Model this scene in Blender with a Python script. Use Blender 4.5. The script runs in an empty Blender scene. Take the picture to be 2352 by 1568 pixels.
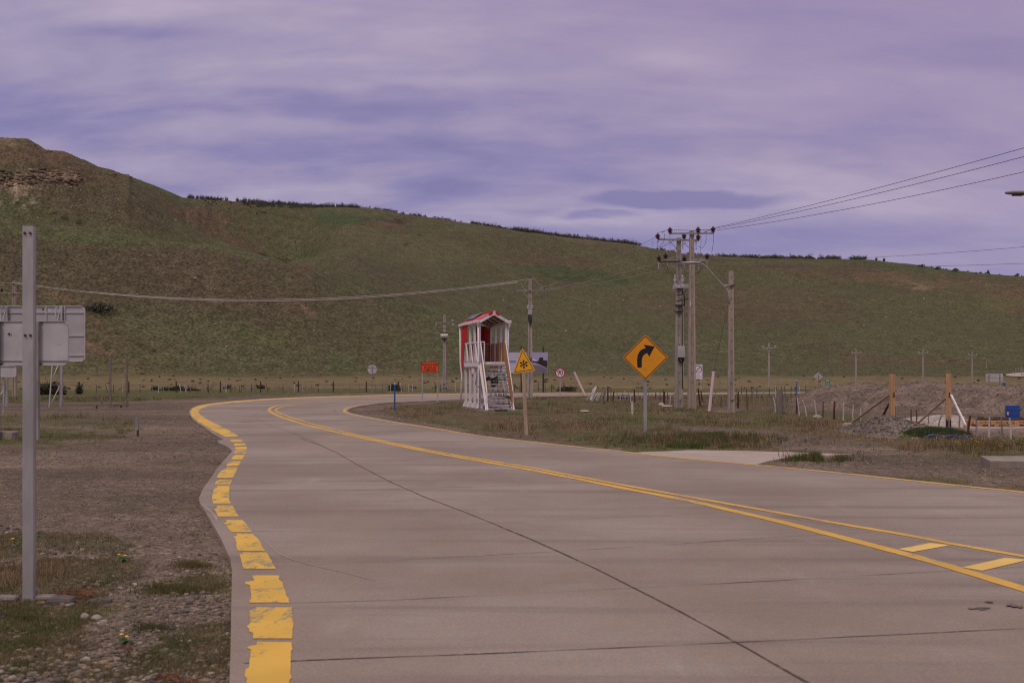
import bpy, math, random
import numpy as np
from mathutils import Vector, Matrix
R = math.radians
random.seed(7)
scene = bpy.context.scene
C = scene.collection

# ------------------------------------------------------------------ camera
EYE = 1.8
FPX, CX, HOR = 2600.0, 1176.0, 855.0          # pixel scale of the site survey (2352 px wide picture)
cam_d = bpy.data.cameras.new('camera')
cam_d.sensor_width = 36.0
cam_d.lens = FPX / 2352 * 36
cam_d.shift_y = (HOR - 784) / 2352
cam_d.clip_start = 0.1
cam_d.clip_end = 8000
cam_d.dof.use_dof = True
cam_d.dof.focus_distance = 55
cam_d.dof.aperture_fstop = 4.0
cam = bpy.data.objects.new('camera', cam_d)
cam.location = (0, 0, EYE)
cam.rotation_euler = (R(90), 0, 0)
C.objects.link(cam)
scene.camera = cam

# ------------------------------------------------------------------ world, sun, exposure
SUN_EL, SUN_AZ = 52.0, 205.0                  # azimuth clockwise from +Y
scene.view_settings.view_transform = 'Standard'
scene.view_settings.look = 'None'
scene.view_settings.exposure = 0.0
scene.view_settings.gamma = 1.0
try: scene.cycles.filter_width = 1.15
except Exception: pass
w = bpy.data.worlds.new('World')
scene.world = w
w.use_nodes = True
nt = w.node_tree
nt.nodes.clear()
def N(t, **k):
    n = nt.nodes.new(t)
    for a, v in k.items():
        setattr(n, a, v)
    return n
def L(a, b):
    nt.links.new(a, b)
def M(op, a, b=None, c=None):
    n = nt.nodes.new('ShaderNodeMath'); n.operation = op
    for i, x in enumerate((a, b, c)):
        if x is None: continue
        if isinstance(x, (int, float)): n.inputs[i].default_value = x
        else: nt.links.new(x, n.inputs[i])
    return n.outputs[0]
def MIXC(f, a, b):
    n = nt.nodes.new('ShaderNodeMix'); n.data_type = 'RGBA'
    for i, x in ((0, f), (6, a), (7, b)):
        if isinstance(x, (int, float)): n.inputs[i].default_value = x
        elif isinstance(x, tuple): n.inputs[i].default_value = (*x, 1) if len(x) == 3 else x
        else: nt.links.new(x, n.inputs[i])
    return n.outputs[2]
def SM(x, a, b):                              # smoothstep
    n = nt.nodes.new('ShaderNodeMapRange'); n.interpolation_type = 'SMOOTHSTEP'
    nt.links.new(x, n.inputs[0]); n.inputs[1].default_value = a; n.inputs[2].default_value = b
    return n.outputs[0]
out = N('ShaderNodeOutputWorld'); bg = N('ShaderNodeBackground')
bg.inputs[1].default_value = 0.1
L(bg.outputs[0], out.inputs[0])
sky = N('ShaderNodeTexSky'); sky.sky_type = 'NISHITA'; sky.sun_disc = False
sky.sun_elevation = R(SUN_EL); sky.sun_rotation = R(SUN_AZ)
tc = N('ShaderNodeTexCoord'); sep = N('ShaderNodeSeparateXYZ'); L(tc.outputs['Generated'], sep.inputs[0])
dx, dy, dz = sep.outputs
zz = M('ADD', M('MAXIMUM', dz, 0.0), 0.28)
px, py = M('DIVIDE', dx, zz), M('DIVIDE', dy, zz)
def noise(x, y, sx, sy, det, rough=0.5, off=0.0, dist=0.0):
    cb = N('ShaderNodeCombineXYZ')
    L(M('MULTIPLY', x, sx), cb.inputs[0]); L(M('MULTIPLY', y, sy), cb.inputs[1]); cb.inputs[2].default_value = off
    n = N('ShaderNodeTexNoise'); n.inputs['Scale'].default_value = 1.0
    n.inputs['Detail'].default_value = det; n.inputs['Roughness'].default_value = rough
    n.inputs['Distortion'].default_value = dist
    L(cb.outputs[0], n.inputs[0]); return n.outputs[0]
n0 = noise(px, py, 1.1, 2.0, 2.0, 0.5, 6.3, 0.3)
n1 = noise(px, py, 2.7, 7.0, 4.0, 0.52, 1.3, 0.3)
n2 = noise(px, py, 10.0, 15.0, 5.0, 0.62, 4.1, 0.2)
v = M('ADD', M('ADD', M('MULTIPLY', n1, 0.58), M('MULTIPLY', n2, 0.14)), M('MULTIPLY', n0, 0.28))
# named cloud features, by direction
ysafe = M('MAXIMUM', dy, 0.05)
a = M('DIVIDE', dx, ysafe); b = M('DIVIDE', dz, ysafe)
wob = M('SUBTRACT', noise(a, b, 9.0, 26.0, 3.0, 0.55, 2.2), 0.5)
wob2 = M('SUBTRACT', noise(a, b, 14.0, 40.0, 3.0, 0.55, 7.7), 0.5)
def blob(u, vv, ru, rv, soft=0.6, wamp=1.6):
    aa = M('DIVIDE', M('SUBTRACT', M('ADD', a, M('MULTIPLY', wob, 0.05 * wamp)), (u - CX) / FPX), ru / FPX)
    bb = M('DIVIDE', M('SUBTRACT', M('ADD', b, M('MULTIPLY', wob2, 0.012 * wamp)), (HOR - vv) / FPX), rv / FPX)
    d = M('SQRT', M('ADD', M('MULTIPLY', aa, aa), M('MULTIPLY', bb, bb)))
    n = nt.nodes.new('ShaderNodeMapRange'); n.interpolation_type = 'SMOOTHSTEP'
    L(d, n.inputs[0]); n.inputs[1].default_value = 1.0 + soft; n.inputs[2].default_value = 1.0 - soft
    return M('MULTIPLY', n.outputs[0], SM(dy, 0.05, 0.2))
light = None; dark = None
for (u, vv, ru, rv, s, sf) in ((1950, 430, 330, 45, .55, .8), (2250, 470, 260, 26, .5, .8), (760, 62, 240, 28, .45, .9),
        (1560, 140, 150, 22, .4, .9), (250, 20, 420, 40, .35, .95), (180, 150, 300, 60, .3, .95), (1300, 500, 220, 16, .55, .8),
        (1750, 205, 160, 22, .35, .9), (1080, 285, 160, 16, .35, .9), (1450, 90, 420, 40, .3, .95), (820, 190, 260, 16, .3, .9), (2300, 330, 220, 60, .15, .95)):
    q = M('MULTIPLY', blob(u, vv, ru, rv, sf), s)
    light = q if light is None else M('ADD', light, q)
for (u, vv, ru, rv, s, sf) in ((1600, 460, 215, 19, 1.6, .48), (1380, 497, 100, 10, 1.0, .45), (1020, 428, 150, 20, .55, .7), (1300, 560, 420, 30, .35, .9),
        (1150, 330, 500, 60, .25, .95), (1990, 390, 110, 14, .45, .8), (2000, 560, 400, 34, .35, .9), (300, 70, 160, 18, .3, .8), (900, 230, 420, 30, .22, .9), (1210, 487, 60, 9, .45, .6)):
    q = M('MULTIPLY', blob(u, vv, ru, rv, sf), s)
    dark = q if dark is None else M('ADD', dark, q)
v = M('ADD', v, M('MULTIPLY', light, 0.24))
v = M('SUBTRACT', v, M('MULTIPLY', dark, 0.22))
cr = N('ShaderNodeValToRGB'); L(v, cr.inputs[0])
el = cr.color_ramp.elements
el[0].position = 0.33; el[0].color = (0.205, 0.184, 0.375, 1)
el[1].position = 0.73; el[1].color = (0.520, 0.430, 0.545, 1)
e = el.new(0.43); e.color = (0.262, 0.228, 0.425, 1)
e = el.new(0.50); e.color = (0.330, 0.275, 0.443, 1)
e = el.new(0.59); e.color = (0.395, 0.335, 0.480, 1)
# rosier towards the upper right of the view, bluer towards the horizon
rose = M('MULTIPLY', SM(M('ADD', M('MULTIPLY', a, 0.55), b), 0.02, 0.50), 0.55)
c1 = MIXC(rose, cr.outputs[0], (0.365, 0.270, 0.430))
blue = M('MULTIPLY', M('SUBTRACT', 1.0, SM(b, 0.06, 0.20)), 0.28)
c2 = MIXC(blue, c1, (0.235, 0.228, 0.480))
# overcast: brighter and greyer overhead than at the horizon
zen = SM(dz, 0.38, 0.9)
c3 = MIXC(zen, c2, (0.80, 0.68, 0.60))
tenx = N('ShaderNodeVectorMath', operation='SCALE'); L(c3, tenx.inputs[0]); tenx.inputs[3].default_value = 10.0
L(MIXC(0.93, sky.outputs[0], tenx.outputs[0]), bg.inputs[0])

sun_d = bpy.data.lights.new('sun', 'SUN')
sun_d.energy = 1.0
sun_d.angle = R(12)
sun_d.color = (1.0, 0.90, 0.77)
sun = bpy.data.objects.new('sun', sun_d)
sd = Vector((math.sin(R(SUN_AZ)) * math.cos(R(SUN_EL)), math.cos(R(SUN_AZ)) * math.cos(R(SUN_EL)), math.sin(R(SUN_EL))))
sun.rotation_euler = sd.to_track_quat('Z', 'Y').to_euler()
sun.location = (0, 0, 60)
C.objects.link(sun)

# ------------------------------------------------------------------ materials
def mk(name):
    m = bpy.data.materials.new(name); m.use_nodes = True
    t = m.node_tree; return m, t, t.nodes['Principled BSDF']
def tl(t, a, b): t.links.new(a, b)
def tmix(t, f, a, b, mode='MIX'):
    n = t.nodes.new('ShaderNodeMix'); n.data_type = 'RGBA'; n.blend_type = mode
    for i, x in ((0, f), (6, a), (7, b)):
        if isinstance(x, (int, float)): n.inputs[i].default_value = x
        elif isinstance(x, tuple): n.inputs[i].default_value = (*x[:3], 1)
        else: t.links.new(x, n.inputs[i])
    return n.outputs[2]
def tmath(t, op, a, b=0.0):
    n = t.nodes.new('ShaderNodeMath'); n.operation = op
    for i, x in enumerate((a, b)):
        if isinstance(x, (int, float)): n.inputs[i].default_value = x
        else: t.links.new(x, n.inputs[i])
    return n.outputs[0]
def tmr(t, x, a, b, c=0.0, d=1.0, smooth=True):
    n = t.nodes.new('ShaderNodeMapRange')
    if smooth: n.interpolation_type = 'SMOOTHSTEP'
    t.links.new(x, n.inputs[0])
    for i, q in ((1, a), (2, b), (3, c), (4, d)): n.inputs[i].default_value = q
    return n.outputs[0]
def tnoise(t, scale, det=3.0, rough=0.5, stretch=(1, 1, 1), coord='Object', dist=0.0):
    tc = t.nodes.new('ShaderNodeTexCoord'); mp = t.nodes.new('ShaderNodeMapping')
    t.links.new(tc.outputs[coord], mp.inputs[0]); mp.inputs['Scale'].default_value = stretch
    n = t.nodes.new('ShaderNodeTexNoise')
    n.inputs['Scale'].default_value = scale; n.inputs['Detail'].default_value = det
    n.inputs['Roughness'].default_value = rough; n.inputs['Distortion'].default_value = dist
    t.links.new(mp.outputs[0], n.inputs[0]); return n.outputs[0]
def tbump(t, p, h, strength, dist):
    bm = t.nodes.new('ShaderNodeBump'); bm.inputs['Strength'].default_value = strength
    bm.inputs['Distance'].default_value = dist
    t.links.new(h, bm.inputs['Height']); t.links.new(bm.outputs[0], p.inputs['Normal'])
MAT = {}
def simple(key, col, dark=None, rough=0.7, scale=4.0, stretch=(1, 1, 1), lo=0.35, hi=0.7, metal=0.0, bump=0.0, spec=0.4, bscale=None):
    """weathered surface: two tones mixed by noise"""
    m, t, p = mk(key)
    if dark is None: dark = tuple(c * 0.72 for c in col)
    n = tnoise(t, scale, 5.0, 0.62, stretch)
    f = tmr(t, n, lo, hi)
    tl(t, tmix(t, f, tuple(dark), tuple(col)), p.inputs['Base Color'])
    p.inputs['Roughness'].default_value = rough; p.inputs['Metallic'].default_value = metal
    p.inputs['Specular IOR Level'].default_value = spec
    if bump: tbump(t, p, tnoise(t, bscale or scale * 3, 3.0, 0.6, stretch), bump, 0.01)
    MAT[key] = m; return m
simple('galvanised', (.52, .50, .48), (.32, .305, .29), .5, 3.0, (1, 1, .35), .3, .7, .35)
simple('galvanised_dull', (.37, .35, .33), (.23, .215, .20), .6, 2.2, (1, 1, .5), .35, .7, .2)
simple('sign_back', (.60, .57, .56), (.44, .415, .41), .55, 1.1, (1, 1, 1), .3, .75, .25)
simple('sign_back_far', (.50, .475, .47), (.41, .39, .385), .55, 1.1, (1, 1, 1), .3, .75, .25)
simple('rust', (.16, .055, .03), (.07, .03, .02), .9, 20)
simple('dark_steel', (.05, .045, .045), (.03, .028, .028), .6, 6)
simple('black_rubber', (.018, .017, .018), (.012, .011, .012), .7, 8)
simple('concrete_pole', (.45, .385, .34), (.31, .26, .23), .9, 2.2, (3, 3, .5), .3, .7, 0, .3)
simple('concrete_pole_pale', (.44, .35, .29), (.31, .25, .21), .9, 2.2, (3, 3, .5), .3, .7, 0, .3)
simple('concrete_slab', (.50, .42, .37), (.38, .31, .27), .9, 1.4, (.6, 2.5, 1), .3, .75, 0, .3, .3, 20)
simple('concrete_old', (.34, .28, .24), (.22, .18, .155), .95, 3, (1, 1, 1), .3, .7, 0, .4)
simple('white_paint', (.78, .72, .74), (.52, .46, .45), .55, 2.6, (1.5, 1.5, .4), .22, .5)
simple('white_paint_worn', (.66, .58, .54), (.28, .22, .18), .7, 6, (1, 3, 3), .3, .6)
simple('red_paint', (.60, .028, .020), (.45, .018, .015), .5, 1.6, (1, 1, .5), .3, .7)
simple('red_roof', (.66, .085, .085), (.52, .05, .05), .4, 1.4, (1, 1, 1), .3, .7)
simple('solar_panel', (.10, .10, .13), (.07, .07, .09), .2, 4)
simple('wood_cladding', (.52, .285, .13), (.30, .15, .065), .75, 3.2, (5, 5, .5), .3, .7, 0, .3)
simple('wood_timber', (.56, .335, .175), (.40, .22, .11), .7, 2.5, (5, 5, .4), .3, .7, 0, .2)
simple('wood_pale', (.50, .365, .27), (.33, .23, .165), .8, 2.5, (5, 5, .4), .3, .7, 0, .2)
simple('wood_beam', (.44, .315, .21), (.28, .20, .135), .85, 3, (5, 5, .4), .3, .7, 0, .2)
simple('wood_grey', (.26, .215, .19), (.13, .105, .095), .9, 4, (5, 5, .5), .3, .7, 0, .3)
simple('wood_dark', (.085, .055, .045), (.045, .03, .026), .9, 4, (5, 5, .5), .3, .7)
simple('wood_brown', (.12, .085, .065), (.06, .045, .036), .9, 4, (5, 5, .5), .3, .7)
simple('fence_pale', (.33, .28, .25), (.19, .155, .14), .9, 5, (5, 5, .5), .3, .7)
simple('fence_white', (.62, .56, .54), (.40, .35, .33), .9, 5, (5, 5, .5), .3, .7)
simple('fence_red', (.11, .035, .025), (.06, .022, .018), .85, 6, (5, 5, .5), .3, .7)
simple('insulator', (.085, .022, .018), (.05, .014, .012), .3, 6)
simple('porcelain', (.50, .48, .53), (.38, .36, .40), .35, 6)
simple('wire_pale', (.42, .37, .33), (.34, .30, .27), .6, 1)
simple('wire_dark', (.10, .085, .075), (.07, .06, .055), .6, 1)
simple('sign_amber', (.82, .345, .012), (.72, .28, .008), .45, 1.2, (1, 1, 1), .3, .7)
simple('sign_yellow', (.84, .46, .015), (.78, .38, .010), .45, 1.4)
simple('sign_orange', (.88, .105, .012), (.80, .085, .010), .45, 1.4)
simple('sign_ink', (.018, .012, .012), (.014, .010, .010), .5, 4)
simple('sign_maroon', (.16, .02, .012), (.12, .015, .010), .5, 4)
simple('sign_white', (.72, .66, .73), (.62, .56, .63), .5, 2)
simple('sign_red', (.50, .018, .022), (.40, .014, .016), .5, 3)
simple('sign_grey', (.30, .275, .28), (.25, .23, .235), .5, 3)
simple('sign_green', (.012, .26, .17), (.010, .20, .13), .5, 3)
simple('blue_paint', (.025, .12, .36), (.018, .08, .26), .5, 3)
simple('blue_plastic', (.020, .085, .36), (.015, .06, .28), .4, 1.5)
simple('pink_plastic', (.72, .53, .53), (.60, .42, .42), .5, 2)
simple('board_sky', (.40, .36, .54), (.32, .29, .46), .5, 1.2, (.4, 1, 2.2), .3, .7)
simple('board_lilac', (.54, .50, .66), (.48, .45, .60), .5, .8)
simple('board_road', (.20, .165, .22), (.17, .14, .19), .6, 1.0)
simple('board_dark', (.035, .028, .032), (.02, .017, .02), .6, 3)
simple('board_blue', (.02, .10, .46), (.02, .09, .40), .5, 3)
simple('rock_pale', (.48, .42, .36), (.30, .25, .21), .95, 2.5)
simple('rock_dark', (.17, .145, .135), (.09, .08, .075), .95, 3)
simple('pebble_slab', (.30, .25, .225), (.2, .165, .15), .95, 3, bump=.4)
simple('plastic_sheet', (.07, .055, .055), (.025, .02, .02), .35, 6)
simple('dry_straw', (.33, .17, .09), (.15, .075, .045), .95, 12)
simple('trunk', (.16, .14, .13), (.10, .085, .08), .95, 6)
simple('yellow_petals', (.78, .60, .03), (.74, .52, .02), .8, 20)
simple('lamp_body', (.27, .27, .29), (.20, .20, .215), .45, 3)

def attr_mat(key, rough=0.85, vary=0.25, scale=6.0, spec=0.2, bump=0.0, sss=False):
    """colour from the mesh attribute 'col', broken up by fine noise"""
    m, t, p = mk(key)
    at = t.nodes.new('ShaderNodeAttribute'); at.attribute_name = 'col'
    n = tnoise(t, scale, 4.0, 0.65)
    f = tmr(t, n, .25, .75, 1 - vary, 1 + vary)
    vm = t.nodes.new('ShaderNodeVectorMath'); vm.operation = 'SCALE'
    tl(t, at.outputs[0], vm.inputs[0]); tl(t, f, vm.inputs[3])
    tl(t, vm.outputs[0], p.inputs['Base Color'])
    p.inputs['Roughness'].default_value = rough; p.inputs['Specular IOR Level'].default_value = spec
    if bump: tbump(t, p, n, bump, 0.02)
    MAT[key] = m; return m
attr_mat('foliage', .9, .35, 3.0, .1)
attr_mat('grass_blades', .9, .2, 2.0, .1)
attr_mat('pebble', .9, .35, 30.0, .25)

# ------------------------------------------------------------------ mesh helpers
def tag(o, label=None, cat=None, group=None, kind=None):
    if label: o['label'] = label
    if cat: o['category'] = cat
    if group: o['group'] = group
    if kind: o['kind'] = kind
    return o
def empty(name, loc, rz=0.0, label=None, cat=None, group=None, tilt=None):
    o = bpy.data.objects.new(name, None); C.objects.link(o)
    o.location = loc; o.rotation_euler = (tilt[0], tilt[1], rz) if tilt else (0, 0, rz)
    o.empty_display_size = 0.3
    return tag(o, label, cat, group)
class MB:
    def __init__(s): s.v = []; s.f = []; s.m = []
    def add(s, vs, fs, mi=0):
        o = len(s.v); s.v += [tuple(x) for x in vs]
        s.f += [tuple(i + o for i in f) for f in fs]; s.m += [mi] * len(fs); return s
    def box(s, c, d, mi=0, rot=None, chamfer=0.0):
        hx, hy, hz = d[0] / 2, d[1] / 2, d[2] / 2
        vs = [Vector((x, y, z)) for x in (-hx, hx) for y in (-hy, hy) for z in (-hz, hz)]
        if rot is not None: vs = [rot @ q for q in vs]
        vs = [q + Vector(c) for q in vs]
        return s.add(vs, [(0, 1, 3, 2), (4, 6, 7, 5), (0, 4, 5, 1), (2, 3, 7, 6), (0, 2, 6, 4), (1, 5, 7, 3)], mi)
    def beam(s, p0, p1, w, t, w1=None, t1=None, up=None, mi=0):
        p0, p1 = Vector(p0), Vector(p1); d = (p1 - p0).normalized()
        u = Vector(up) if up else (Vector((0, 1, 0)) if abs(d.y) < .9 else Vector((0, 0, 1)))
        a = d.cross(u)
        a = a.normalized() if a.length > 1e-6 else Vector((1, 0, 0))
        b = a.cross(d).normalized()
        w1 = w if w1 is None else w1; t1 = t if t1 is None else t1
        vs = []
        for p, ww, tt in ((p0, w, t), (p1, w1, t1)):
            for sx, sy in ((-1, -1), (1, -1), (1, 1), (-1, 1)):
                vs.append(p + a * (sx * ww / 2) + b * (sy * tt / 2))
        return s.add(vs, [(3, 2, 1, 0), (4, 5, 6, 7), (0, 1, 5, 4), (1, 2, 6, 5), (2, 3, 7, 6), (3, 0, 4, 7)], mi)
    def tube(s, pts, r, n=8, mi=0, caps=True):
        pts = [Vector(p) for p in pts]
        rs = r if isinstance(r, (list, tuple)) else [r] * len(pts)
        vs = []; up = None
        for i, p in enumerate(pts):
            if i == 0: d = pts[1] - p
            elif i == len(pts) - 1: d = p - pts[-2]
            else: d = pts[i + 1] - pts[i - 1]
            d.normalize()
            if up is None:
                up = Vector((0, 0, 1)) if abs(d.z) < .9 else Vector((0, 1, 0))
            a = d.cross(up).normalized(); b = a.cross(d).normalized(); up = b
            for k in range(n):
                t = 2 * math.pi * k / n
                vs.append(p + (a * math.cos(t) + b * math.sin(t)) * rs[i])
        fs = []
        for i in range(len(pts) - 1):
            for k in range(n):
                k2 = (k + 1) % n
                fs.append((i * n + k, i * n + k2, (i + 1) * n + k2, (i + 1) * n + k))
        if caps:
            fs.append(tuple(range(n - 1, -1, -1))); fs.append(tuple((len(pts) - 1) * n + k for k in range(n)))
        return s.add(vs, fs, mi)
    def prism(s, outline, y0, y1, mi=0):
        """outline in x,z (counter-clockwise seen from -y); extruded from y0 (front) to y1"""
        n = len(outline)
        vs = [(x, y0, z) for x, z in outline] + [(x, y1, z) for x, z in outline]
        fs = [tuple(range(n)), tuple(range(2 * n - 1, n - 1, -1))]
        for i in range(n):
            j = (i + 1) % n
            fs.append((j, i, i + n, j + n))
        return s.add(vs, fs, mi)
    def rot(s, mat):
        s.v = [tuple(mat @ Vector(p)) for p in s.v]; return s
    def build(s, name, mat, parent=None, loc=None, smooth=False, bevel=0.0):
        me = bpy.data.meshes.new(name)
        me.from_pydata(s.v, [], s.f)
        mats = mat if isinstance(mat, (list, tuple)) else [mat]
        for q in mats: me.materials.append(MAT[q] if isinstance(q, str) else q)
        if len(mats) > 1: me.polygons.foreach_set('material_index', s.m)
        if smooth: me.polygons.foreach_set('use_smooth', [True] * len(me.polygons))
        me.update()
        o = bpy.data.objects.new(name, me); C.objects.link(o)
        if parent: o.parent = parent
        if loc: o.location = loc
        if bevel:
            b = o.modifiers.new('bevel', 'BEVEL'); b.width = bevel; b.segments = 2; b.limit_method = 'ANGLE'
        return o
def np_mesh(name, V, F, mat, col=None, parent=None, smooth=False):
    """V (n,3) F (m,k) all same size"""
    me = bpy.data.meshes.new(name); k = F.shape[1]
    me.vertices.add(len(V)); me.vertices.foreach_set('co', np.ascontiguousarray(V, dtype=np.float32).ravel())
    me.loops.add(F.size); me.loops.foreach_set('vertex_index', np.ascontiguousarray(F, dtype=np.int32).ravel())
    me.polygons.add(len(F)); me.polygons.foreach_set('loop_start', np.arange(0, F.size, k, dtype=np.int32))
    me.polygons.foreach_set('loop_total', np.full(len(F), k, dtype=np.int32))
    if smooth: me.polygons.foreach_set('use_smooth', np.ones(len(F), dtype=bool))
    for key, arr in (col or {}).items():
        at = me.color_attributes.new(key, 'FLOAT_COLOR', 'POINT')
        c4 = np.ones((len(V), 4), dtype=np.float32); c4[:, :arr.shape[1]] = arr
        at.data.foreach_set('color', c4.ravel())
    me.materials.append(MAT[mat] if isinstance(mat, str) else mat)
    me.update(calc_edges=True); me.validate()
    o = bpy.data.objects.new(name, me); C.objects.link(o)
    if parent: o.parent = parent
    return o
def circle(cx, cz, r, n=40):
    return [(cx + r * math.cos(2 * math.pi * i / n), cz + r * math.sin(2 * math.pi * i / n)) for i in range(n)]
def rounded(pts, r, n=4):
    out = []; m = len(pts)
    for i in range(m):
        p = Vector(pts[i]); a = Vector(pts[i - 1]); b = Vector(pts[(i + 1) % m])
        da = (a - p).normalized(); db = (b - p).normalized()
        p0 = p + da * r; p1 = p + db * r
        for k in range(n + 1):
            t = k / n; q = p0 * (1 - t) ** 2 + p * (2 * t * (1 - t)) + p1 * t * t
            out.append((q.x, q.y))
    return out
def rect(x0, z0, x1, z1): return [(x0, z0), (x1, z0), (x1, z1), (x0, z1)]
def text_part(body, size, mat, parent, x, y, z, name='lettering', xs=1.0, bold=0.0, spacing=1.0):
    cu = bpy.data.curves.new('t', 'FONT'); cu.body = body; cu.size = size
    cu.align_x = 'CENTER'; cu.align_y = 'CENTER'; cu.extrude = 0.002; cu.offset = bold; cu.space_character = spacing
    to = bpy.data.objects.new('t', cu); C.objects.link(to)
    dg = bpy.context.evaluated_depsgraph_get()
    me = bpy.data.meshes.new_from_object(to.evaluated_get(dg)); bpy.data.objects.remove(to)
    me.materials.clear(); me.materials.append(MAT[mat]); me.name = name
    me.transform(Matrix.Translation((x, y, z)) @ Matrix.Rotation(R(90), 4, 'X') @ Matrix.Diagonal((xs, 1, 1, 1)))
    o = bpy.data.objects.new(name, me); C.objects.link(o); o.parent = parent
    return o

# ------------------------------------------------------------------ noise in numpy
def _hash(ix, iy, seed):
    h = (ix.astype(np.int64) * 374761393 + iy.astype(np.int64) * 668265263 + seed * 974711) & 0x7fffffff
    h = ((h ^ (h >> 13)) * 1274126177) & 0x7fffffff
    return ((h ^ (h >> 16)) & 0xffff) / 65535.0
def vnoise(x, y, seed=0):
    x = np.asarray(x, float); y = np.asarray(y, float)
    ix, iy = np.floor(x), np.floor(y); fx, fy = x - ix, y - iy
    fx = fx * fx * (3 - 2 * fx); fy = fy * fy * (3 - 2 * fy)
    a = _hash(ix, iy, seed); b = _hash(ix + 1, iy, seed); c = _hash(ix, iy + 1, seed); d = _hash(ix + 1, iy + 1, seed)
    return (a * (1 - fx) + b * fx) * (1 - fy) + (c * (1 - fx) + d * fx) * fy
def fbm(x, y, seed=0, octs=4, gain=0.5):
    s = 0; am = 1; tot = 0
    for o in range(octs):
        s = s + am * vnoise(x * 2 ** o + 17.3 * o, y * 2 ** o - 9.1 * o, seed + o); tot += am; am *= gain
    return s / tot
def sstep(x, a, b):
    t = np.clip((x - a) / (b - a), 0, 1); return t * t * (3 - 2 * t)

# ------------------------------------------------------------------ terrain heights
CREST_C = [(-6000, 520), (-600, 410), (0, 430), (200, 400), (262, 396), (300, 409), (350, 427), (420, 455), (560, 465), (700, 476), (870, 486), (1000, 505), (1140, 525), (1300, 548), (1450, 566),
           (1560, 582), (1660, 594), (1750, 597), (1900, 597), (2000, 599), (2100, 610), (2200, 623), (2352, 637), (2700, 660), (6000, 720)]
CREST_B = [(-6000, 420), (-900, 330), (-300, 318), (0, 320), (62, 321), (86, 334), (104, 346), (146, 349), (190, 368), (232, 387), (262, 394), (268, 401), (296, 403), (300, 411),
           (330, 436), (360, 464), (391, 490), (414, 506), (449, 528), (519, 558), (560, 571), (600, 582), (664, 602), (740, 640), (900, 700), (1300, 800), (6000, 850)]
CREST_A = [(-6000, 600), (-900, 500), (-400, 490), (0, 512), (120, 520), (230, 531), (280, 540), (365, 554), (480, 563), (588, 583), (700, 612), (850, 655), (1000, 700),
           (1200, 760), (1500, 815), (1900, 838), (6000, 845)]
def itp(tab, u):
    return np.interp(u, [p[0] for p in tab], [p[1] for p in tab])
def uv_of(X, Y, Z):
    Ys = np.maximum(Y, 0.1)
    return CX + FPX * X / Ys, HOR - (Z - EYE) * FPX / Ys
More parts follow.
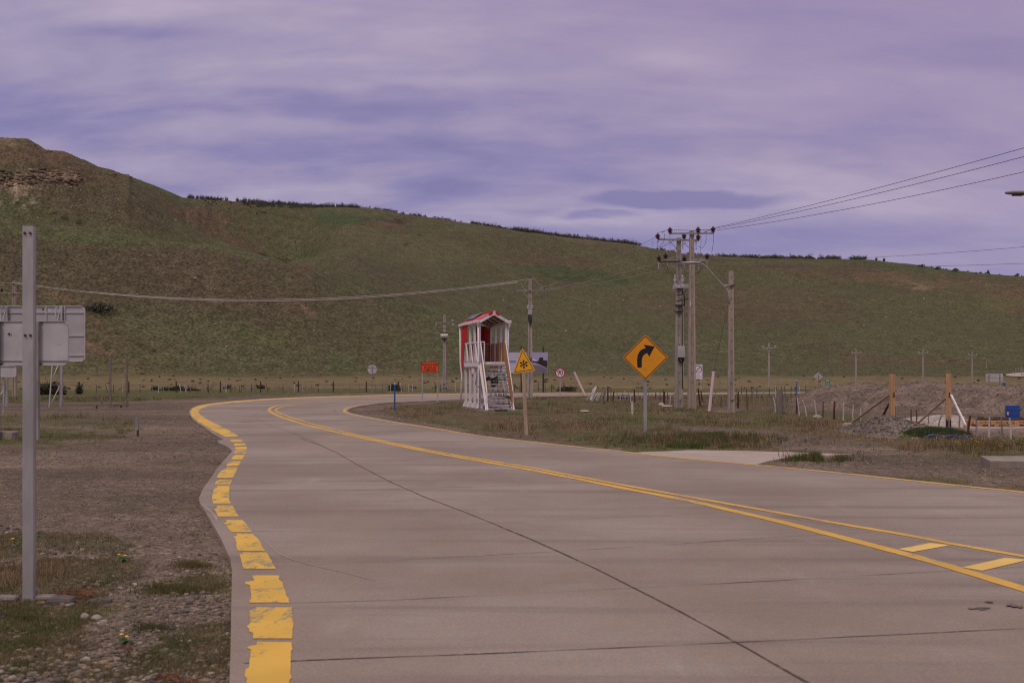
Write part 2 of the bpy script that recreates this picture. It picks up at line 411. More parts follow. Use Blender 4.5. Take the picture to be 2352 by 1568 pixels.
def terrain(X, Y):
    X = np.asarray(X, float); Y = np.asarray(Y, float)
    r = np.hypot(X, Y); az = np.arctan2(X, Y)
    azc = np.clip(az, -R(62), R(62))
    u = CX + FPX * np.tan(azc); ca = np.cos(azc)
    def z_of(v, rr): return EYE + (HOR - v) * rr * ca / FPX
    vC = itp(CREST_C, u); vA = itp(CREST_A, u); vB = itp(CREST_B, u)
    vA = np.minimum(vA, 850)
    mid = vA + (vC - vA) * 0.45
    fold = sstep(u, 800, 640)                       # how far hill B stands in front of hill C
    vB2 = np.where(u < 302, vB, np.minimum(vB, vA)); vB2 = mid + (vB2 - mid) * fold
    RR = [0.0, 118.0, 230.0, 300.0, 380.0, 430.0, 470.0, 570.0, 640.0, 790.0, 900.0, 1060.0, 1300.0, 2600.0]
    zA = z_of(vA, 570.0); zB = z_of(vB2, 790.0); zC = z_of(vC, 1060.0)
    f430 = 863.0 + 0 * u
    z = [0 * u, 0 * u, -1.8 + 0 * u, z_of(884.0, 300), z_of(872.0, 380), z_of(f430, 430), z_of(np.minimum(850, 863 + (vA - 863) * .28), 470), zA,
         np.where(u < 820, zA - 9.0 * fold + (1 - fold) * (zB - zA) * .3, zA + (zB - zA) * .3), zB,
         np.where(fold > 0, zB * fold - 12 * fold * sstep(u, 350, 450) + (1 - fold) * (zB + (zC - zB) * .42), zB + (zC - zB) * .42), zC, zC * 0.93, zC * 0.4]
    for i in range(3, len(z)):                      # all-round valley flattens behind the camera
        back = sstep(np.abs(az), R(62), R(110)); z[i] = z[i] * (1 - back) + (2.0 + 6 * (i > 7)) * back
    z = np.array(z); RR = np.array(RR)
    h = np.diff(RR)[:, None].reshape((-1,) + (1,) * u.ndim); dl = np.diff(z, axis=0) / h
    m = np.zeros_like(z); p = dl[:-1] * dl[1:]
    m[1:-1] = np.where(p > 0, 2 * dl[:-1] * dl[1:] / (dl[:-1] + dl[1:] + 1e-12 * np.sign(dl[1:] + 1e-20)), 0)
    i = np.clip(np.searchsorted(RR, r, side='right') - 1, 0, len(RR) - 2)
    def pick(A): return np.take_along_axis(A, i[None], 0)[0]
    r0 = RR[i]; hh = RR[i + 1] - r0; t = np.clip((r - r0) / hh, 0, 1)
    z0, z1, m0, m1 = pick(z), np.take_along_axis(z, i[None] + 1, 0)[0], pick(m), np.take_along_axis(m, i[None] + 1, 0)[0]
    zz = (2 * t**3 - 3 * t**2 + 1) * z0 + (t**3 - 2 * t**2 + t) * hh * m0 + (-2 * t**3 + 3 * t**2) * z1 + (t**3 - t**2) * hh * m1
    # relief
    hill = sstep(r, 450, 620); crest = 1 - 0.75 * np.exp(-((r - 1060) / 60) ** 2) - 0.9 * np.exp(-((r - 790) / 45) ** 2) * sstep(u, 560, 420) - .8 * np.exp(-((r - 570) / 45) ** 2) * sstep(u, 900, 700)
    wx = X + 30 * fbm(X / 90, Y / 90, 5); wy = Y + 30 * fbm(X / 90, Y / 90, 9)
    ridged = np.abs(fbm(wx / 120, wy / 170, 21, 4) - .5) * 2
    zz = zz + hill * crest * ((ridged - .22) * 9.0 + (fbm(X / 26, Y / 30, 31, 4) - .5) * 3.2)
    zz = zz + sstep(r, 118, 200) * (1 - hill) * (fbm(X / 18, Y / 18, 41, 4) - .5) * 0.35
    # scree scar and rock ledges (hill B)
    Z = zz; uu, vv = uv_of(X, Y, Z)
    led = np.exp(-(((uu - 60) / 170) ** 2 + ((vv - 410) / 34) ** 2)) * sstep(r, 640, 700) * (r < 900)
    zz = zz + led * (np.abs(((zz / 5.0 + fbm(X / 30, Y / 30, 61) * 1.2) % 1) - .5) * 8.5 - 2.0 + (fbm(X / 6, Y / 6, 71, 3) - .5) * 5)
    sc = np.exp(-(((uu - 470) / 85) ** 2 + ((vv - 515) / 42) ** 2)) * sstep(r, 870, 920)
    zz = zz - sc * (2.0 + 5.0 * np.abs(fbm((X + Y * .3) / 9, Y / 60, 81, 3) - .5) * 2)
    # near ground: small hollows only (the road and slabs lie just above)
    near = 1 - sstep(r, 100, 130)
    zz = zz - near * (0.008 + 0.05 * fbm(X / 1.7, Y / 1.7, 91, 4))
    return zz
def gz(x, y): return float(terrain(np.array([x]), np.array([y]))[0])
def G(u, v):
    """where the sight line through survey pixel (u, v) meets flat ground"""
    y = EYE * FPX / (v - HOR); return ((u - CX) / FPX * y, y)
def GX(u, y): return (u - CX) / FPX * y
def H(v, y): return EYE + (HOR - v) * y / FPX
# ------------------------------------------------------------------ ground cover map
GRAVEL = (.174, .132, .104); GRASS = (.120, .112, .050); BROWN = (.150, .110, .070); HILL = (.112, .112, .058)
HBROWN = (.104, .082, .054); STRAW = (.195, .155, .082); SCREE = (.19, .098, .072); ROCK = (.34, .25, .165); LUSH = (.085, .105, .038)
def in_poly(u, v, poly):
    ins = np.zeros(u.shape, bool); n = len(poly)
    for i in range(n):
        x0, y0 = poly[i]; x1, y1 = poly[(i + 1) % n]
        c = ((y0 > v) != (y1 > v)) & (u < (x1 - x0) * (v - y0) / (y1 - y0 + 1e-9) + x0)
        ins ^= c
    return ins
Z_GRAVEL = [
    [(-9000, 926), (0, 927), (180, 924), (330, 921), (450, 915), (600, 908), (900, 902), (1300, 896), (1300, 912), (900, 912), (620, 924), (470, 945),
     (560, 1010), (700, 1100), (700, 9000), (-9000, 9000), (-9000, 1042), (60, 1040), (230, 1020), (330, 985), (300, 962), (180, 955), (-9000, 954)],
    [(785, 950), (800, 936), (900, 926), (1060, 915), (1230, 911), (1250, 913), (1060, 921), (960, 928), (885, 936), (868, 944), (930, 960), (1050, 984), (1180, 999), (1310, 1017),
     (1420, 1032), (1500, 1044), (1600, 1062), (1250, 1040), (1000, 1020)],
    [(1500, 968), (1620, 981), (1740, 989), (1860, 1000), (1960, 1014), (2110, 1036), (2190, 1043), (2080, 1047), (1990, 1046), (1900, 1042), (1800, 1036), (1750, 1022), (1660, 1004), (1560, 990)],
    [(1700, 1085), (1742, 1064), (1810, 1052), (1960, 1050), (2100, 1050), (2260, 1052), (2500, 1058), (4000, 1060), (4000, 1140), (2600, 1118), (2352, 1112), (2250, 1106), (2352, 1140), (1900, 1100)],
    [(2120, 978), (2400, 972), (6000, 972), (6000, 1012), (2420, 1009), (2240, 1003), (2150, 992)],
    [(1800, 948), (1830, 930), (1960, 930), (2150, 935), (6000, 930), (6000, 960), (2200, 968), (2050, 962), (1900, 948)],
    [(1635, 938), (1700, 930), (1715, 940), (1690, 948), (1645, 948)],
]
Z_MIX = [[(-9000, 1228), (140, 1228), (330, 1252), (430, 1285), (520, 1335), (525, 1370), (400, 1380), (300, 1400), (240, 1440), (130, 1490), (-9000, 1500)],
    [(2000, 1090), (2352, 1090), (5000, 1090), (5000, 1400), (2352, 1135)]]
def paint(X, Y, Zs):
    """base colour and cover masks for terrain points"""
    u, v = uv_of(X, Y, Zs); r = np.hypot(X, Y)
    far = sstep(r, 110, 150)
    k = np.clip((v - HOR), 4, 900)
    uw = u + (fbm(X * 1.1, Y * 1.1, 3, 4) - .5) * k * .28 * (1 - far); vw = v + (fbm(X * .9, Y * .45, 13, 4) - .5) * k * .10 * (1 - far)
    front = (Y > 1.0)
    g = np.zeros(X.shape)
    for p in Z_GRAVEL: g = np.maximum(g, in_poly(uw, vw, p).astype(float))
    g = np.where(front, g, 1.0) * (1 - far)
    mix = np.zeros(X.shape)
    for p in Z_MIX: mix = np.maximum(mix, in_poly(uw, vw, p).astype(float))
    patch = sstep(fbm(X * 1.6, Y * 1.1, 23, 4), .47, .60)
    g = np.where((mix > 0) & front, g * (1 - .85 * patch), g)
    g = np.where(front & (g < .1) & (r < 100), sstep(fbm(X * .8, Y * .35, 33, 4), .60, .72) * .35, g)          # bare spots in the grass
    sparse = sstep(fbm(X * 2.1, Y * 1.7, 43, 4), .66, .72) * .5                                                  # weeds in the gravel
    g = g * (1 - sparse * (g > .5))
    leftback = in_poly(u, v, [(-9000, 952), (330, 960), (330, 1000), (0, 1042), (-9000, 1045)])
    g = np.where(leftback & front, np.maximum(g, sstep(fbm(X * .9, Y * .5, 53, 4), .42, .62) * .8), g)
    n = fbm(X * .35, Y * .18, 63, 4)[:, None] if X.ndim == 1 else fbm(X * .35, Y * .18, 63, 4)[..., None]
    def c(t): return np.array(t)
    grass = c(GRASS) * (1 - sstep(n, .40, .58)) + c(BROWN) * sstep(n, .40, .58)
    nl = fbm(X * .9 + 40, Y * .4, 73, 4)[..., None]
    grass = grass + (c(LUSH) - grass) * sstep(nl, .60, .72) * .8
    gn = fbm(X * .5, Y * .3, 83, 4)[..., None]
    track = fbm(X * .12 + Y * .02, Y * 1.4, 93, 3)[..., None]
    gv = (in_poly(uw, vw, [(-9000, 905), (1100, 896), (900, 908), (600, 915), (430, 921), (300, 925), (-9000, 930)]) | in_poly(uw, vw, [(-9000, 958), (190, 958), (300, 972), (260, 1005), (140, 1030), (-9000, 1038)]))[..., None] * .6
    grass = grass + (c((.098, .105, .040)) - grass) * gv
    lowp = fbm(X * .22, Y * .30, 97, 4)[..., None]
    grav = c(GRAVEL) * (0.80 + .40 * gn) * (.74 + .52 * track) * (.72 + .60 * lowp)
    col = grass * (1 - g[..., None]) + grav * g[..., None]
    # strip of mown verge beyond the road, then straw plain
    st = sstep(r, 104, 124)
    sn = fbm(X / 9, Y / 14, 103, 4)[..., None]
    plain = c(STRAW) * (1 - sstep(sn, .50, .68) * .55) + c(BROWN) * sstep(sn, .50, .68) * .55
    plain = plain * (.85 + .3 * fbm(X / 2.5, Y / 6, 107, 3)[..., None])
    verge = c(GRASS) * (.9 + .3 * n)
    verge = verge * .5 + c((.095, .105, .040)) * .5; plain = verge + (plain - verge) * sstep(r + 25 * (fbm(X / 20, Y / 20, 117)-.5), 112, 150)[..., None]
    col = col + (plain - col) * st[..., None]
    # hills
    hl = sstep(r + 40 * (fbm(X / 40, Y / 40, 113) - .5), 395, 450)
    h1 = fbm(X / 75, Y / 110, 123, 5)[..., None]; h2 = fbm(X / 22, Y / 30, 133, 4)[..., None]; h3 = fbm(X / 6, Y / 9, 143, 3)[..., None]
    hill = c(HILL) + (c(HBROWN) - c(HILL)) * sstep(h1 * .7 + h2 * .3, .47, .64) * .50
    hill = hill + (c((.082, .110, .045)) - hill) * sstep(h2 * .6 + h3 * .4, .54, .68) * .6
    hill = hill * (.90 + .20 * h3)
    nu = u + (fbm(X / 30, Y / 30, 153, 4) - .5) * 130; nv = v + (fbm(X / 30, Y / 40, 163, 4) - .5) * 46
    def bl(hh, uc, vc, ru, rv, colr, s, rot=0.0, soft=.5):
        cr_, sr_ = math.cos(R(rot)), math.sin(R(rot))
        a = ((nu - uc) * cr_ + (nv - vc) * sr_) / ru; b = (-(nu - uc) * sr_ + (nv - vc) * cr_) / rv
        d = np.sqrt(a * a + b * b); m = (1 - sstep(d, 1 - soft, 1 + soft))[..., None] * s
        return hh + (c(colr) * (.85 + .3 * h3) - hh) * m
    hill = bl(hill, 250, 620, 420, 85, (.106, .086, .056), .8, 8)       # brown front slope
    hill = bl(hill, 60, 760, 330, 60, (.125, .090, .058), .5, 10)
    hill = bl(hill, 500, 640, 200, 60, (.114, .088, .058), .6, 14)
    hill = bl(hill, 250, 480, 150, 55, (.112, .086, .058), .6, 20)
    hill = bl(hill, 60, 350, 130, 26, (.150, .105, .070), .9)
    hill = bl(hill, 160, 375, 100, 30, (.135, .092, .062), .8, 20)
    hill = bl(hill, 120, 535, 260, 16, (.100, .122, .050), .8, 6)        # green gully
    hill = bl(hill, 420, 552, 240, 13, (.115, .128, .058), .75, 8)
    hill = bl(hill, 370, 440, 70, 14, (.088, .115, .050), .6, 26)
    hill = bl(hill, 800, 500, 90, 14, (.060, .100, .045), .8, 6)
    hill = bl(hill, 900, 560, 260, 30, (.135, .122, .070), .5, 8)
    hill = bl(hill, 1200, 520, 260, 13, (.165, .135, .085), .55, 9)
    hill = bl(hill, 1330, 632, 130, 15, (.060, .090, .040), .8, 4)
    hill = bl(hill, 1080, 655, 120, 12, (.110, .120, .055), .6, 4)
    hill = bl(hill, 1240, 600, 150, 16, (.115, .085, .058), .7, 6)
    hill = bl(hill, 880, 510, 60, 12, (.100, .078, .055), .8)
    hill = bl(hill, 1930, 628, 190, 13, (.125, .088, .062), .7, 4)
    hill = bl(hill, 2150, 650, 200, 12, (.16, .118, .072), .6, 3)
    hill = bl(hill, 2330, 690, 90, 18, (.17, .11, .072), .8, 0)
    hill = bl(hill, 2060, 606, 160, 10, (.085, .105, .045), .7, 6)
    hill = bl(hill, 1700, 700, 260, 40, (.125, .090, .062), .45)
    hill = bl(hill, 2100, 830, 160, 12, (.140, .098, .068), .6)
    hill = bl(hill, 2250, 790, 160, 25, (.115, .118, .055), .5)
    hill = bl(hill, 2300, 695, 90, 8, (.12, .14, .05), .6)
    hill = bl(hill, 690, 715, 34, 5, (.20, .125, .085), .8, 30, .3)
    hill = bl(hill, 230, 800, 60, 7, (.20, .13, .09), .6, 25, .3)
    hill = bl(hill, 590, 775, 60, 9, (.115, .120, .042), .6, 10)
    hill = bl(hill, 160, 690, 70, 6, (.20, .12, .08), .7, 22, .3)
    hill = bl(hill, 2135, 655, 26, 4, (.23, .165, .11), .8, 10, .3)
    # red scree below the shoulder
    su, sv = u + (fbm(X / 14, Y / 14, 157, 3) - .5) * 40, v + (fbm(X / 14, Y / 20, 167, 3) - .5) * 16
    q = in_poly(su, sv, [(350, 464), (400, 470), (469, 478), (528, 486), (533, 510), (520, 527), (556, 556), (602, 578), (680, 610), (664, 622), (500, 600), (330, 480)]).astype(float) * (r > 840) * (r < 1060)
    str_ = fbm((X + .25 * Y) / 3.2, Y / 40, 173, 4)
    scr = c((.138, .096, .068)) * (.62 + .60 * str_[..., None])
    hill = hill + (scr - hill) * (q * (.35 + .65 * sstep(fbm(X / 5, Y / 8, 183, 3), .38, .56)))[..., None]
    for (cu, cv, a_, b_, cc_, s_) in ((242, 748, 16, 4, (.05, .036, .028), 22), (277, 766, 12, 3, (.05, .036, .028), 20), (230, 741, 26, 5, (.16, .10, .065), 24), (324, 790, 22, 3, (.055, .04, .03), 16), (355, 800, 10, 3, (.07, .05, .035), 10), (160, 700, 30, 4, (.17, .105, .07), 30), (186, 704, 22, 3, (.05, .04, .03), 24),
            (385, 829, 34, 6, (.11, .125, .035), 14), (612, 585, 10, 4, (.05, .04, .032), 20), (650, 598, 14, 4, (.06, .05, .036), 14), (700, 612, 22, 5, (.15, .085, .06), 18), (890, 683, 12, 2.5, (.06, .055, .035), 10), (925, 686, 16, 2.5, (.07, .065, .04), 10), (683, 710, 16, 2.5, (.05, .036, .028), 26), (668, 704, 20, 2, (.18, .12, .085), 26), (880, 512, 46, 7, (.15, .095, .07), 8), (900, 508, 26, 3, (.055, .045, .035), 8), (940, 560, 9, 2, (.05, .045, .03), 0), (1300, 640, 60, 5, (.055, .075, .033), 4), (1100, 660, 60, 3, (.08, .085, .04), 4)):
        cr_, sr_ = math.cos(R(s_)), math.sin(R(s_)); xu, xv = su - cu, sv - cv
        d = np.hypot((xu * cr_ + xv * sr_) / a_, (-xu * sr_ + xv * cr_) / b_); hill = hill + (c(cc_) - hill) * ((1 - sstep(d, .6, 1.3)) * .8 * (Y > 0))[..., None]
    # pale rock ledges and rubble under the summit
    q = sstep(np.exp(-(((nu - 50) / 150) ** 2 + ((nv - 413) / 26) ** 2)), .30, .55) * (r > 600) * (r < 900)
    strata = sstep(fbm(X / 26, Zs / 1.6, 193, 4), .44, .54)
    rk = c((.38, .28, .19)) * (.22 + .86 * strata[..., None]) * (.75 + .5 * fbm(X / 3, Y / 3, 203, 3)[..., None])
    hill = hill + (rk - hill) * (q * .92 * (.15 + .85 * sstep(fbm(X / 11, Zs / 3, 213, 3), .38, .52)))[..., None]
    q = sstep(np.exp(-(((nu - 30) / 110) ** 2 + ((nv - 450) / 22) ** 2)), .3, .6) * sstep(fbm(X / 3, Y / 4, 223, 3), .50, .62) * (r > 600) * (r < 900)
    hill = hill + (c((.30, .24, .18)) - hill) * (q * .8)[..., None]
    q = (sstep(v, 346, 326) * sstep(u, 130, 90) + sstep(v, 362, 350) * (u > 90) * sstep(u, 190, 160)) * (r > 700) * (r < 900) * sstep(fbm(X / 9, Zs / 1.2, 233, 3), .42, .56)
    hill = hill + (c((.24, .17, .12)) - hill) * (q * .7)[..., None]
    lum_ = (hill * np.array([.3, .6, .1])).sum(-1, keepdims=True); hill = (lum_ + (hill - lum_) * .86) * .90 * np.array([1.035, .99, .92])
    col = col + (hill - col) * hl[..., None]
    msk = np.stack([g, hl, st * (1 - hl)], -1)
    return col, msk

def build_ground():
    az = np.concatenate([np.radians(np.arange(-180, -34, 3.0)), np.radians(np.arange(-34, -26, .5)), np.radians(np.arange(-26, 26.001, .1)),
                         np.radians(np.arange(26.5, 34, .5)), np.radians(np.arange(34, 180, 3.0))])
    rr = np.concatenate([[.3, .8, 1.4, 2.0, 2.6], np.geomspace(3.2, 118, 270), np.linspace(119, 430, 100), np.linspace(432, 1110, 380), [1140, 1200, 1300, 1500, 1800, 2200, 2600]])
    A, Rr = np.meshgrid(az, rr)
    X = Rr * np.sin(A); Y = Rr * np.cos(A)
    na, nr = len(az), len(rr)
    Zs = terrain(X.ravel(), Y.ravel())
    x, y = X.ravel(), Y.ravel()
    col, msk = paint(x, y, Zs)
    V = np.stack([x, y, Zs], -1)
    i = np.arange(nr - 1)[:, None] * na; j = np.arange(na)[None]; j2 = (j + 1) % na
    F = np.stack([i + j, i + j2, i + na + j2, i + na + j], -1).reshape(-1, 4)
    m, t, p = mk('ground')
    ac = t.nodes.new('ShaderNodeAttribute'); ac.attribute_name = 'col'
    am = t.nodes.new('ShaderNodeAttribute'); am.attribute_name = 'msk'
    sp = t.nodes.new('ShaderNodeSeparateColor'); tl(t, am.outputs[0], sp.inputs[0])
    # gravel: stones of many tones
    tcn = t.nodes.new('ShaderNodeTexCoord')
    def vor(scale):
        vo = t.nodes.new('ShaderNodeTexVoronoi'); vo.inputs['Scale'].default_value = scale
        tl(t, tcn.outputs['Object'], vo.inputs['Vector']); s = t.nodes.new('ShaderNodeSeparateColor'); tl(t, vo.outputs['Color'], s.inputs[0]); return s.outputs[0], vo.outputs['Distance']
    v1, d1 = vor(42.0); v2, d2 = vor(14.0)
    gcell = tmath(t, 'ADD', tmr(t, v1, 0, 1, .48, 1.40, False), tmr(t, v2, .80, 1.0, 0, .55, False))
    gn = tnoise(t, 3.0, 6.0, .7)
    gf = tmath(t, 'MULTIPLY', gcell, tmr(t, gn, .25, .75, .72, 1.25))
    # grass
    gr = tmath(t, 'MULTIPLY', tmr(t, tnoise(t, 14.0, 5.0, .7), .3, .7, .50, 1.45), tmr(t, tnoise(t, 1.6, 5.0, .7), .3, .7, .75, 1.25))
    # hillside tussocks: pale tufts over darker gaps
    h1 = tnoise(t, .85, 3.0, .62, (1, 1, 1)); h2 = tnoise(t, .20, 4.0, .65)
    hf = tmath(t, 'MULTIPLY', tmr(t, h1, .35, .65, .60, 1.38), tmr(t, h2, .3, .7, .78, 1.22))
    sf = tmath(t, 'MULTIPLY', tmr(t, tnoise(t, .75, 5.0, .7), .32, .68, .48, 1.45), 1.0)
    f = t.nodes.new('ShaderNodeMix'); f.data_type = 'FLOAT'; tl(t, sp.outputs[0], f.inputs[0]); tl(t, gr, f.inputs[2]); tl(t, gf, f.inputs[3])
    f2 = t.nodes.new('ShaderNodeMix'); f2.data_type = 'FLOAT'; tl(t, sp.outputs[2], f2.inputs[0]); tl(t, f.outputs[0], f2.inputs[2]); tl(t, sf, f2.inputs[3])
    f3 = t.nodes.new('ShaderNodeMix'); f3.data_type = 'FLOAT'; tl(t, sp.outputs[1], f3.inputs[0]); tl(t, f2.outputs[0], f3.inputs[2]); tl(t, hf, f3.inputs[3])
    vm = t.nodes.new('ShaderNodeVectorMath'); vm.operation = 'SCALE'; tl(t, ac.outputs[0], vm.inputs[0]); tl(t, f3.outputs[0], vm.inputs[3])
    tl(t, vm.outputs[0], p.inputs['Base Color']); p.inputs['Roughness'].default_value = .95; p.inputs['Specular IOR Level'].default_value = .1
    bn = tmath(t, 'ADD', tmath(t, 'MULTIPLY', h1, sp.outputs[1]), tmath(t, 'MULTIPLY', tmath(t, 'ADD', gcell, gn), .02))
    tbump(t, p, bn, .55, 1.0)
    MAT['ground'] = m
    o = np_mesh('ground', V, F, 'ground', {'col': col, 'msk': msk}, smooth=True)
    tag(o, 'gravel verges, dry grass plain and tussocky brown-green hills', 'ground', kind='structure')
build_ground()

# ------------------------------------------------------------------ road
LEFT_EDGE = [(380, 2600), (505, 1900), (520, 1720), (527, 1568), (530, 1480), (531, 1400), (533, 1310), (528, 1283), (506, 1235), (480, 1190), (459, 1155), (457, 1145), (465, 1125), (484, 1098),
    (500, 1074), (520, 1052), (534, 1036), (524, 1027), (503, 1017), (499, 1012), (515, 1010), (492, 998), (470, 982), (445, 965), (436, 953), (434, 945), (438, 938), (455, 931), (490, 925), (540, 920.5),
    (600, 916), (700, 911.5), (800, 908.6), (900, 906.2), (1050, 903.6), (1230, 902.6), (1400, 902.2), (1700, 901), (1950, 898.8), (2400, 898.4), (3400, 898.2), (6000, 898)]
RIGHT_EDGE = [(6000, 901.5), (3400, 901.8), (2400, 902), (1950, 902.4), (1700, 905), (1500, 907.2), (1400, 908.4), (1300, 909.4), (1175, 912), (1100, 914.8), (1040, 918), (985, 921), (900, 924.5), (860, 928),
    (824, 933), (806, 938), (798, 943), (803, 947.5), (830, 954), (905, 968), (990, 981.5), (1100, 1000), (1250, 1017), (1450, 1038.5), (1560, 1051), (1740, 1067.5), (1900, 1082), (2200, 1114), (2352, 1129),
    (2900, 1190), (4200, 1340), (6500, 1620)]
def gpts(tab): return [G(u, v) for u, v in tab]
def flat_sheet(name, pts, z, mat, parent=None, skirt=0.08, fine=0):
    from mathutils.geometry import tessellate_polygon
    m = MB(); n = len(pts)
    tris = tessellate_polygon([[Vector((x, y, 0)) for x, y in pts]])
    m.v = [(x, y, z) for x, y in pts] + [(x, y, z - skirt) for x, y in pts]
    def up(t):
        a, b, c = [Vector(m.v[i]) for i in t]
        return t if (b - a).cross(c - a).z > 0 else t[::-1]
    m.f = [tuple(up(t)) for t in tris]
    area = sum(pts[i][0] * pts[(i + 1) % n][1] - pts[(i + 1) % n][0] * pts[i][1] for i in range(n))
    for i in range(n):
        j = (i + 1) % n
        m.f.append((j, i, i + n, j + n) if area < 0 else (i, j, j + n, i + n))
    m.m = [0] * len(m.f)
    return m.build(name, mat, parent)
def road_material():
    m, t, p = mk('road_concrete')
    a = tnoise(t, .22, 5.0, .6); b = tnoise(t, 1.3, 5.0, .6, (1, .35, 1)); c = tnoise(t, 60.0, 3.0, .7); s = tnoise(t, .9, 4, .6, (.12, 1.6, 1)); d = tnoise(t, .5, 3, .5, (1.0, .12, 1))
    col = tmix(t, tmr(t, a, .35, .68), (.262, .205, .172), (.352, .292, .258))
    col = tmix(t, tmr(t, s, .48, .74), col, (.225, .175, .152))
    col = tmix(t, tmath(t, 'MULTIPLY', tmr(t, d, .55, .75), .5), col, (.350, .262, .215))
    col = tmix(t, tmath(t, 'MULTIPLY', tmr(t, b, .60, .80), .6), col, (.42, .36, .325))
    vm = t.nodes.new('ShaderNodeVectorMath'); vm.operation = 'SCALE'; tl(t, col, vm.inputs[0]); tl(t, tmr(t, c, .25, .75, .84, 1.16), vm.inputs[3])
    tl(t, vm.outputs[0], p.inputs['Base Color']); p.inputs['Roughness'].default_value = .8; p.inputs['Specular IOR Level'].default_value = .25
    tbump(t, p, c, .15, .004); MAT['road_concrete'] = m
road_material()
road = flat_sheet('road', gpts(LEFT_EDGE) + gpts(RIGHT_EDGE), 0.010, 'road_concrete', skirt=.12)
tag(road, 'concrete road in an S bend with yellow lines', 'road', kind='structure')

def paint_material(key, colr, under, wear, stretch=(1, .3, 1)):
    """road paint worn through to the concrete under it"""
    m, t, p = mk(key)
    w1 = tnoise(t, 2.6, 6.0, .72, stretch, dist=.4); w2 = tnoise(t, 22.0, 4.0, .7); w3 = tnoise(t, 1.1, 3.0, .5)
    w4 = tnoise(t, 1.9, 3.0, .55, (1, 1, 1), dist=.6)
    wv = tmath(t, 'ADD', tmath(t, 'ADD', tmath(t, 'MULTIPLY', w1, .65), tmath(t, 'MULTIPLY', w2, .35)), tmath(t, 'MULTIPLY', tmr(t, w4, .54, .64), .07))
    tone = tmix(t, tmr(t, w3, .35, .65), tuple(x * .86 for x in colr), colr)
    tl(t, tmix(t, tmr(t, wv, wear, wear + .07), tone, under), p.inputs['Base Color'])
    p.inputs['Roughness'].default_value = .65; p.inputs['Specular IOR Level'].default_value = .3; MAT[key] = m
paint_material('paint_edge', (.80, .49, .080), (.33, .275, .15), .515)
paint_material('paint_line', (.74, .44, .072), (.38, .28, .19), .535)
paint_material('paint_fresh', (.90, .60, .16), (.55, .38, .18), .60)
paint_material('paint_pale', (.66, .43, .17), (.38, .30, .24), .50)
simple('joint_tar', (.22, .175, .155), (.085, .066, .058), .9, 8, (1, 1, 1), .50, .62)
simple('joint_fine', (.34, .27, .24), (.16, .125, .108), .9, 7, (1, 1, 1), .48, .56)
simple('chalk', (.43, .365, .33), (.36, .30, .265), .9, 5)
simple('skid', (.13, .105, .095), (.20, .16, .145), .9, 5)

def dense(pts, step=.5):
    out = [pts[0]]
    for a, b in zip(pts, pts[1:]):
        n = max(1, int(math.dist(a, b) / step))
        out += [(a[0] + (b[0] - a[0]) * k / n, a[1] + (b[1] - a[1]) * k / n) for k in range(1, n + 1)]
    return out
def smooth_line(pts, it=2):
    for _ in range(it):
        q = [pts[0]]
        for a, b in zip(pts, pts[1:]):
            q += [(a[0] * .75 + b[0] * .25, a[1] * .75 + b[1] * .25), (a[0] * .25 + b[0] * .75, a[1] * .25 + b[1] * .75)]
        pts = q + [pts[-1]]
    return pts
def ribbon(name, pts, w, z, mat, jit=0.0, parent=None, gaps=(), seed=0):
    rnd = random.Random(seed); m = MB(); P = dense(pts, .35)
    rows = []; s = 0
    for i, p in enumerate(P):
        a = P[max(0, i - 1)]; b = P[min(len(P) - 1, i + 1)]
        dx_, dy_ = b[0] - a[0], b[1] - a[1]; l = math.hypot(dx_, dy_) or 1
        nx, ny = -dy_ / l, dx_ / l; ww = w(i / len(P)) if callable(w) else w
        e0 = ww / 2 + rnd.uniform(-jit, jit); e1 = ww / 2 + rnd.uniform(-jit, jit)
        rows.append(((p[0] + nx * e0, p[1] + ny * e0, z), (p[0] - nx * e1, p[1] - ny * e1, z)))
    for r0 in rows: m.v += [r0[0], r0[1]]
    for i in range(len(rows) - 1):
        if any(g0 <= i / len(rows) <= g1 for g0, g1 in gaps): continue
        m.f.append((2 * i, 2 * i + 2, 2 * i + 3, 2 * i + 1)); m.m.append(0)
    def flip(f):
        a, b, c = [Vector(m.v[i]) for i in f[:3]]; return f if (b - a).cross(c - a).z > 0 else f[::-1]
    m.f = [flip(f) for f in m.f]
    return m.build(name, mat, parent)
# left edge: hand-painted blocks near the camera, a solid band further on
YR = [(1000, 545), (1018, 562), (1028, 567), (1040, 565), (1055, 556), (1075, 546), (1100, 534), (1120, 527), (1150, 526), (1160, 531), (1188, 547), (1205, 566), (1228, 582), (1270, 612), (1308, 632), (1325, 641), (1380, 661), (1398, 670), (1440, 674), (1480, 670), (1568, 668), (1800, 650), (2200, 600)]
YL = [(1000, 514), (1018, 535), (1030, 540), (1045, 536), (1055, 530), (1075, 517), (1090, 504), (1110, 494), (1145, 487), (1165, 491), (1190, 503), (1205, 516), (1228, 533), (1270, 550), (1308, 560), (1325, 566), (1387, 576), (1400, 573), (1470, 575), (1485, 572), (1568, 560), (1800, 520), (2200, 440)]
BLOCKS = [(1010, 1016), (1019, 1025), (1026.5, 1033), (1034.5, 1043), (1045, 1057), (1060, 1071.5), (1074, 1099), (1103, 1114), (1117, 1158), (1163, 1188), (1196, 1224), (1228, 1268), (1271, 1309), (1324, 1387), (1398, 1470), (1478, 1640), (1665, 1900), (1940, 2200)]
def ip(tab, v): return float(np.interp(v, [p[0] for p in tab], [p[1] for p in tab]))
edge = MB(); rnd = random.Random(3)
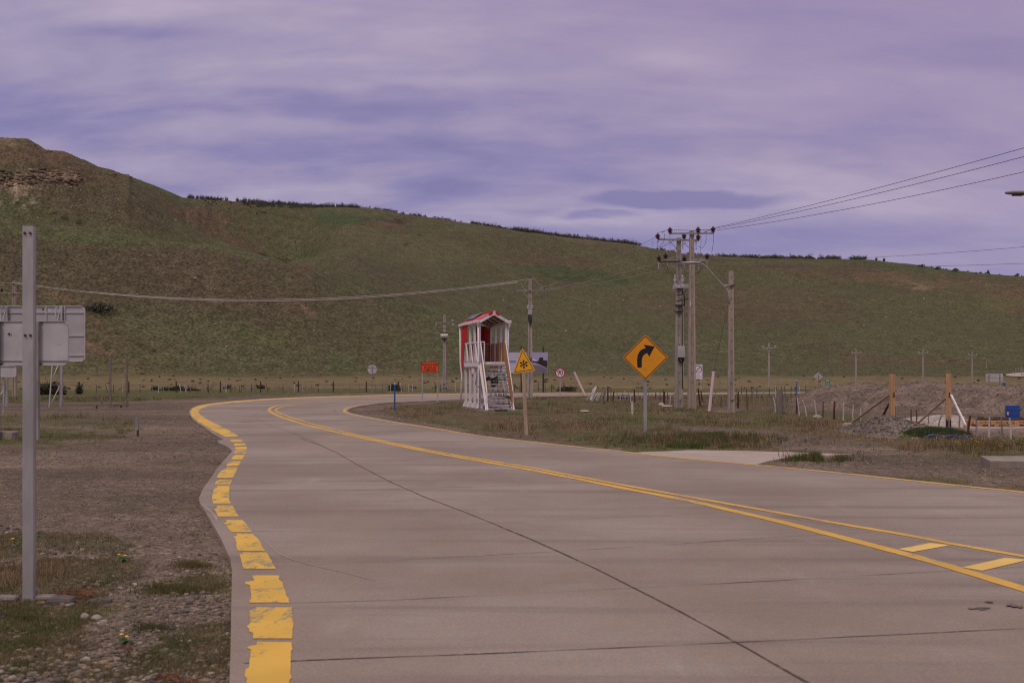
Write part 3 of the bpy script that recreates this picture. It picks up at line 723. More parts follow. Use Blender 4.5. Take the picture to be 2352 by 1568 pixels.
for bi, (v0, v1) in enumerate(BLOCKS):
    n = max(3, int((v1 - v0) / 4)); rows = []
    y0, y1 = G(0, v0)[1], G(0, v1)[1]; jl = jr = 0
    insl = rnd.uniform(0, .5)
    for k in range(n + 1):
        y = y0 + (y1 - y0) * k / n; v = HOR + EYE * FPX / y
        if rnd.random() < .22: jl = rnd.uniform(-.02, .02); jr = rnd.uniform(-.012, .012)
        wpx = 1 / (v - HOR) * EYE
        xl = (ip(YL, v) - CX) * wpx + jl + (0.05 if (k / n) < insl * .6 else 0); xr = (ip(YR, v) - CX) * wpx + jr
        rows.append((xl, xr, y))
    for (xl, xr, y) in rows:
        edge.v += [(xl, y + rnd.uniform(-.01, .01), .0145), ((xl + xr) / 2, y, .0145), (xr, y + rnd.uniform(-.01, .01), .0145)]
    o = len(edge.v) - 3 * (n + 1)
    for k in range(n):
        for q in (0, 1):
            a_ = o + 3 * k + q; edge.f.append((a_ + 3, a_ + 4, a_ + 1, a_)); edge.m.append(0)
SOLID_R = [(548, 1002), (520, 985), (480, 966), (463, 955), (455, 947.5), (460, 940), (480, 931.5), (530, 925.3), (600, 919.6), (700, 914.2), (800, 911), (900, 908.3), (1050, 905.3), (1230, 904), (1400, 903.4), (1700, 902)]
SOLID_L = [(518, 1004), (490, 990), (458, 971), (441, 957), (436.5, 946), (442, 938), (463, 930), (530, 922), (600, 916.8), (700, 912), (800, 909.2), (900, 906.8), (1050, 904.1), (1230, 903.1), (1400, 902.6), (1700, 901.4)]
a_, b_ = gpts(SOLID_L), gpts(SOLID_R); o = len(edge.v)
for (p, q) in zip(a_, b_): edge.v += [(p[0], p[1], .0145), (q[0], q[1], .0145)]
for i in range(len(a_) - 1): edge.f.append((o + 2 * i + 1, o + 2 * i + 3, o + 2 * i + 2, o + 2 * i)); edge.m.append(0)
def flipf(m):
    for i, f in enumerate(m.f):
        a, b, c = [Vector(m.v[k]) for k in f[:3]]
        if (b - a).cross(c - a).z < 0: m.f[i] = tuple(reversed(f))
flipf(edge)
edge.build('yellow_edge_line', 'paint_edge', road)
near_c = [(3400, 1710), (2700, 1465), (2352, 1355), (2219, 1315.3), (2151, 1294), (2065.6, 1270.9), (1980, 1248.4), (1877.6, 1221.7), (1775, 1195.5), (1672.5, 1172), (1570, 1148.5), (1433, 1123), (1340, 1103.5), (1200, 1076.5), (1000, 1042), (860, 1013), (760, 990.5), (700, 976), (650, 960), (627, 950), (617, 943), (620.5, 937.5), (634, 932.5), (655, 928.5), (700, 924.5), (760, 921), (850, 917), (960, 913.4)]
far_c = [(3400, 1480), (2700, 1341), (2352, 1279.8), (2185, 1251), (2082.7, 1230.6), (1980, 1213.5), (1877.6, 1195.7), (1775, 1176.6), (1672.5, 1158.5), (1570, 1140.5), (1433, 1115.5), (1340, 1098), (1200, 1071.5), (1000, 1038.5), (860, 1009.5), (760, 985.5), (710, 972), (668, 959), (641, 949), (632.5, 943.5), (635.5, 938.5), (650, 934), (672, 930), (715, 926), (770, 922.4), (860, 918), (970, 914.2)]
ribbon('yellow_centre_line', smooth_line(gpts(near_c)), .165, .0145, 'paint_line', .006, road, seed=1)
ribbon('yellow_centre_line', smooth_line(gpts(far_c)), .125, .0148, 'paint_line', .008, road, gaps=((.66, .664), (.60, .603), (.70, .702)), seed=2)
right_l = [(4600, 1385), (2900, 1192), (2352, 1131.5), (2200, 1116.5), (1900, 1084.3), (1740, 1069.3), (1560, 1053), (1450, 1040.5), (1250, 1018.8), (1100, 1001.7), (990, 983.2), (905, 969.8), (830, 956), (795, 948.5), (789, 943), (797, 937), (820, 931.5), (858, 926.5), (900, 923.3), (985, 919.8), (1040, 916.9), (1100, 913.8)]
ribbon('yellow_verge_line', smooth_line(gpts(right_l)), lambda t: .13, .0145, 'paint_line', .012, road, seed=4)
# cross bars in the widening median
for k, q in enumerate(([(2247, 1264), (2262, 1260), (2333, 1248), (2370, 1252), (2300, 1266), (2262, 1271)], [(2000, 1)],)):
    if len(q) < 4: continue
def quad(name, q, mat, z=.0152):
    pts = gpts(q); m = MB(); m.v = [(x, y, z) for x, y in pts]; m.f = [tuple(range(len(pts)))]; m.m = [0]; flipf(m); return m.build(name, mat, road)
def z7(x, y): return ((1500 + x / 2.219) * .91875, (1080 + y / 2.219) * .91875)
quad('yellow_cross_bar', [z7(1655, 655), z7(1830, 621), z7(1945, 633), z7(1735, 671)], 'paint_fresh')
quad('yellow_cross_bar', [z7(2010, 757), z7(2250, 703), z7(2380, 715), z7(2120, 776)], 'paint_fresh')
quad('yellow_cross_bar', [z7(2420, 880), z7(2800, 800), z7(2960, 815), z7(2560, 915)], 'paint_fresh')
# slab joints
ribbon('long_joint', smooth_line(gpts([(2160, 1760), (1960, 1632), (1850, 1568), (1690, 1477), (1455, 1350), (1270, 1262), (1100, 1190), (930, 1125), (820, 1068), (765, 1035), (688, 1006)]), 1), .019, .0142, 'joint_tar', .006, road, seed=5)
ribbon('long_joint', smooth_line(gpts([(745, 1026), (690, 1001), (640, 984), (606, 972), (592, 963), (586, 955), (590, 948), (612, 942), (640, 938)]), 1), .02, .0142, 'joint_fine', .004, road, seed=6)
ribbon('long_joint', gpts([(2352, 1289), (2185, 1259), (2082, 1238.5), (1980, 1221), (1877, 1203), (1775, 1184)]), .008, .0143, 'joint_fine', .003, road, seed=16)
JN = [[(560, 1526), (800, 1516), (1130, 1504), (1700, 1478), (1950, 1466), (2352, 1446), (2900, 1420)],
      [(665, 1388), (900, 1381), (1200, 1366), (1455, 1353), (1800, 1335), (2130, 1316), (2352, 1304)],
      [(560, 1306), (800, 1295), (1050, 1281), (1290, 1268), (1500, 1255), (1800, 1234), (2000, 1224)],
      [(580, 1222), (800, 1220), (1050, 1208), (1400, 1190), (1720, 1176)],
      [(480, 1130), (620, 1130), (760, 1128), (950, 1123), (1130, 1118), (1300, 1109)],
      [(495, 1113), (600, 1111), (760, 1107), (960, 1104), (1180, 1104)],
      [(540, 1165), (700, 1160), (960, 1150), (1250, 1142)], [(560, 1075), (700, 1070), (900, 1062)]]
for i, q in enumerate(JN):
    ribbon('cross_joint', gpts(q), (.010, .007, .006, .006, .011, .011, .005, .005)[i], .0141, 'joint_tar' if i in (0, 1, 4, 5) else 'joint_fine', .006, road, seed=20 + i)
for i, q in enumerate(([(484, 936.6), (560, 937.6), (545, 938.6)], [(510, 968), (588, 970.3), (560, 970.8)], [(672, 919), (740, 921)], [(1250, 9e3)],)):
    if len(q) > 1: ribbon('tar_patch', gpts(q), .07, .0144, 'skid', .02, road, seed=40 + i)
# scuffs: a scraped curve and faint wheel marks
ribbon('scrape_mark', smooth_line(gpts([(583, 1225), (610, 1245), (640, 1276), (700, 1297), (780, 1315), (860, 1335)])), .011, .0143, 'chalk', .003, road, seed=50)
ribbon('scrape_mark', smooth_line(gpts([(463, 1160), (490, 1180), (500, 1200)])), .02, .0143, 'chalk', .008, road, seed=51)
ribbon('wheel_mark', smooth_line(gpts([(770, 940), (765, 947), (800, 957), (900, 973)])), .05, .0142, 'joint_fine', .02, road, seed=52)
for i, (u, v) in enumerate(((1890, 1385), (900, 1384))):
    ribbon('scrape_mark', gpts([(u, v), (u + 14, v - 1)]), .01, .0143, 'chalk', .003, road, seed=60 + i)
for n_, (x0, y0, rx, ry) in enumerate(((2110, 988, 90, 10), (2160, 953, 40, 8), (2300, 975, 60, 14))):
    rr_ = random.Random(n_ + 9)
    for k in range(5):
        cx_, cy_ = x0 + rr_.uniform(-.6, .6) * rx, y0 + rr_.uniform(-.6, .6) * ry
        quad('tar_patch', [z7(cx_ + rx * rr_.uniform(.2, .5) * math.cos(t), cy_ + ry * rr_.uniform(.2, .6) * math.sin(t)) for t in np.linspace(0, 5.6, 9)], 'skid', .0150 + .0006 * k + .003 * n_)

# concrete driveway apron on the right
drive = flat_sheet('driveway', [G(*z7(*p)) for p in [(140, 119), (250, 110), (370, 107), (490, 100), (800, 104), (1100, 113), (1395, 122), (1330, 129), (1150, 134), (1020, 146), (930, 162), (875, 178), (868, 188), (905, 200), (600, 172), (300, 139)]], .0075, 'concrete_slab', skirt=.1)
tag(drive, 'pale concrete driveway apron joining the road', 'driveway', kind='structure')
# far carriageway climbing out of sight on the right
fr = MB(); fr_pts = [(2700, 374), (2400, 378), (2345, 384), (2328, 392), (2330, 401), (2350, 407), (2420, 411), (2700, 416)]
P = []
for u, d in fr_pts: P.append((GX(u, d), d))
P = dense(smooth_line(P), 3)
for i, p in enumerate(P):
    a, b = P[max(0, i - 1)], P[min(len(P) - 1, i + 1)]; l = math.dist(a, b); nx, ny = -(b[1] - a[1]) / l, (b[0] - a[0]) / l
    for s_ in (-3, -1, 1, 3): fr.v.append((p[0] + nx * s_, p[1] + ny * s_, gz(p[0] + nx * s_, p[1] + ny * s_) + .22))
for i in range(len(P) - 1):
    for q in range(3): fr.f.append((4 * i + q, 4 * i + q + 4, 4 * i + q + 5, 4 * i + q + 1)); fr.m.append(0)
flipf(fr)
tag(fr.build('far_road', 'concrete_slab'), 'pale stretch of road curving round in the distance on the right', 'road', kind='structure')
# ------------------------------------------------------------------ utility poles
def shaft(root, h, wb, wt, mat='concrete_pole', x=0.0, y=0.0, holes=True, name='pole_shaft', depth=1.25):
    m = MB(); f = .28                                   # H-section: two flanges and a recessed web
    for s in (-1, 1):
        m.beam((x + s * wb * (1 - f) / 2, y, -.4), (x + s * wt * (1 - f) / 2, y, h), wb * f, wb * depth, wt * f, wt * depth, up=(0, 1, 0), mi=0)
    m.beam((x, y, -.4), (x, y, h - .002), wb * (1 - 2 * f) + .001, wb * depth * .62, wt * (1 - 2 * f) + .001, wt * depth * .82, up=(0, 1, 0), mi=0)
    if holes:
        z = 1.3
        while z < h - .2:
            k = z / h; ww = wb + (wt - wb) * k
            m.box((x, y - ww * depth * (.31 + .10 * k) - .004, z), (.03, .02, .05), 1); z += .48
    return m.build(name, [mat, 'dark_steel'], root)
def insulator(root, x, y, z, s=1.0, mat='insulator', up=True):
    m = MB(); d = 1 if up else -1
    prof = [(0, .02), (.03, .02), (.03, .085), (.06, .09), (.07, .06), (.10, .06), (.11, .10), (.15, .105), (.17, .07), (.20, .065), (.21, .03), (.25, .025)]
    m.tube([(x, y, z + d * p[0] * s) for p in prof], [p[1] * s for p in prof], 10)
    return m.build('insulator', mat, root)
def arm(root, x0, x1, z, y=0, t=.08, name='crossarm', mat='galvanised_dull', x=0):
    return MB().box((x + (x0 + x1) / 2, y, z), (x1 - x0, t, t)).build(name, mat, root)
def brace(root, p0, p1, w=.04, mat='galvanised_dull', name='brace'):
    return MB().beam(p0, p1, w, w * .5).build(name, mat, root)
def vbraces(root, span, z, zb, y=-.12):
    for s in (-1, 1): brace(root, (s * span, y, z), (s * .04, y, zb))
def wire(name, pts, r, mat, label, group=None, cat='cable'):
    o = MB().tube(pts, r, 5).build(name, mat); return tag(o, label, cat, group)
def sagline(p, q, sag, n=26):
    p, q = Vector(p), Vector(q)
    return [p + (q - p) * (k / n) - Vector((0, 0, 4 * sag * (k / n) * (1 - k / n))) for k in range(n + 1)]

# left pole behind the sign backs
Y1 = 86.0; px1 = 33.5
lp = empty('utility_pole', (GX(px1, Y1), Y1, 0), 0, 'pale concrete utility pole rising behind the grey sign backs at the left', 'utility pole', 'concrete utility poles')
shaft(lp, H(645, Y1), .29, .20, 'concrete_pole_pale')
arm(lp, -.95, 1.5, H(649, Y1) - .05, -.16, .05); arm(lp, -.98, 1.0, H(673.5, Y1), -.16, .09)
vbraces(lp, .55, H(675, Y1), H(688, Y1)); insulator(lp, -.9, -.16, H(671, Y1), 1.2); insulator(lp, 1.3, -.16, H(651, Y1), .7)
brace(lp, (-.16, -.14, H(676, Y1)), (-.75, -.14, H(722, Y1)), .015)

# middle pole behind the tower
Y2 = 80.0; px2 = 1217.5
mp = empty('utility_pole', (GX(px2, Y2), Y2, 0), 0, 'tall concrete utility pole behind the snowflake sign with a single high crossarm', 'utility pole', 'concrete utility poles')
shaft(mp, H(640, Y2), .40, .20)
arm(mp, -.98, 1.1, H(667.5, Y2), -.2, .07); vbraces(mp, .52, H(669, Y2), H(688, Y2), -.2)
insulator(mp, 0, -.05, H(640, Y2) - .02, .8); insulator(mp, 1.0, -.2, H(666, Y2), .7)
MB().tube([(-.42, -.2, H(652, Y2)), (-.20, -.2, H(645, Y2)), (.05, -.2, H(639, Y2)), (.35, -.2, H(643, Y2)), (.6, -.2, H(652, Y2)), (.85, -.2, H(661, Y2)), (1.05, -.2, H(665, Y2))], .013, 5).build('jumper_wire', 'wire_pale', mp)
MB().tube([(-.62, -.22, H(649, Y2)), (-.60, -.22, H(655, Y2)), (-.5, -.22, H(661, Y2)), (-.25, -.22, H(667, Y2))], .013, 5).build('jumper_wire', 'wire_pale', mp)
eq = MB(); eq.box((0, -.24, H(717, Y2)), (.30, .22, .40)); eq.box((0, -.22, H(708.5, Y2)), (.42, .26, .06)).build('recloser_tank', 'galvanised', mp, bevel=.02)
for s in (-1, 1): insulator(mp, s * .14, -.24, H(708, Y2), .9, 'porcelain')
MB().box((-.02, -.26, H(733, Y2)), (.24, .12, .3)).box((.02, -.27, H(745, Y2)), (.10, .08, .22)).build('cable_clamp', 'dark_steel', mp)
MB().tube([(-.1, -.26, H(724, Y2)), (-.14, -.28, H(735, Y2)), (.1, -.28, H(742, Y2)), (.12, -.27, H(730, Y2))], .03, 6).build('cable_loop', 'black_rubber', mp)
MB().box((.04, -.30, H(820.5, Y2)), (.17, .12, .19)).build('junction_box', 'galvanised_dull', mp)

# transformer pole further back
Y3 = 112.0
tp = empty('utility_pole', (GX(1021, Y3), Y3, 0), 0, 'concrete utility pole with a round transformer seen left of the red and white tower', 'utility pole', 'concrete utility poles')
shaft(tp, H(722, Y3), .40, .20, 'concrete_pole', 0, 0); shaft(tp, H(780, Y3), .34, .30, 'concrete_pole', .06, .24, False, 'twin_shaft')
arm(tp, -.93, .93, H(741, Y3), -.18, .09); vbraces(tp, .42, H(743, Y3), H(754, Y3), -.2)
insulator(tp, .80, -.18, H(739.5, Y3), 1.1, 'porcelain'); insulator(tp, -.80, -.18, H(743, Y3), 1.0, 'porcelain', False); insulator(tp, .86, -.18, H(743, Y3), 1.1, 'porcelain', False)
tk = MB(); tk.tube([(-.38, -.30, H(772, Y3)), (-.33, -.30, H(772, Y3)), (.33, -.30, H(772, Y3)), (.38, -.30, H(772, Y3))], [.20, .27, .27, .20], 16); tk.build('transformer', 'galvanised', tp, smooth=False)
for s in (-.25, -.08, .09, .24): insulator(tp, s, -.30, H(767, Y3), .75, 'insulator')
MB().box((0, -.28, H(778.5, Y3)), (.42, .2, .12)).build('transformer_bracket', 'dark_steel', tp)
MB().box((.22, -.22, H(883, Y3)), (.36, .2, .44)).build('meter_box', 'galvanised_dull', tp, bevel=.02)
for z in (878, 888.5): MB().box((.02, -.34, H(z, Y3)), (.66, .05, .07)).build('pole_band', 'galvanised', tp)

# twin pole at the right of the curve sign
Y4 = 58.0
k4 = Y4 / FPX                                            # metres per survey pixel there
x4 = GX(1570, Y4)
def z4(x, y): return ((1400 + x / 2.8) * .91875, (540 + y / 2.8) * .91875)
def z8(x, y):
    u, v = (1600 + x / 5.6) * .91875, (560 + y / 5.6) * .91875
    return ((u - 1570) * k4, H(v, Y4))
tw = empty('utility_pole', (x4, Y4, 0), 0, 'twin-shaft concrete utility pole carrying crossarms, brown insulators and a meter box', 'utility pole', 'concrete utility poles')
xa, xb = (1559 - 1570) * k4, (1581 - 1570) * k4
shaft(tw, H(546, Y4), .41, .20, 'concrete_pole', xa, 0); shaft(tw, H(536, Y4), .40, .20, 'concrete_pole_pale', xb, -1.1, True, 'twin_shaft')
def armz(a, b, y, t, mat='galvanised_dull'):
    (x0, zz0), (x1, zz1) = z8(*a), z8(*b); return MB().beam((x0, y, zz0), (x1, y, zz1), t, t * .9).build('crossarm', mat, tw)
armz((358, 178), (972, 174), -1.30, .075); armz((240, 222), (818, 235), -.22, .085); armz((405, 492), (932, 497), .24, .10, 'galvanised'); armz((247, 533), (700, 533), -.26, .055, 'wood_dark')
for a, b in (((385, 235), (515, 365)), ((750, 250), (690, 325)), ((605, 275), (670, 340)), ((470, 235), (240, 365)), ((640, 265), (430, 395)), ((545, 535), (632, 610)), ((632, 610), (540, 700)), ((415, 560), (505, 650)), ((505, 650), (545, 700)), ((820, 490), (785, 525))):
    (x0, q0), (x1, q1) = z8(*a), z8(*b); brace(tw, (x0, -.3, q0), (x1, -.3, q1), .032)
INS = [(240, 195, -.22), (370, 150, -1.3), (608, 195, -.22), (755, 145, -1.3), (805, 208, -.22), (960, 140, -1.3), (255, 505, -.26), (367, 460, .24), (748, 462, .24), (950, 465, .24), (632, 500, .24)]
for (x, y, yy) in INS:
    a, b = z8(x, y + 8); insulator(tw, a, yy, b - .06, 1.25)
for (x, y, yy) in ((240, 232, -.22), (590, 240, -.22), (775, 245, -.22), (395, 500, .24), (948, 505, .24), (768, 490, .24), (253, 545, -.26), (805, 570, -.26), (610, 560, -.26)):
    a, b = z8(x, y); m = MB(); m.tube([(a, yy, b), (a, yy, b - .08), (a, yy, b - .1), (a, yy, b - .34)], [.045, .045, .028, .02], 8); m.build('surge_arrester', 'porcelain', tw)
    MB().tube([(a, yy, b - .34), (a + .01, yy, b - .45)], .014, 6).build('arrester_lead', 'dark_steel', tw)
def jz(pts, yy, r=.010, mat='wire_dark', nm='jumper_wire'):
    q = [z8(*p) for p in pts]; MB().tube([(a, yy, b) for a, b in smooth_line(q)], r, 5).build(nm, mat, tw)
jz([(325, 150), (330, 190), (310, 280), (245, 340)], -.5); jz([(900, 150), (905, 270), (850, 360), (795, 320)], -.5); jz([(990, 130), (995, 250), (965, 430)], -.8)
jz([(400, 140), (400, 300), (405, 480)], -.5, .008); jz([(315, 540), (350, 640), (460, 720)], .1, .009); jz([(365, 570), (410, 660), (470, 715)], .1, .009); jz([(885, 560), (850, 660), (700, 730)], .1, .009)
jz([(705, 130), (700, 300), (715, 420)], -.8, .008); jz([(815, 110), (820, 300), (805, 430)], -.8, .008); jz([(175, 210), (160, 300), (150, 380)], -.3, .006); jz([(840, 570), (800, 640), (600, 710)], .05, .007)
jz([(220, 155), (290, 135), (360, 115), (430, 108), (620, 118), (760, 122), (960, 118)], -.9, .009); jz([(560, 175), (680, 130), (800, 108), (960, 105)], -.7, .009); jz([(700, 185), (810, 165), (880, 130), (960, 112)], -.7, .009)
for (x, y) in ((300, 130), (690, 125), (890, 135)):
    a, b = z8(x, y); MB().beam((a - .07, -.6, b - .03), (a + .07, -.6, b + .03), .06, .05).build('dead_end_clamp', 'porcelain', tw)
m = MB(); (a0, b0), (a1, b1) = z8(380, 171), z8(720, 171); m.beam((a0, -1.3, b0), (a1, -1.3, b1), .02, .012)
for k in range(14):
    a, b = z8(380 + k * 26, 171); m.beam((a, -1.3, b - .005), (a, -1.3, b + .14), .008, .008)
m.build('bird_spikes', 'wire_dark', tw)
for x in (481, 584):                                     # white bushings
    a, b = z8(x, 840); m = MB()
    pr = [(0, .05), (.03, .07), (.05, .055), (.08, .07), (.10, .055), (.13, .07), (.16, .085), (.30, .085), (.33, .05), (.35, .075), (.37, .05), (.40, .07), (.43, .05), (.47, .02), (.52, .015)]
    m.tube([(a, -.28, b - .05 + p[0]) for p in pr], [p[1] for p in pr], 12); m.build('bushing', 'porcelain', tw)
(a0, b0), (a1, b1) = z8(455, 905), z8(720, 848); MB().box(((a0 + a1) / 2, -.26, (b0 + b1) / 2), (a1 - a0, .14, b1 - b0)).build('switch_cabinet', 'galvanised', tw, bevel=.01)
for (x, y) in ((497, 860), (583, 865), (528, 880)):
    a, b = z8(x, y); MB().box((a, -.336, b), (.085, .008, .10)).build('notice_plate', 'sign_white', tw)
(a0, b0) = z8(458, 893); MB().box((a0, -.27, b0), (.08, .1, .18)).build('end_fitting', 'galvanised', tw)
jz([(580, 905), (583, 960), (570, 1000), (505, 998)], -.30, .028, 'black_rubber', 'cable_loop'); jz([(640, 925), (590, 985), (520, 1010)], -.33, .022, 'black_rubber', 'cable_loop')
jz([(600, 985), (612, 1050), (605, 1160)], -.3, .03, 'black_rubber', 'down_cable'); jz([(578, 1090), (580, 1600), (582, 2300)], -.26, .024, 'black_rubber', 'down_cable'); jz([(592, 1130), (594, 2200)], -.28, .024, 'galvanised', 'conduit')
(a0, b0), (a1, b1) = z8(497, 1088), z8(660, 1062); MB().beam((a0, -.4, b0), (a1, -1.0, b1), .05, .05).build('tie_bar', 'dark_steel', tw)
for y in (1137, 1222):
    a, b = z8(540, y); MB().box((a, -.05, b), (.42, .52, .03)).build('pole_band', 'dark_steel', tw)
a, b = z8(625, 1225); MB().box((a, -.6, b), (.14, .04, .035)).build('spacer', 'wood_timber', tw)
a, b = z8(648, 1140); MB().box((a, -1.32, b), (.04, .03, .26)).build('notice_plate', 'sign_white', tw)
u, v = z4(842, 951); mx = (u - 1570) * k4
MB().box((mx, -.36, H(v, Y4)), (.36, .22, .58)).build('meter_box', 'sign_back', tw, bevel=.02)
MB().tube([(mx - .12, -.33, H(v, Y4) - .30), (mx - .10, -.33, H(v, Y4) - .46), (mx + .02, -.33, H(v, Y4) - .56), (mx + .12, -.33, H(v, Y4) - .46), (mx + .12, -.33, H(v, Y4) - .30)], .03, 6).build('cable_loop', 'black_rubber', tw)
MB().box((xa + .03, -.30, H(914, Y4)), (.12, .05, .05)).build('pole_band', 'galvanised', tw)

# lamp pole right of it, with its arm reaching left
Y5 = 51.4; x5 = GX(1679, Y5); k5 = Y5 / FPX
lamp = empty('street_lamp', (x5, Y5, 0), 0, 'concrete lamp post with a bent steel arm reaching left to the twin pole', 'street lamp')
shaft(lamp, H(622, Y5), .28, .175, 'concrete_pole_pale', 0, 0)
def p5(x, y):
    u, v = (1600 + x / 5.6) * .91875, (560 + y / 5.6) * .91875; return ((u - 1679) * k5, H(v, Y5))
ar = [p5(*q) for q in ((1240, 1110), (1238, 1010), (1232, 950), (1205, 912), (1100, 800), (960, 645), (900, 585), (870, 566), (840, 558), (790, 556))]
MB().tube([(a, -.17, b) for a, b in ar], [.03] * 4 + [.022] * 6, 8).build('lamp_arm', 'galvanised', lamp, smooth=True)
a, b = p5(700, 548)
hd = MB(); pr = [(-.43, .010, .010), (-.38, .07, .03), (-.2, .12, .045), (.1, .13, .055), (.3, .11, .05), (.42, .06, .035), (.46, .035, .03)]
def blade(m, pr, cx, y, cz, flip=1):
    n = 12; o = len(m.v)
    for (dx_, hw, hh) in pr:
        for k in range(n):
            t = 2 * math.pi * k / n; m.v.append((cx + dx_ * flip, y + hw * math.cos(t), cz + hh * math.sin(t) + (.012 if math.sin(t) > 0 else 0)))
    for i in range(len(pr) - 1):
        for k in range(n):
            k2 = (k + 1) % n; f = (o + i * n + k, o + i * n + k2, o + (i + 1) * n + k2, o + (i + 1) * n + k)
            m.f.append(f if flip > 0 else f[::-1]); m.m.append(0)
    m.f.append(tuple(o + k for k in range(n))); m.m.append(0); m.f.append(tuple(o + (len(pr) - 1) * n + k for k in reversed(range(n)))); m.m.append(0)
blade(hd, pr, a, -.17, b); hd.build('lamp_head', 'galvanised', lamp, smooth=True)
MB().box((a - .02, -.17, b - .052), (.34, .16, .02)).build('lamp_lens', 'porcelain', lamp)
MB().tube([(-.05, -.2, H(656, Y5)), (-.28, -.2, H(656.5, Y5))], .02, 6).tube([(-.28, -.2, H(654, Y5)), (-.28, -.2, H(659, Y5))], .045, 8).build('wire_bracket', 'galvanised', lamp)
MB().box((0, -.16, H(656, Y5)), (.30, .05, .05)).build('pole_band', 'dark_steel', lamp)
MB().box((.03, -.19, H(915, Y5)), (.16, .05, .05)).build('pole_band', 'galvanised', lamp)
MB().tube([(-.13, -.16, .1), (-.13, -.16, 1.9)], .018, 6).build('ground_conduit', 'galvanised', lamp)

# lamp reaching in from the right edge
Y6 = 30.0; r6 = empty('street_lamp', (GX(2450, Y6), Y6, 0), 0, 'dark cobra-head street lamp poking into the sky from the right edge', 'street lamp')
MB().tube([(0, 0, -.3), (0, 0, 5.4), (-.03, 0, 5.9), (-.25, 0, 6.35), (-.55, 0, 6.5)], [.09, .06, .05, .045, .04], 10).build('lamp_post', 'galvanised_dull', r6, smooth=True)
hd = MB(); hx, hz = GX(2333, Y6) - GX(2450, Y6), H(443.5, Y6); blade(hd, [(-.29, .012, .008), (-.25, .07, .026), (-.12, .13, .042), (.1, .15, .05), (.25, .12, .046), (.36, .07, .04), (.8, .04, .035)], hx, 0, hz)
hd.build('lamp_head', 'lamp_body', r6, smooth=True); MB().box((hx + .06, 0, hz - .048), (.26, .17, .04)).build('lamp_lens', 'rust', r6)

# off-picture pole that the near wires run to
op = empty('utility_pole', (22.0, 15.0, 0), R(15), 'concrete utility pole standing beyond the right edge of the photo', 'utility pole', 'concrete utility poles')
shaft(op, 9.6, .40, .20); arm(op, -1.0, 1.0, 9.1, -.2, .1); arm(op, -.8, .8, 7.6, -.2, .1)

# cables
zt = lambda v: H(v, Y4)
wire('power_cable', sagline((GX(42, Y1), Y1 - .2, H(651, Y1)), (GX(1213, Y2), Y2 - .2, H(642, Y2)), 1.33), .024, 'wire_pale', 'pale overhead cable spanning the brown slope between the left pole and the middle pole', 'left span cables')
wire('power_cable', sagline((GX(44, Y1), Y1 - .6, H(650, Y1)), (GX(1190, Y2), Y2 - .3, H(648, Y2)), 1.36), .024, 'wire_pale', 'pale overhead cable spanning the brown slope between the left pole and the middle pole', 'left span cables')
wire('power_cable', sagline((GX(20, Y1), Y1 - .2, H(649, Y1)), (GX(1187, Y2), Y2 - .3, H(650, Y2)), 1.37), .022, 'wire_pale', 'pale overhead cable spanning the brown slope between the left pole and the middle pole', 'left span cables')
for i, (u0, v0, u1, v1, s, lb) in enumerate(((1225, 666, 1506, 544, .25, 'uppermost thin cable from the middle pole up to the twin pole'), (1232, 666, 1600, 572, .30, 'middle thin cable from the middle pole up to the twin pole'), (1250, 666, 1640, 585, .3, 'lowest thin cable from the middle pole crossing below the other two'))):
    wire('power_cable', sagline((GX(u0, Y2), Y2 - .2, H(v0, Y2)), (GX(u1, Y4), Y4, H(v1, Y4)), s), .009, 'wire_pale', lb, 'cables from middle pole to twin pole')
def to_right(u0, v0, u_edge, v_edge, d_edge, sag, r, lb, z1):
    p = Vector((GX(u0, Y4), Y4 - .8, H(v0, Y4))); e = Vector((GX(u_edge, d_edge), d_edge, H(v_edge, d_edge)))
    # parabola through p and e, ending at x=22, y~15
    t1 = (e.y - p.y) / (15.0 - p.y); q = Vector((p.x + (e.x - p.x) / t1, 15.0, 0))
    # choose end height so that the curve passes through e
    q.z = (e.z - p.z * (1 - t1) + 4 * sag * t1 * (1 - t1)) / t1
    return wire('power_cable', sagline(p, q, sag, 40), r, 'wire_dark', lb, 'cables running off to the right')
to_right(1625, 530, 2352, 340, 34.0, .32, .010, 'uppermost dark cable sweeping from the twin pole to the right edge of the sky', 9)
to_right(1628, 531, 2352, 360, 34.8, .40, .010, 'second dark cable sweeping to the right edge just under the uppermost', 9)
to_right(1640, 533, 2352, 395, 36.5, .60, .010, 'third dark cable sweeping to the right edge, well below the upper pair', 9)
to_right(1625, 600, 2352, 567, 36.5, .75, .006, 'faint thin cable crossing the low sky above the right-hand hill', 7)
to_right(1625, 612, 2352, 605, 38.0, .60, .006, 'faintest thin cable, lowest of those leaving on the right', 7)
def sleeve(base, top, y, r, label, mat='pink_plastic'):
    e = empty('guy_guard', (GX(base[0], y), y, 0), 0, label, 'guy wire guard', 'guy wire guards')
    tx, tz = GX(top[0], y) - GX(base[0], y), H(top[1], y); MB().tube([(0, 0, -.1), (tx, .25, tz)], r, 10).build('tube', mat, e)
    MB().tube([(tx, .25, tz), (tx * 1.02, .26, tz + .05)], r * 1.25, 10).build('end_cap', 'sign_white', e); return e, (GX(top[0], y), y + .25, tz)
_, g1 = sleeve((1345, 905), (1320, 856), 90, .085, 'leaning pale pink tube by the collapsed end of the fence')
_, g2 = sleeve((1629, 942), (1641, 856), 53.8, .075, 'leaning pale pink tube between the twin pole and the lamp post', 'pink_plastic')
wire('guy_wire', sagline(g1, (GX(1224, Y2), Y2 - .2, H(672, Y2)), .1), .009, 'wire_pale', 'thin guy wire from the middle pole down to the pink tube by the broken fence', cat='guy wire')
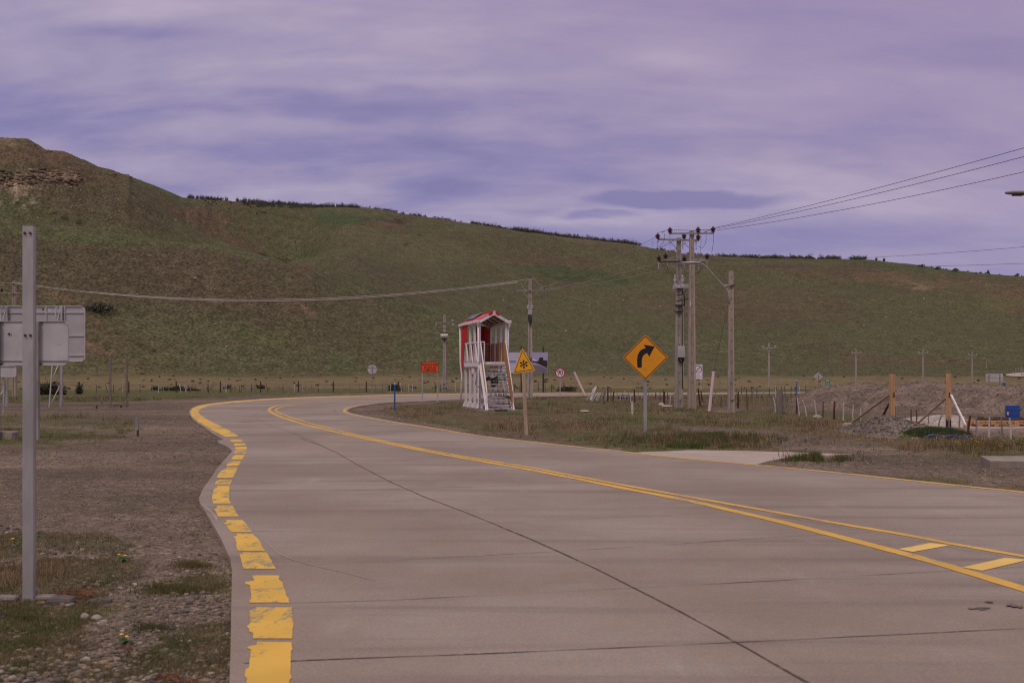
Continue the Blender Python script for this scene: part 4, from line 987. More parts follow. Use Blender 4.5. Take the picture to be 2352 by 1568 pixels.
wire('guy_wire', sagline(g2, (x5 - .12, Y5 - .15, H(690, Y5)), .02), .008, 'wire_dark', 'thin guy wire from the lamp post down to the nearer pink tube', cat='guy wire')

# far line of poles across the plain
def far_pole(u, vt, y, ht, span, lab, arm_=True, mat='concrete_pole', wb=.36, dx_=0):
    X = GX(u, y); zb = gz(X, y); e = empty('utility_pole', (X, y, zb), 0, lab, 'utility pole', 'distant utility poles')
    h = H(vt, y) - zb; shaft(e, h, wb, wb * .5, mat, holes=False)
    if arm_:
        arm(e, -span, span, h - .95, -.2, .14, mat='galvanised'); brace(e, (-span * .45, -.2, h - 1.0), (0, -.2, h - 1.8), .07); brace(e, (span * .45, -.2, h - 1.0), (0, -.2, h - 1.8), .07)
        for s in (-.95, .95): insulator(e, s * span, -.2, h - .9, 1.6, 'porcelain')
    return e
far_pole(1766, 787, 205, 8, 1.15, 'distant concrete pole with a crossarm, nearest of the row beyond the far road', wb=.40)
far_pole(1966, 801, 262, 8, 1.1, 'distant concrete pole rising behind the left end of the gravel bank', wb=.42)
far_pole(2120, 801, 268, 8, 1.15, 'distant pole with a pale crossarm between the two upright timbers', wb=.42)
far_pole(2233, 808, 300, 8, 1.1, 'distant pole right of the second upright timber', wb=.42)
for u, vt, y, lb in ((2266, 829, 470, 'short far pole just above the grey sign back on the plain'), (2308, 846, 480, 'far thin pole right of the grey sign back, first of the distant row'),
        (2320, 846, 450, 'far thin pole, second of the row by the distant road'), (2333, 845, 420, 'far thin pole, third of the row by the distant road'), (2347, 842, 390, 'far thin pole with crossarm at the right edge')):
    far_pole(u, vt, y, 6, 1.3, lb, arm_=(u in (2347,)), mat='concrete_pole_pale' if u == 2266 else 'concrete_pole', wb=.34)

# ------------------------------------------------------------------ signs
def posts(root, xs, z0, z1, w=.06, mat='galvanised', name='post', y=.0):
    for x in xs: MB().box((x, y, (z0 + z1) / 2), (w, w, z1 - z0)).build(name, mat, root)
# near galvanised post
Yn = 9.09; kn = Yn / FPX
np_ = empty('steel_post', (GX(64, Yn), Yn, 0), R(2), 'bare galvanised steel post standing close by at the left, two pairs of bolts', 'steel post')
hp = H(519, Yn); m = MB(); wdt = 24 * kn
m.box((0, 0, hp / 2 - .15), (wdt, .006, hp + .3)); m.box((-wdt / 2 + .003, .027, hp / 2 - .15), (.006, .048, hp + .298)); m.box((wdt / 2 - .003, .027, hp / 2 - .15), (.006, .048, hp + .298))
m.box((-wdt / 2 + .012, .0535, hp / 2 - .15), (.03, .005, hp + .296)); m.box((wdt / 2 - .012, .0535, hp / 2 - .15), (.03, .005, hp + .296))
m.build('post', 'galvanised', np_)
for v, xs in ((535.5, (-.022, .021)), (770, (-.019, .023))):
    for x in xs: MB().tube([(x, -.003, H(v, Yn)), (x, -.012, H(v, Yn))], .0105, 8).tube([(x, -.012, H(v, Yn)), (x, -.022, H(v, Yn))], .007, 6).build('bolt', 'rust', np_)

def chamfered(x0, z0, x1, z1, c): return [(x0 + c, z0), (x1 - c, z0), (x1, z0 + c), (x1, z1 - c), (x1 - c, z1), (x0 + c, z1), (x0, z1 - c), (x0, z0 + c)]
# mid sign back
Ym = 30.6; km = Ym / FPX; xm = GX(44, Ym)
ms = empty('sign_back', (xm, Ym, 0), 0, 'grey back of a wide road sign on two square posts, cut by the left edge', 'road sign')
zt_, zb_ = H(738, Ym), H(838, Ym); hw = (158 - 44) * km
MB().prism(rounded(chamfered(-hw, zb_, hw, zt_, .10), .03), -.01, .01).build('panel', 'sign_back', ms)
rim = MB()
for (a, b) in (((-hw + .1, zt_), (hw - .1, zt_)), ((hw - .1, zt_), (hw, zt_ - .1)), ((hw, zt_ - .1), (hw, zb_ + .1)), ((hw, zb_ + .1), (hw - .1, zb_)), ((hw - .1, zb_), (-hw + .1, zb_)), ((-hw, zb_ + .1), (-hw, zt_ - .1))):
    rim.beam((a[0], -.028, a[1]), (b[0], -.028, b[1]), .018, .036)
rim.build('rim', 'sign_back_far', ms)
MB().box((0, -.026, H(828.5, Ym)), (2 * hw - .04, .03, .022)).build('rib', 'galvanised_dull', ms)
posts(ms, [(88.5 - 44) * km, (-2 - 44) * km], -.3, zt_ - .02, .115, 'galvanised_dull', y=-.10)
for px_ in (88.5, -2):
    for v in (740.5, 836):
        for s in (-.085, .085): MB().box(((px_ - 44) * km + s, -.05, H(v, Ym)), (.06, .04, .025)).build('clamp', 'dark_steel', ms)
MB().tube([((22 - 44) * km, -.011, H(767, Ym)), ((22 - 44) * km, -.02, H(767, Ym))], .062, 16).build('washer', 'galvanised', ms)
MB().tube([((22 - 44) * km, -.02, H(767, Ym)), ((22 - 44) * km, -.028, H(767, Ym))], .030, 8).build('bolt', 'black_rubber', ms)
MB().beam((1.02, -.0115, H(790, Ym)), (1.14, -.0115, H(792, Ym)), .012, .002).build('scratch', 'galvanised_dull', ms)
# big sign back on trusses
Yb = 60.8; kb = Yb / FPX; xb_ = GX(78, Yb)
bs = empty('sign_back', (xb_, Yb, 0), 0, 'large grey back of a direction sign on steel trusses, furthest of the overlapping signs', 'road sign')
hw = (195.5 - 78) * kb; zt_, zb_ = H(702.5, Yb), H(830, Yb)
MB().prism(chamfered(-hw, zb_, hw, zt_, .14), -.012, .012).build('panel', 'sign_back_far', bs)
rm = MB()
for z in (H(703.5, Yb), H(718, Yb), H(771, Yb), H(816, Yb), H(829, Yb)): rm.box((0, -.045, z), (2 * hw - .3 if z in (H(703.5, Yb), H(829, Yb)) else 2 * hw, .06, .045))
for x in (hw, -hw): rm.box((x, -.044, (zt_ + zb_) / 2), (.04, .06, zt_ - zb_ - .3))
for u in (107, 150): rm.box(((u - 78) * kb, -.046, (H(703.5, Yb) + H(829, Yb)) / 2), (.05, .055, zt_ - zb_ - .06))
rm.build('rib', 'sign_back', bs)
for uc in (16, 141):
    x = (uc - 78) * kb; base = uc == 141
    MB().box((x + .05, -.16, zt_ / 2 - .2), (.14, .12, zt_ + .3)).build('truss_column', 'galvanised', bs)
    xl = x - .27
    MB().beam((xl - .02, -.9, -.1), (xl + .12, -.3, zt_ - .06), .06, .06).build('truss_leg', 'galvanised', bs)
    n = 4
    for k in range(n):
        f0, f1 = k / n, (k + 1) / n
        p0 = (xl - .02 + .14 * f0, -.9 + .6 * f0, zt_ * f0 - .05); p1 = (x + .02, -.2, zt_ * (f1 - .04)); MB().beam(p0, p1, .04, .04).build('truss_web', 'galvanised', bs)
    MB().beam((xl + .04, -.65, H(883, Yb)), (x + .02, -.2, H(883, Yb)), .05, .05).build('truss_tie', 'galvanised_dull', bs)
MB().box(((99 - 78) * kb, -.0135, H(710.5, Yb)), (.09, .003, .09)).build('bolt', 'dark_steel', bs)
st_ = MB(); sx, sz = (114.5 - 78) * kb, H(711.8, Yb)
st_.box((sx, -.0135, sz + .08), (.12, .003, .03)).box((sx - .05, -.0137, sz), (.03, .003, .13)).box((sx + .05, -.0137, sz - .0), (.03, .003, .09)).box((sx, -.0139, sz - .06), (.07, .003, .03)).build('sticker', 'sign_white', bs)
# small sign back below them
Ys = 52.0; ks = Ys / FPX
ss = empty('sign_back', (GX(12, Ys), Ys, 0), 0, 'small low grey sign back at the left edge under the wide panels', 'road sign')
MB().prism(rounded(chamfered(-(12 + 18) * ks, H(867, Ys), 25.5 * ks, H(840, Ys), .09), .03), -.01, .01).build('panel', 'sign_back', ss)
MB().box((-.05, -.03, H(841, Ys)), (1.0, .04, .03)).box((-.05, -.03, H(865.5, Ys)), (.95, .04, .03)).build('rib', 'sign_back_far', ss)
posts(ss, [-.1], -.2, H(842, Ys), .06, 'galvanised', y=.05)

# curve warning sign
Yc = 34.7; kc = Yc / FPX
cs = empty('curve_sign', (GX(1482.5, Yc), Yc, 0), R(0), 'amber diamond warning sign with a black arrow bending right, on a steel post', 'road sign')
zc = H(820.5, Yc); hd_ = 52.2 * kc
def dia(r, rr_=.05): return rounded([(0, zc - r), (r, zc), (0, zc + r), (-r, zc)], rr_)
MB().prism(dia(hd_), -.006, .006).build('panel', 'sign_amber', cs)
def ring(m, o, i, y0, y1):
    n = len(o)
    vs = [(x, y0, z) for x, z in o] + [(x, y0, z) for x, z in i] + [(x, y1, z) for x, z in o] + [(x, y1, z) for x, z in i]
    fs = []
    for k in range(n):
        j = (k + 1) % n
        fs += [(k, j, n + j, n + k), (2 * n + j, 2 * n + k, k, j)[::1], (n + k, n + j, 3 * n + j, 3 * n + k), (2 * n + k, 2 * n + j, 3 * n + j, 3 * n + k)[::-1]]
    m.add(vs, fs)
r1 = MB(); ring(r1, dia(hd_ - .028), dia(hd_ - .060, .035), -.010, -.0062); r1.build('border', 'sign_maroon', cs)
AR = [(540, 1062), (537, 1010), (541, 978), (550, 955), (566, 938), (585, 929), (600, 925), (590, 912), (582, 902), (620, 908), (660, 914), (643, 945), (622, 986), (616, 973), (608, 960), (595, 965), (582, 975), (574, 990), (570, 1010), (570, 1062)]
MB().prism([((x - 596) / 2.8 * .91875 * kc, zc - (y - 990.5) / 2.8 * .91875 * kc) for x, y in AR], -.011, -.0063).build('arrow', 'sign_ink', cs)
m = MB(); m.box((0, .06, (zc + hd_ * .6) / 2 - .15), (.085, .05, zc + hd_ * .6 + .3)); m.box((0, .045, (zc) / 2), (.105, .006, zc + .6)); m.build('post', 'galvanised', cs)
MB().box((0, .03, zc + .25), (.5, .03, .04)).box((0, .03, zc - .25), (.5, .03, .04)).build('mounting_bar', 'galvanised_dull', cs)
MB().tube([(0, -.006, zc + hd_ - .09), (0, -.011, zc + hd_ - .09)], .012, 8).build('bolt', 'galvanised', cs); MB().tube([(0, -.006, zc - hd_ + .09), (0, -.011, zc - hd_ + .09)], .012, 8).build('bolt', 'galvanised', cs)
m = MB(); m.beam((-.03, -.0075, zc - .40), (-.01, -.0075, zc - .33), .008, .002); m.beam((-.01, -.0075, zc - .33), (.03, -.0075, zc - .335), .008, .002); m.beam((.02, -.0077, zc - .37), (.025, -.0077, zc - .41), .008, .002); m.build('scribble', 'sign_maroon', cs)

# snow warning sign on a timber post
Yk = 33.0; kk = Yk / FPX
sn = empty('snow_sign', (GX(1210, Yk), Yk, 0), R(-3), 'yellow triangular sign with a black snowflake, tilted on a rough timber post', 'road sign')
def s6(x, y):                       # zoom of 1240-1380 x 860-960
    u, v = (1240 + x / 15.68) * .91875, (860 + y / 15.68) * .91875; return ((u - 1210) * kk, H(v, Yk))
tri = [s6(655, 1155), s6(1550, 1040), s6(1035, 140)]
MB().prism(rounded(tri, .035), -.052, -.044).build('panel', 'sign_yellow', sn)
c0 = (sum(p[0] for p in tri) / 3, sum(p[1] for p in tri) / 3)
def shr(f, q=.012): return rounded([(c0[0] + (p[0] - c0[0]) * f, c0[1] + (p[1] - c0[1]) * f) for p in tri], q)
r1 = MB(); ring(r1, shr(.86), shr(.79), -.056, -.0522); r1.build('border', 'sign_maroon', sn)
m = MB(); fc = s6(1092, 785); L6 = 160 / 15.68 * .91875 * kk
for k in range(6):
    t = R(90 + 60 * k + 4); d = (math.cos(t), math.sin(t)); yk = -.0535 - .0003 * k
    m.beam((fc[0], yk, fc[1]), (fc[0] + d[0] * L6, yk, fc[1] + d[1] * L6), .021, .004)
    for rr_ in (.50, .76):
        for s in (-1, 1):
            t2 = t + s * R(50); b0 = (fc[0] + d[0] * L6 * rr_, fc[1] + d[1] * L6 * rr_); l = L6 * .30
            m.beam((b0[0], yk - .0001, b0[1]), (b0[0] + math.cos(t2) * l, yk - .0001, b0[1] + math.sin(t2) * l), .017, .004)
m.build('snowflake', 'sign_ink', sn)
top = s6(1000, 215)
MB().beam((0.0, 0, -.3), (s6(1030, 300)[0], 0, top[1] - .02), .105, .085, up=(0, 1, 0)).build('post', 'wood_pale', sn)
MB().beam((s6(1125, 985)[0], -.0525, s6(0, 985)[1]), (s6(1125, 1080)[0], -.0525, s6(0, 1080)[1]), .006, .002).build('crease', 'sign_maroon', sn)

# orange works sign
Yo = 68.8; ko = Yo / FPX
os_ = empty('works_sign', (GX(987.5, Yo), Yo, 0), 0, 'small orange rectangular sign lettered PRECAUCIÓN SALIDA DE CAMIONES on two posts', 'road sign')
hw = 19.6 * ko; z0_, z1_ = H(854.5, Yo), H(830.8, Yo)
MB().prism(rounded(rect(-hw, z0_, hw, z1_), .03), -.008, .008).build('panel', 'sign_orange', os_)
r1 = MB(); ring(r1, rounded(rect(-hw, z0_, hw, z1_), .03), rounded(rect(-hw + .025, z0_ + .025, hw - .025, z1_ - .025), .02), -.011, -.0082); r1.build('border', 'sign_maroon', os_)
for tx, v in (('PRECAUCIÓN', 837.2), ('SALIDA DE', 843.4), ('CAMIONES', 849.6)): text_part(tx, .185, 'sign_ink', os_, 0, -.010, H(v, Yo), xs=.84, bold=.003)
posts(os_, [-17.5 * ko, 17.8 * ko], -.2, z0_ + .1, .065, 'galvanised', y=.045)
for s in (-17.5, 17.8): MB().box((s * ko, .04, .0), (.42, .3, .07)).build('footing', 'concrete_old', os_)

# speed limit
Yv = 90.0; kv = Yv / FPX
sp_ = empty('speed_sign', (GX(1286.5, Yv), Yv, 0), 0, 'round white sign with a red rim reading 90, on a thin post', 'road sign')
zc = H(856, Yv); rv = 11.6 * kv
MB().prism(circle(0, zc, rv), -.008, .008).build('panel', 'sign_white', sp_)
r1 = MB(); ring(r1, circle(0, zc, rv), circle(0, zc, rv * .80), -.013, -.0082); r1.build('rim', 'sign_red', sp_)
text_part('90', .58, 'sign_ink', sp_, 0, -.010, zc, xs=.80, bold=.004); posts(sp_, [0], -.2, zc, .07, 'galvanised', y=.05)

# round sign back
Yr = 104.0; kr = Yr / FPX
rb = empty('sign_back', (GX(855, Yr), Yr, 0), 0, 'round grey sign back on a thin post beyond the bend', 'road sign')
MB().prism(circle(0, H(848, Yr), 10.8 * kr), -.008, .008).build('panel', 'sign_back', rb)
MB().box((0, -.035, H(844, Yr)), (.8, .03, .05)).build('rib', 'galvanised', rb); posts(rb, [0], -.2, H(839, Yr), .07, 'galvanised_dull', y=-.06)

# yield sign
Yy = 74.0; ky = Yy / FPX
ys = empty('yield_sign', (GX(1085, Yy), Yy, 0), 0, 'white give-way triangle with a red border seen through the tower legs', 'road sign')
tr = [(0, H(866.5, Yy)), (8.6 * ky, H(842, Yy)), (-8.6 * ky, H(842, Yy))]
MB().prism(rounded(tr, .05), -.008, .008).build('panel', 'sign_white', ys)
cz_ = sum(p[1] for p in tr) / 3
r1 = MB(); ring(r1, rounded(tr, .05), rounded([(p[0] * .62, cz_ + (p[1] - cz_) * .62) for p in tr], .02), -.013, -.0082); r1.build('border', 'sign_red', ys)
posts(ys, [0], -.2, H(846, Yy), .06, 'galvanised', y=.045)

# end of restriction sign
Ye = 100.0; ke = Ye / FPX
es = empty('end_restriction_sign', (GX(1603.5, Ye), Ye, 0), 0, 'white rectangular sign with a struck black circle over the words FIN RESTRICCION', 'road sign')
hw = 10.6 * ke; z0_, z1_ = H(871, Ye), H(836, Ye)
MB().prism(rounded(rect(-hw, z0_, hw, z1_), .03), -.008, .008).build('panel', 'sign_white', es)
r1 = MB(); ring(r1, rounded(rect(-hw, z0_, hw, z1_), .03), rounded(rect(-hw + .035, z0_ + .035, hw - .035, z1_ - .035), .02), -.011, -.0082); r1.build('rim', 'galvanised_dull', es)
zc = H(847.5, Ye); r1 = MB(); ring(r1, circle(0, zc, 8.6 * ke), circle(0, zc, 7.3 * ke), -.012, -.0083); r1.build('black_ring', 'sign_ink', es)
MB().beam((-.20, -.0100, zc - .20), (.20, -.0100, zc + .20), .11, .003).build('diagonal_bar', 'sign_grey', es)
text_part('FIN', .17, 'sign_ink', es, 0, -.0095, H(861.3, Ye)); text_part('RESTRICCION', .115, 'sign_ink', es, 0, -.0095, H(866.2, Ye), xs=.85)
posts(es, [-6.4 * ke, 6.6 * ke], -.2, z0_ + .1, .065, 'galvanised', y=.045)

# billboard
Yl = 104.0; kl = Yl / FPX
bb = empty('billboard', (GX(1208, Yl), Yl, 0), 0, 'lavender billboard with a blue stripe and a printed road picture, on dark posts', 'billboard')
X_ = lambda u: (u - 1208) * kl
def b6(x, y):
    u, v = (1240 + x / 15.68) * .91875, (860 + y / 15.68) * .91875; return (X_(u), H(v, Yl))
z0_, z1_ = H(856, Yl), H(809, Yl)
MB().prism(rect(X_(1156), z0_, X_(1258), z1_), -.02, .02).build('panel', 'board_lilac', bb)
xs0 = b6(1180, 0)[0]
MB().prism(rect(xs0, H(838, Yl), X_(1257.5), z1_ - .02), -.026, -.021).build('printed_sky', 'board_sky', bb)
MB().prism(rect(xs0, z0_ + .02, X_(1257.5), H(838, Yl)), -.026, -.021).build('printed_road', 'board_road', bb)
MB().prism([b6(1420, 720), b6(1550, 730), b6(1800, 830), b6(2010, 930), b6(2020, 660), b6(1920, 625), b6(1860, 640), b6(1850, 560), b6(1840, 515), b6(1700, 520), b6(1690, 590), b6(1660, 625), b6(1655, 665), b6(1550, 680), b6(1430, 655)], -.031, -.0262).build('printed_hill', 'board_dark', bb)
MB().beam((b6(1450, 725)[0], -.028, b6(0, 725)[1]), (b6(2010, 950)[0], -.028, b6(0, 950)[1]), .03, .004).build('printed_line', 'board_lilac', bb)
MB().prism([b6(1425, 640), b6(1640, 660), b6(1640, 640), b6(1500, 590), b6(1425, 540)], -.0285, -.0262).build('printed_glow', 'sign_white', bb)
MB().prism([b6(530, 700), b6(785, 700), b6(785, 655), b6(530, 655)], -.026, -.021).build('blue_stripe', 'board_blue', bb)
MB().prism([b6(560, 745), b6(775, 745), b6(775, 735), b6(560, 735)], -.026, -.021).prism([b6(680, 770), b6(775, 770), b6(775, 762), b6(680, 762)], -.026, -.021).build('caption_line', 'board_sky', bb)
MB().prism([b6(1222, 385), b6(1248, 385), b6(1248, 340), b6(1222, 340)], -.031, -.0263).prism([b6(1225, 440), b6(1250, 440), b6(1250, 405), b6(1225, 405)], -.031, -.0263).build('emblem', 'board_dark', bb)
for u in (1197.5, 1248): MB().box((X_(u), .09, H(797, Yl) / 2 - .1), (.16, .12, H(797, Yl) + .2)).build('post', 'dark_steel', bb)
# green direction sign behind the stairs
Yg = 84.0; kg = Yg / FPX
gs = empty('direction_sign', (GX(1152, Yg), Yg, 0), 0, 'green and white direction sign half hidden behind the white stairs', 'road sign')
MB().prism(rect(-7 * kg, H(876, Yg), 8 * kg, H(858, Yg)), -.008, .008).build('green_panel', 'sign_green', gs)
MB().prism(rect(-7 * kg, H(857.6, Yg), 8 * kg, H(841, Yg)), -.008, .008).build('white_panel', 'sign_white', gs)
m = MB()
for v, a, b in ((845, -5, 4), (848.5, -3, 6), (863, -5, 1), (866, -4, 3), (870, -5, 5), (872.5, -3, 5)): m.box(((a + b) / 2 * kg, -.0092, H(v, Yg)), ((b - a) * kg, .002, .035))
m.build('text_line', 'sign_white', gs); m2 = MB()
for v, a, b in ((845.4, -5, 4), (849, -3, 6)): m2.box(((a + b) / 2 * kg, -.0106, H(v, Yg)), ((b - a) * kg, .002, .035))
m2.build('text_line', 'board_blue', gs)
posts(gs, [-4 * kg, 5 * kg], -.2, H(845, Yg), .07, 'dark_steel', y=.06)

# far signs on the plain
def far_sign(name, u, y, lab, cat='road sign'):
    X = GX(u, y); return empty(name, (X, y, gz(X, y)), 0, lab, cat), y / FPX, gz(X, y)
e, kf, zg = far_sign('sign_back', 1879.5, 125, 'grey diamond sign back beside the far road, right of the lamp post')
zc = H(864.5, 125) - zg; r = 10.3 * kf; MB().prism([(0, zc - r), (r, zc), (0, zc + r), (-r, zc)], -.01, .01).build('panel', 'sign_back', e); posts(e, [0], -.3, zc + r * .8, .075, 'galvanised_dull', y=-.06)
e, kf, zg = far_sign('kilometre_sign', 1901, 135, 'small green kilometre board reading Km between the diamond back and the gravel bank')
a, b = H(884.5, 135) - zg, H(876.5, 135) - zg; MB().prism(rounded(rect(-5.3 * kf, a - .02, 5.3 * kf, b + .2), .03), -.01, .01).build('panel', 'sign_green', e); posts(e, [0], -.3, a, .07, 'galvanised_dull', y=.05)
text_part('Km', .22, 'sign_white', e, 0, -.012, (a + b) / 2 + .06); text_part('308', .20, 'sign_white', e, 0, -.012, (a + b) / 2 - .13); MB().prism(rounded(rect(-.18, b + .08, .18, b + .17), .02), -.014, -.0102).build('route_shield', 'sign_white', e)
e, kf, zg = far_sign('sign_back', 2284, 170, 'wide grey sign back on two posts beyond the gravel bank at far right')
a, b = H(876.5, 170) - zg, H(858, 170) - zg; MB().prism(rect(-20 * kf, a, 20 * kf, b), -.012, .012).build('panel', 'sign_back', e)
for x in (-12.5 * kf, 12 * kf): MB().box((x, -.08, b / 2 - .2), (.14, .1, b + .3)).build('post', 'galvanised_dull', e)
MB().box((0, -.03, (a + b) / 2), (39 * kf, .03, .05)).build('rib', 'galvanised', e)

# blue delineator posts
def blue_post(u, vb, vt, lab, y=None, w=.078, cap='sign_white'):
    y = y or G(u, vb)[1]; X = GX(u, y); zg = gz(X, y); e = empty('marker_post', (X, y, zg), 0, lab, 'marker post', 'blue marker posts'); h = H(vt, y) - zg
    MB().tube([(0, 0, -.1), (0, 0, h - .07)], w / 2, 12).build('post', 'blue_paint', e, smooth=False)
    MB().tube([(0, 0, h - .07), (0, 0, h)], w / 2 + .002, 12).build('cap', cap, e); MB().tube([(0, 0, h * .27), (0, 0, h * .30)], w / 2 + .003, 12).build('red_band', 'sign_red', e)
blue_post(906.5, 940.5, 879.5, 'blue marker post with a white cap on the inner verge of the bend')
blue_post(1830, 915, 872, 'slim blue marker post among the fence pickets near the gravel bank', 70, .065)
blue_post(2307, 894, 877, 'tiny blue marker post at the far right beyond the gravel bank', 165, .28)
# ------------------------------------------------------------------ observation stand (red and white tower)
Yt = 55.0; kt = Yt / FPX
TH = R(-13)
corner_u = 1101.5
tower = empty('observation_stand', (GX(corner_u, Yt), Yt, 0), R(13), 'red-roofed white tower on stilts with a steep stair, beside the road bend', 'lookout tower')
W, D = 1.32, 4.4
ZP, ZR, ZE, ZA = 2.28, 3.30, 4.27, 4.68
DK = 3.72           # platform, rail, eave, apex
ysd = [0.0, 1.2, 2.4, 3.6]
for side, x in (('l', 0.0), ('r', W)):
    for y in ysd:
        m = MB(); m.box((x, y, ZE / 2 - .02), (.11, .11, ZE + .04)); m.build('post', 'white_paint', tower)
        MB().prism([(-.17, -.05), (.17, -.05), (.08, .30), (-.08, .30)], y - .09, y + .09).build('post_shoe', 'white_paint', tower, loc=(x, 0, 0))
        MB().box((x, y, -.02), (.46, .46, .14)).build('footing', 'concrete_old', tower)
# platform
MB().box((-.09, DK / 2, ZP - .1), (.05, DK + .1, .20)).build('side_beam', 'white_paint', tower)
MB().box((W + .09, DK / 2, ZP - .1), (.05, DK + .1, .20)).build('side_beam', 'white_paint', tower)
MB().box((W / 2, -.09, ZP - .06), (W + .13, .05, .18)).build('front_beam', 'white_paint', tower)
MB().box((W / 2, DK / 2, ZP + .02), (W - .14, DK + .10, .04)).build('deck', 'wood_cladding', tower)
# bracing underneath
def tb(a, b, w=.075, nm='leg_brace', mat='white_paint'): MB().beam(a, b, w, w * .6).build(nm, mat, tower)
tb((W + .08, 0, .15), (W + .08, 1.2, 1.5)); tb((W + .08, 2.4, .15), (W + .08, 1.2, 1.6)); tb((-.09, 0, 1.9), (-.09, .55, 1.2)) ; tb((W + .08, 2.4, .15), (W + .08, 3.6, 1.7))
tb((.08, 3.685, .15), (W - .05, 3.685, 2.0)); tb((W - .08, 3.74, .15), (.05, 3.74, 2.0)); tb((.10, .09, .15), (.55, .09, .60), .09); tb((0.1, .08, 1.15), (.62, .08, .2), .08)
# balustrades: V struts on both sides, rails, timber cladding at right and back
for x in (-.085,):
    MB().box((x, 1.6, ZR - .03), (.05, 3.3, .06)).build('rail', 'white_paint', tower)
    for i in range(3):
        y0 = ysd[i]
        MB().beam((x - .01, y0 + .08, ZP), (x - .01, y0 + .56, ZR - .06), .06, .045).build('strut', 'white_paint', tower)
        MB().beam((x - .012, y0 + 1.12, ZP), (x - .012, y0 + .64, ZR - .06), .06, .045).build('strut', 'white_paint', tower)
MB().box((W + .085, 1.95, ZR - .03), (.05, 3.9, .06)).build('rail', 'white_paint', tower)
for yb_ in (.75, 2.05, 3.3): MB().box((W - .075, yb_, (ZP + ZR) / 2), (.03, .045, ZR - ZP - .04)).build('baluster', 'white_paint', tower)
pl = MB()
for k in range(26): pl.box((W - .035 + (k % 2) * .006, .10 + k * .128, (ZP + ZR) / 2 - .02), (.022, .118, ZR - ZP - .06 + (k % 3) * .03))
pl.build('timber_cladding', 'wood_cladding', tower)
pl = MB()
for k in range(9): pl.box((.12 + k * .132, DK - .10 - (k % 2) * .006, (ZP + ZR) / 2 - .05), (.122, .022, ZR - ZP - .14))
pl.build('timber_cladding', 'wood_cladding', tower)
MB().box((W / 2, DK - .04, ZR - .03), (W - .1, .06, .05)).build('rail', 'white_paint', tower)
# front guard left: short gate panel
MB().box((.10, -.12, ZR - .02), (.24, .04, .05)).build('rail', 'white_paint', tower)
MB().box((.21, -.12, (ZP + ZR) / 2), (.045, .045, ZR - ZP)).build('baluster', 'white_paint', tower)
# red sheet cladding round the back bay
def corrug(m, x0, y0, x1, y1, z0, z1, t=.02, pitch=.09):
    n = max(2, int(math.dist((x0, y0), (x1, y1)) / (pitch / 2))); L_ = math.dist((x0, y0), (x1, y1)); dx_, dy_ = (x1 - x0) / L_, (y1 - y0) / L_
    f = []
    for k in range(n + 1):
        o = t * (k % 2) ; f.append((x0 + dx_ * L_ * k / n - dy_ * o, y0 + dy_ * L_ * k / n + dx_ * o))
    vs = [(a, b, z0) for a, b in f] + [(a, b, z1) for a, b in f] + [(a + dy_ * .006, b - dx_ * .006, z0) for a, b in f] + [(a + dy_ * .006, b - dx_ * .006, z1) for a, b in f]
    q = len(f); fs = []
    for k in range(n): fs += [(k, k + 1, q + k + 1, q + k), (2 * q + k + 1, 2 * q + k, 3 * q + k, 3 * q + k + 1)]
    m.add(vs, fs)
m = MB(); corrug(m, -.12, 4.15, -.12, 3.48, ZP - .25, ZE - .05); m.build('red_cladding', 'red_paint', tower)
m = MB(); corrug(m, -.115, 3.46, -.115, 2.72, ZR + .02, ZE - .05); m.build('red_cladding', 'red_paint', tower)
m = MB(); corrug(m, W - .10, D, W - .10, 3.30, ZP + .05, ZE - .05); m.build('red_cladding', 'red_paint', tower)
m = MB(); corrug(m, W - .62, D + .03, W - .06, D + .03, ZP + .05, ZE - .05); m.build('red_cladding', 'red_paint', tower)
MB().box((.02, D, (ZP + ZE) / 2), (.07, .07, ZE - ZP)).build('corner_stud', 'white_paint', tower)
MB().box((W - .14, 3.6, ZE - .12), (.06, .5, .12)).build('light_fitting', 'sign_white', tower)
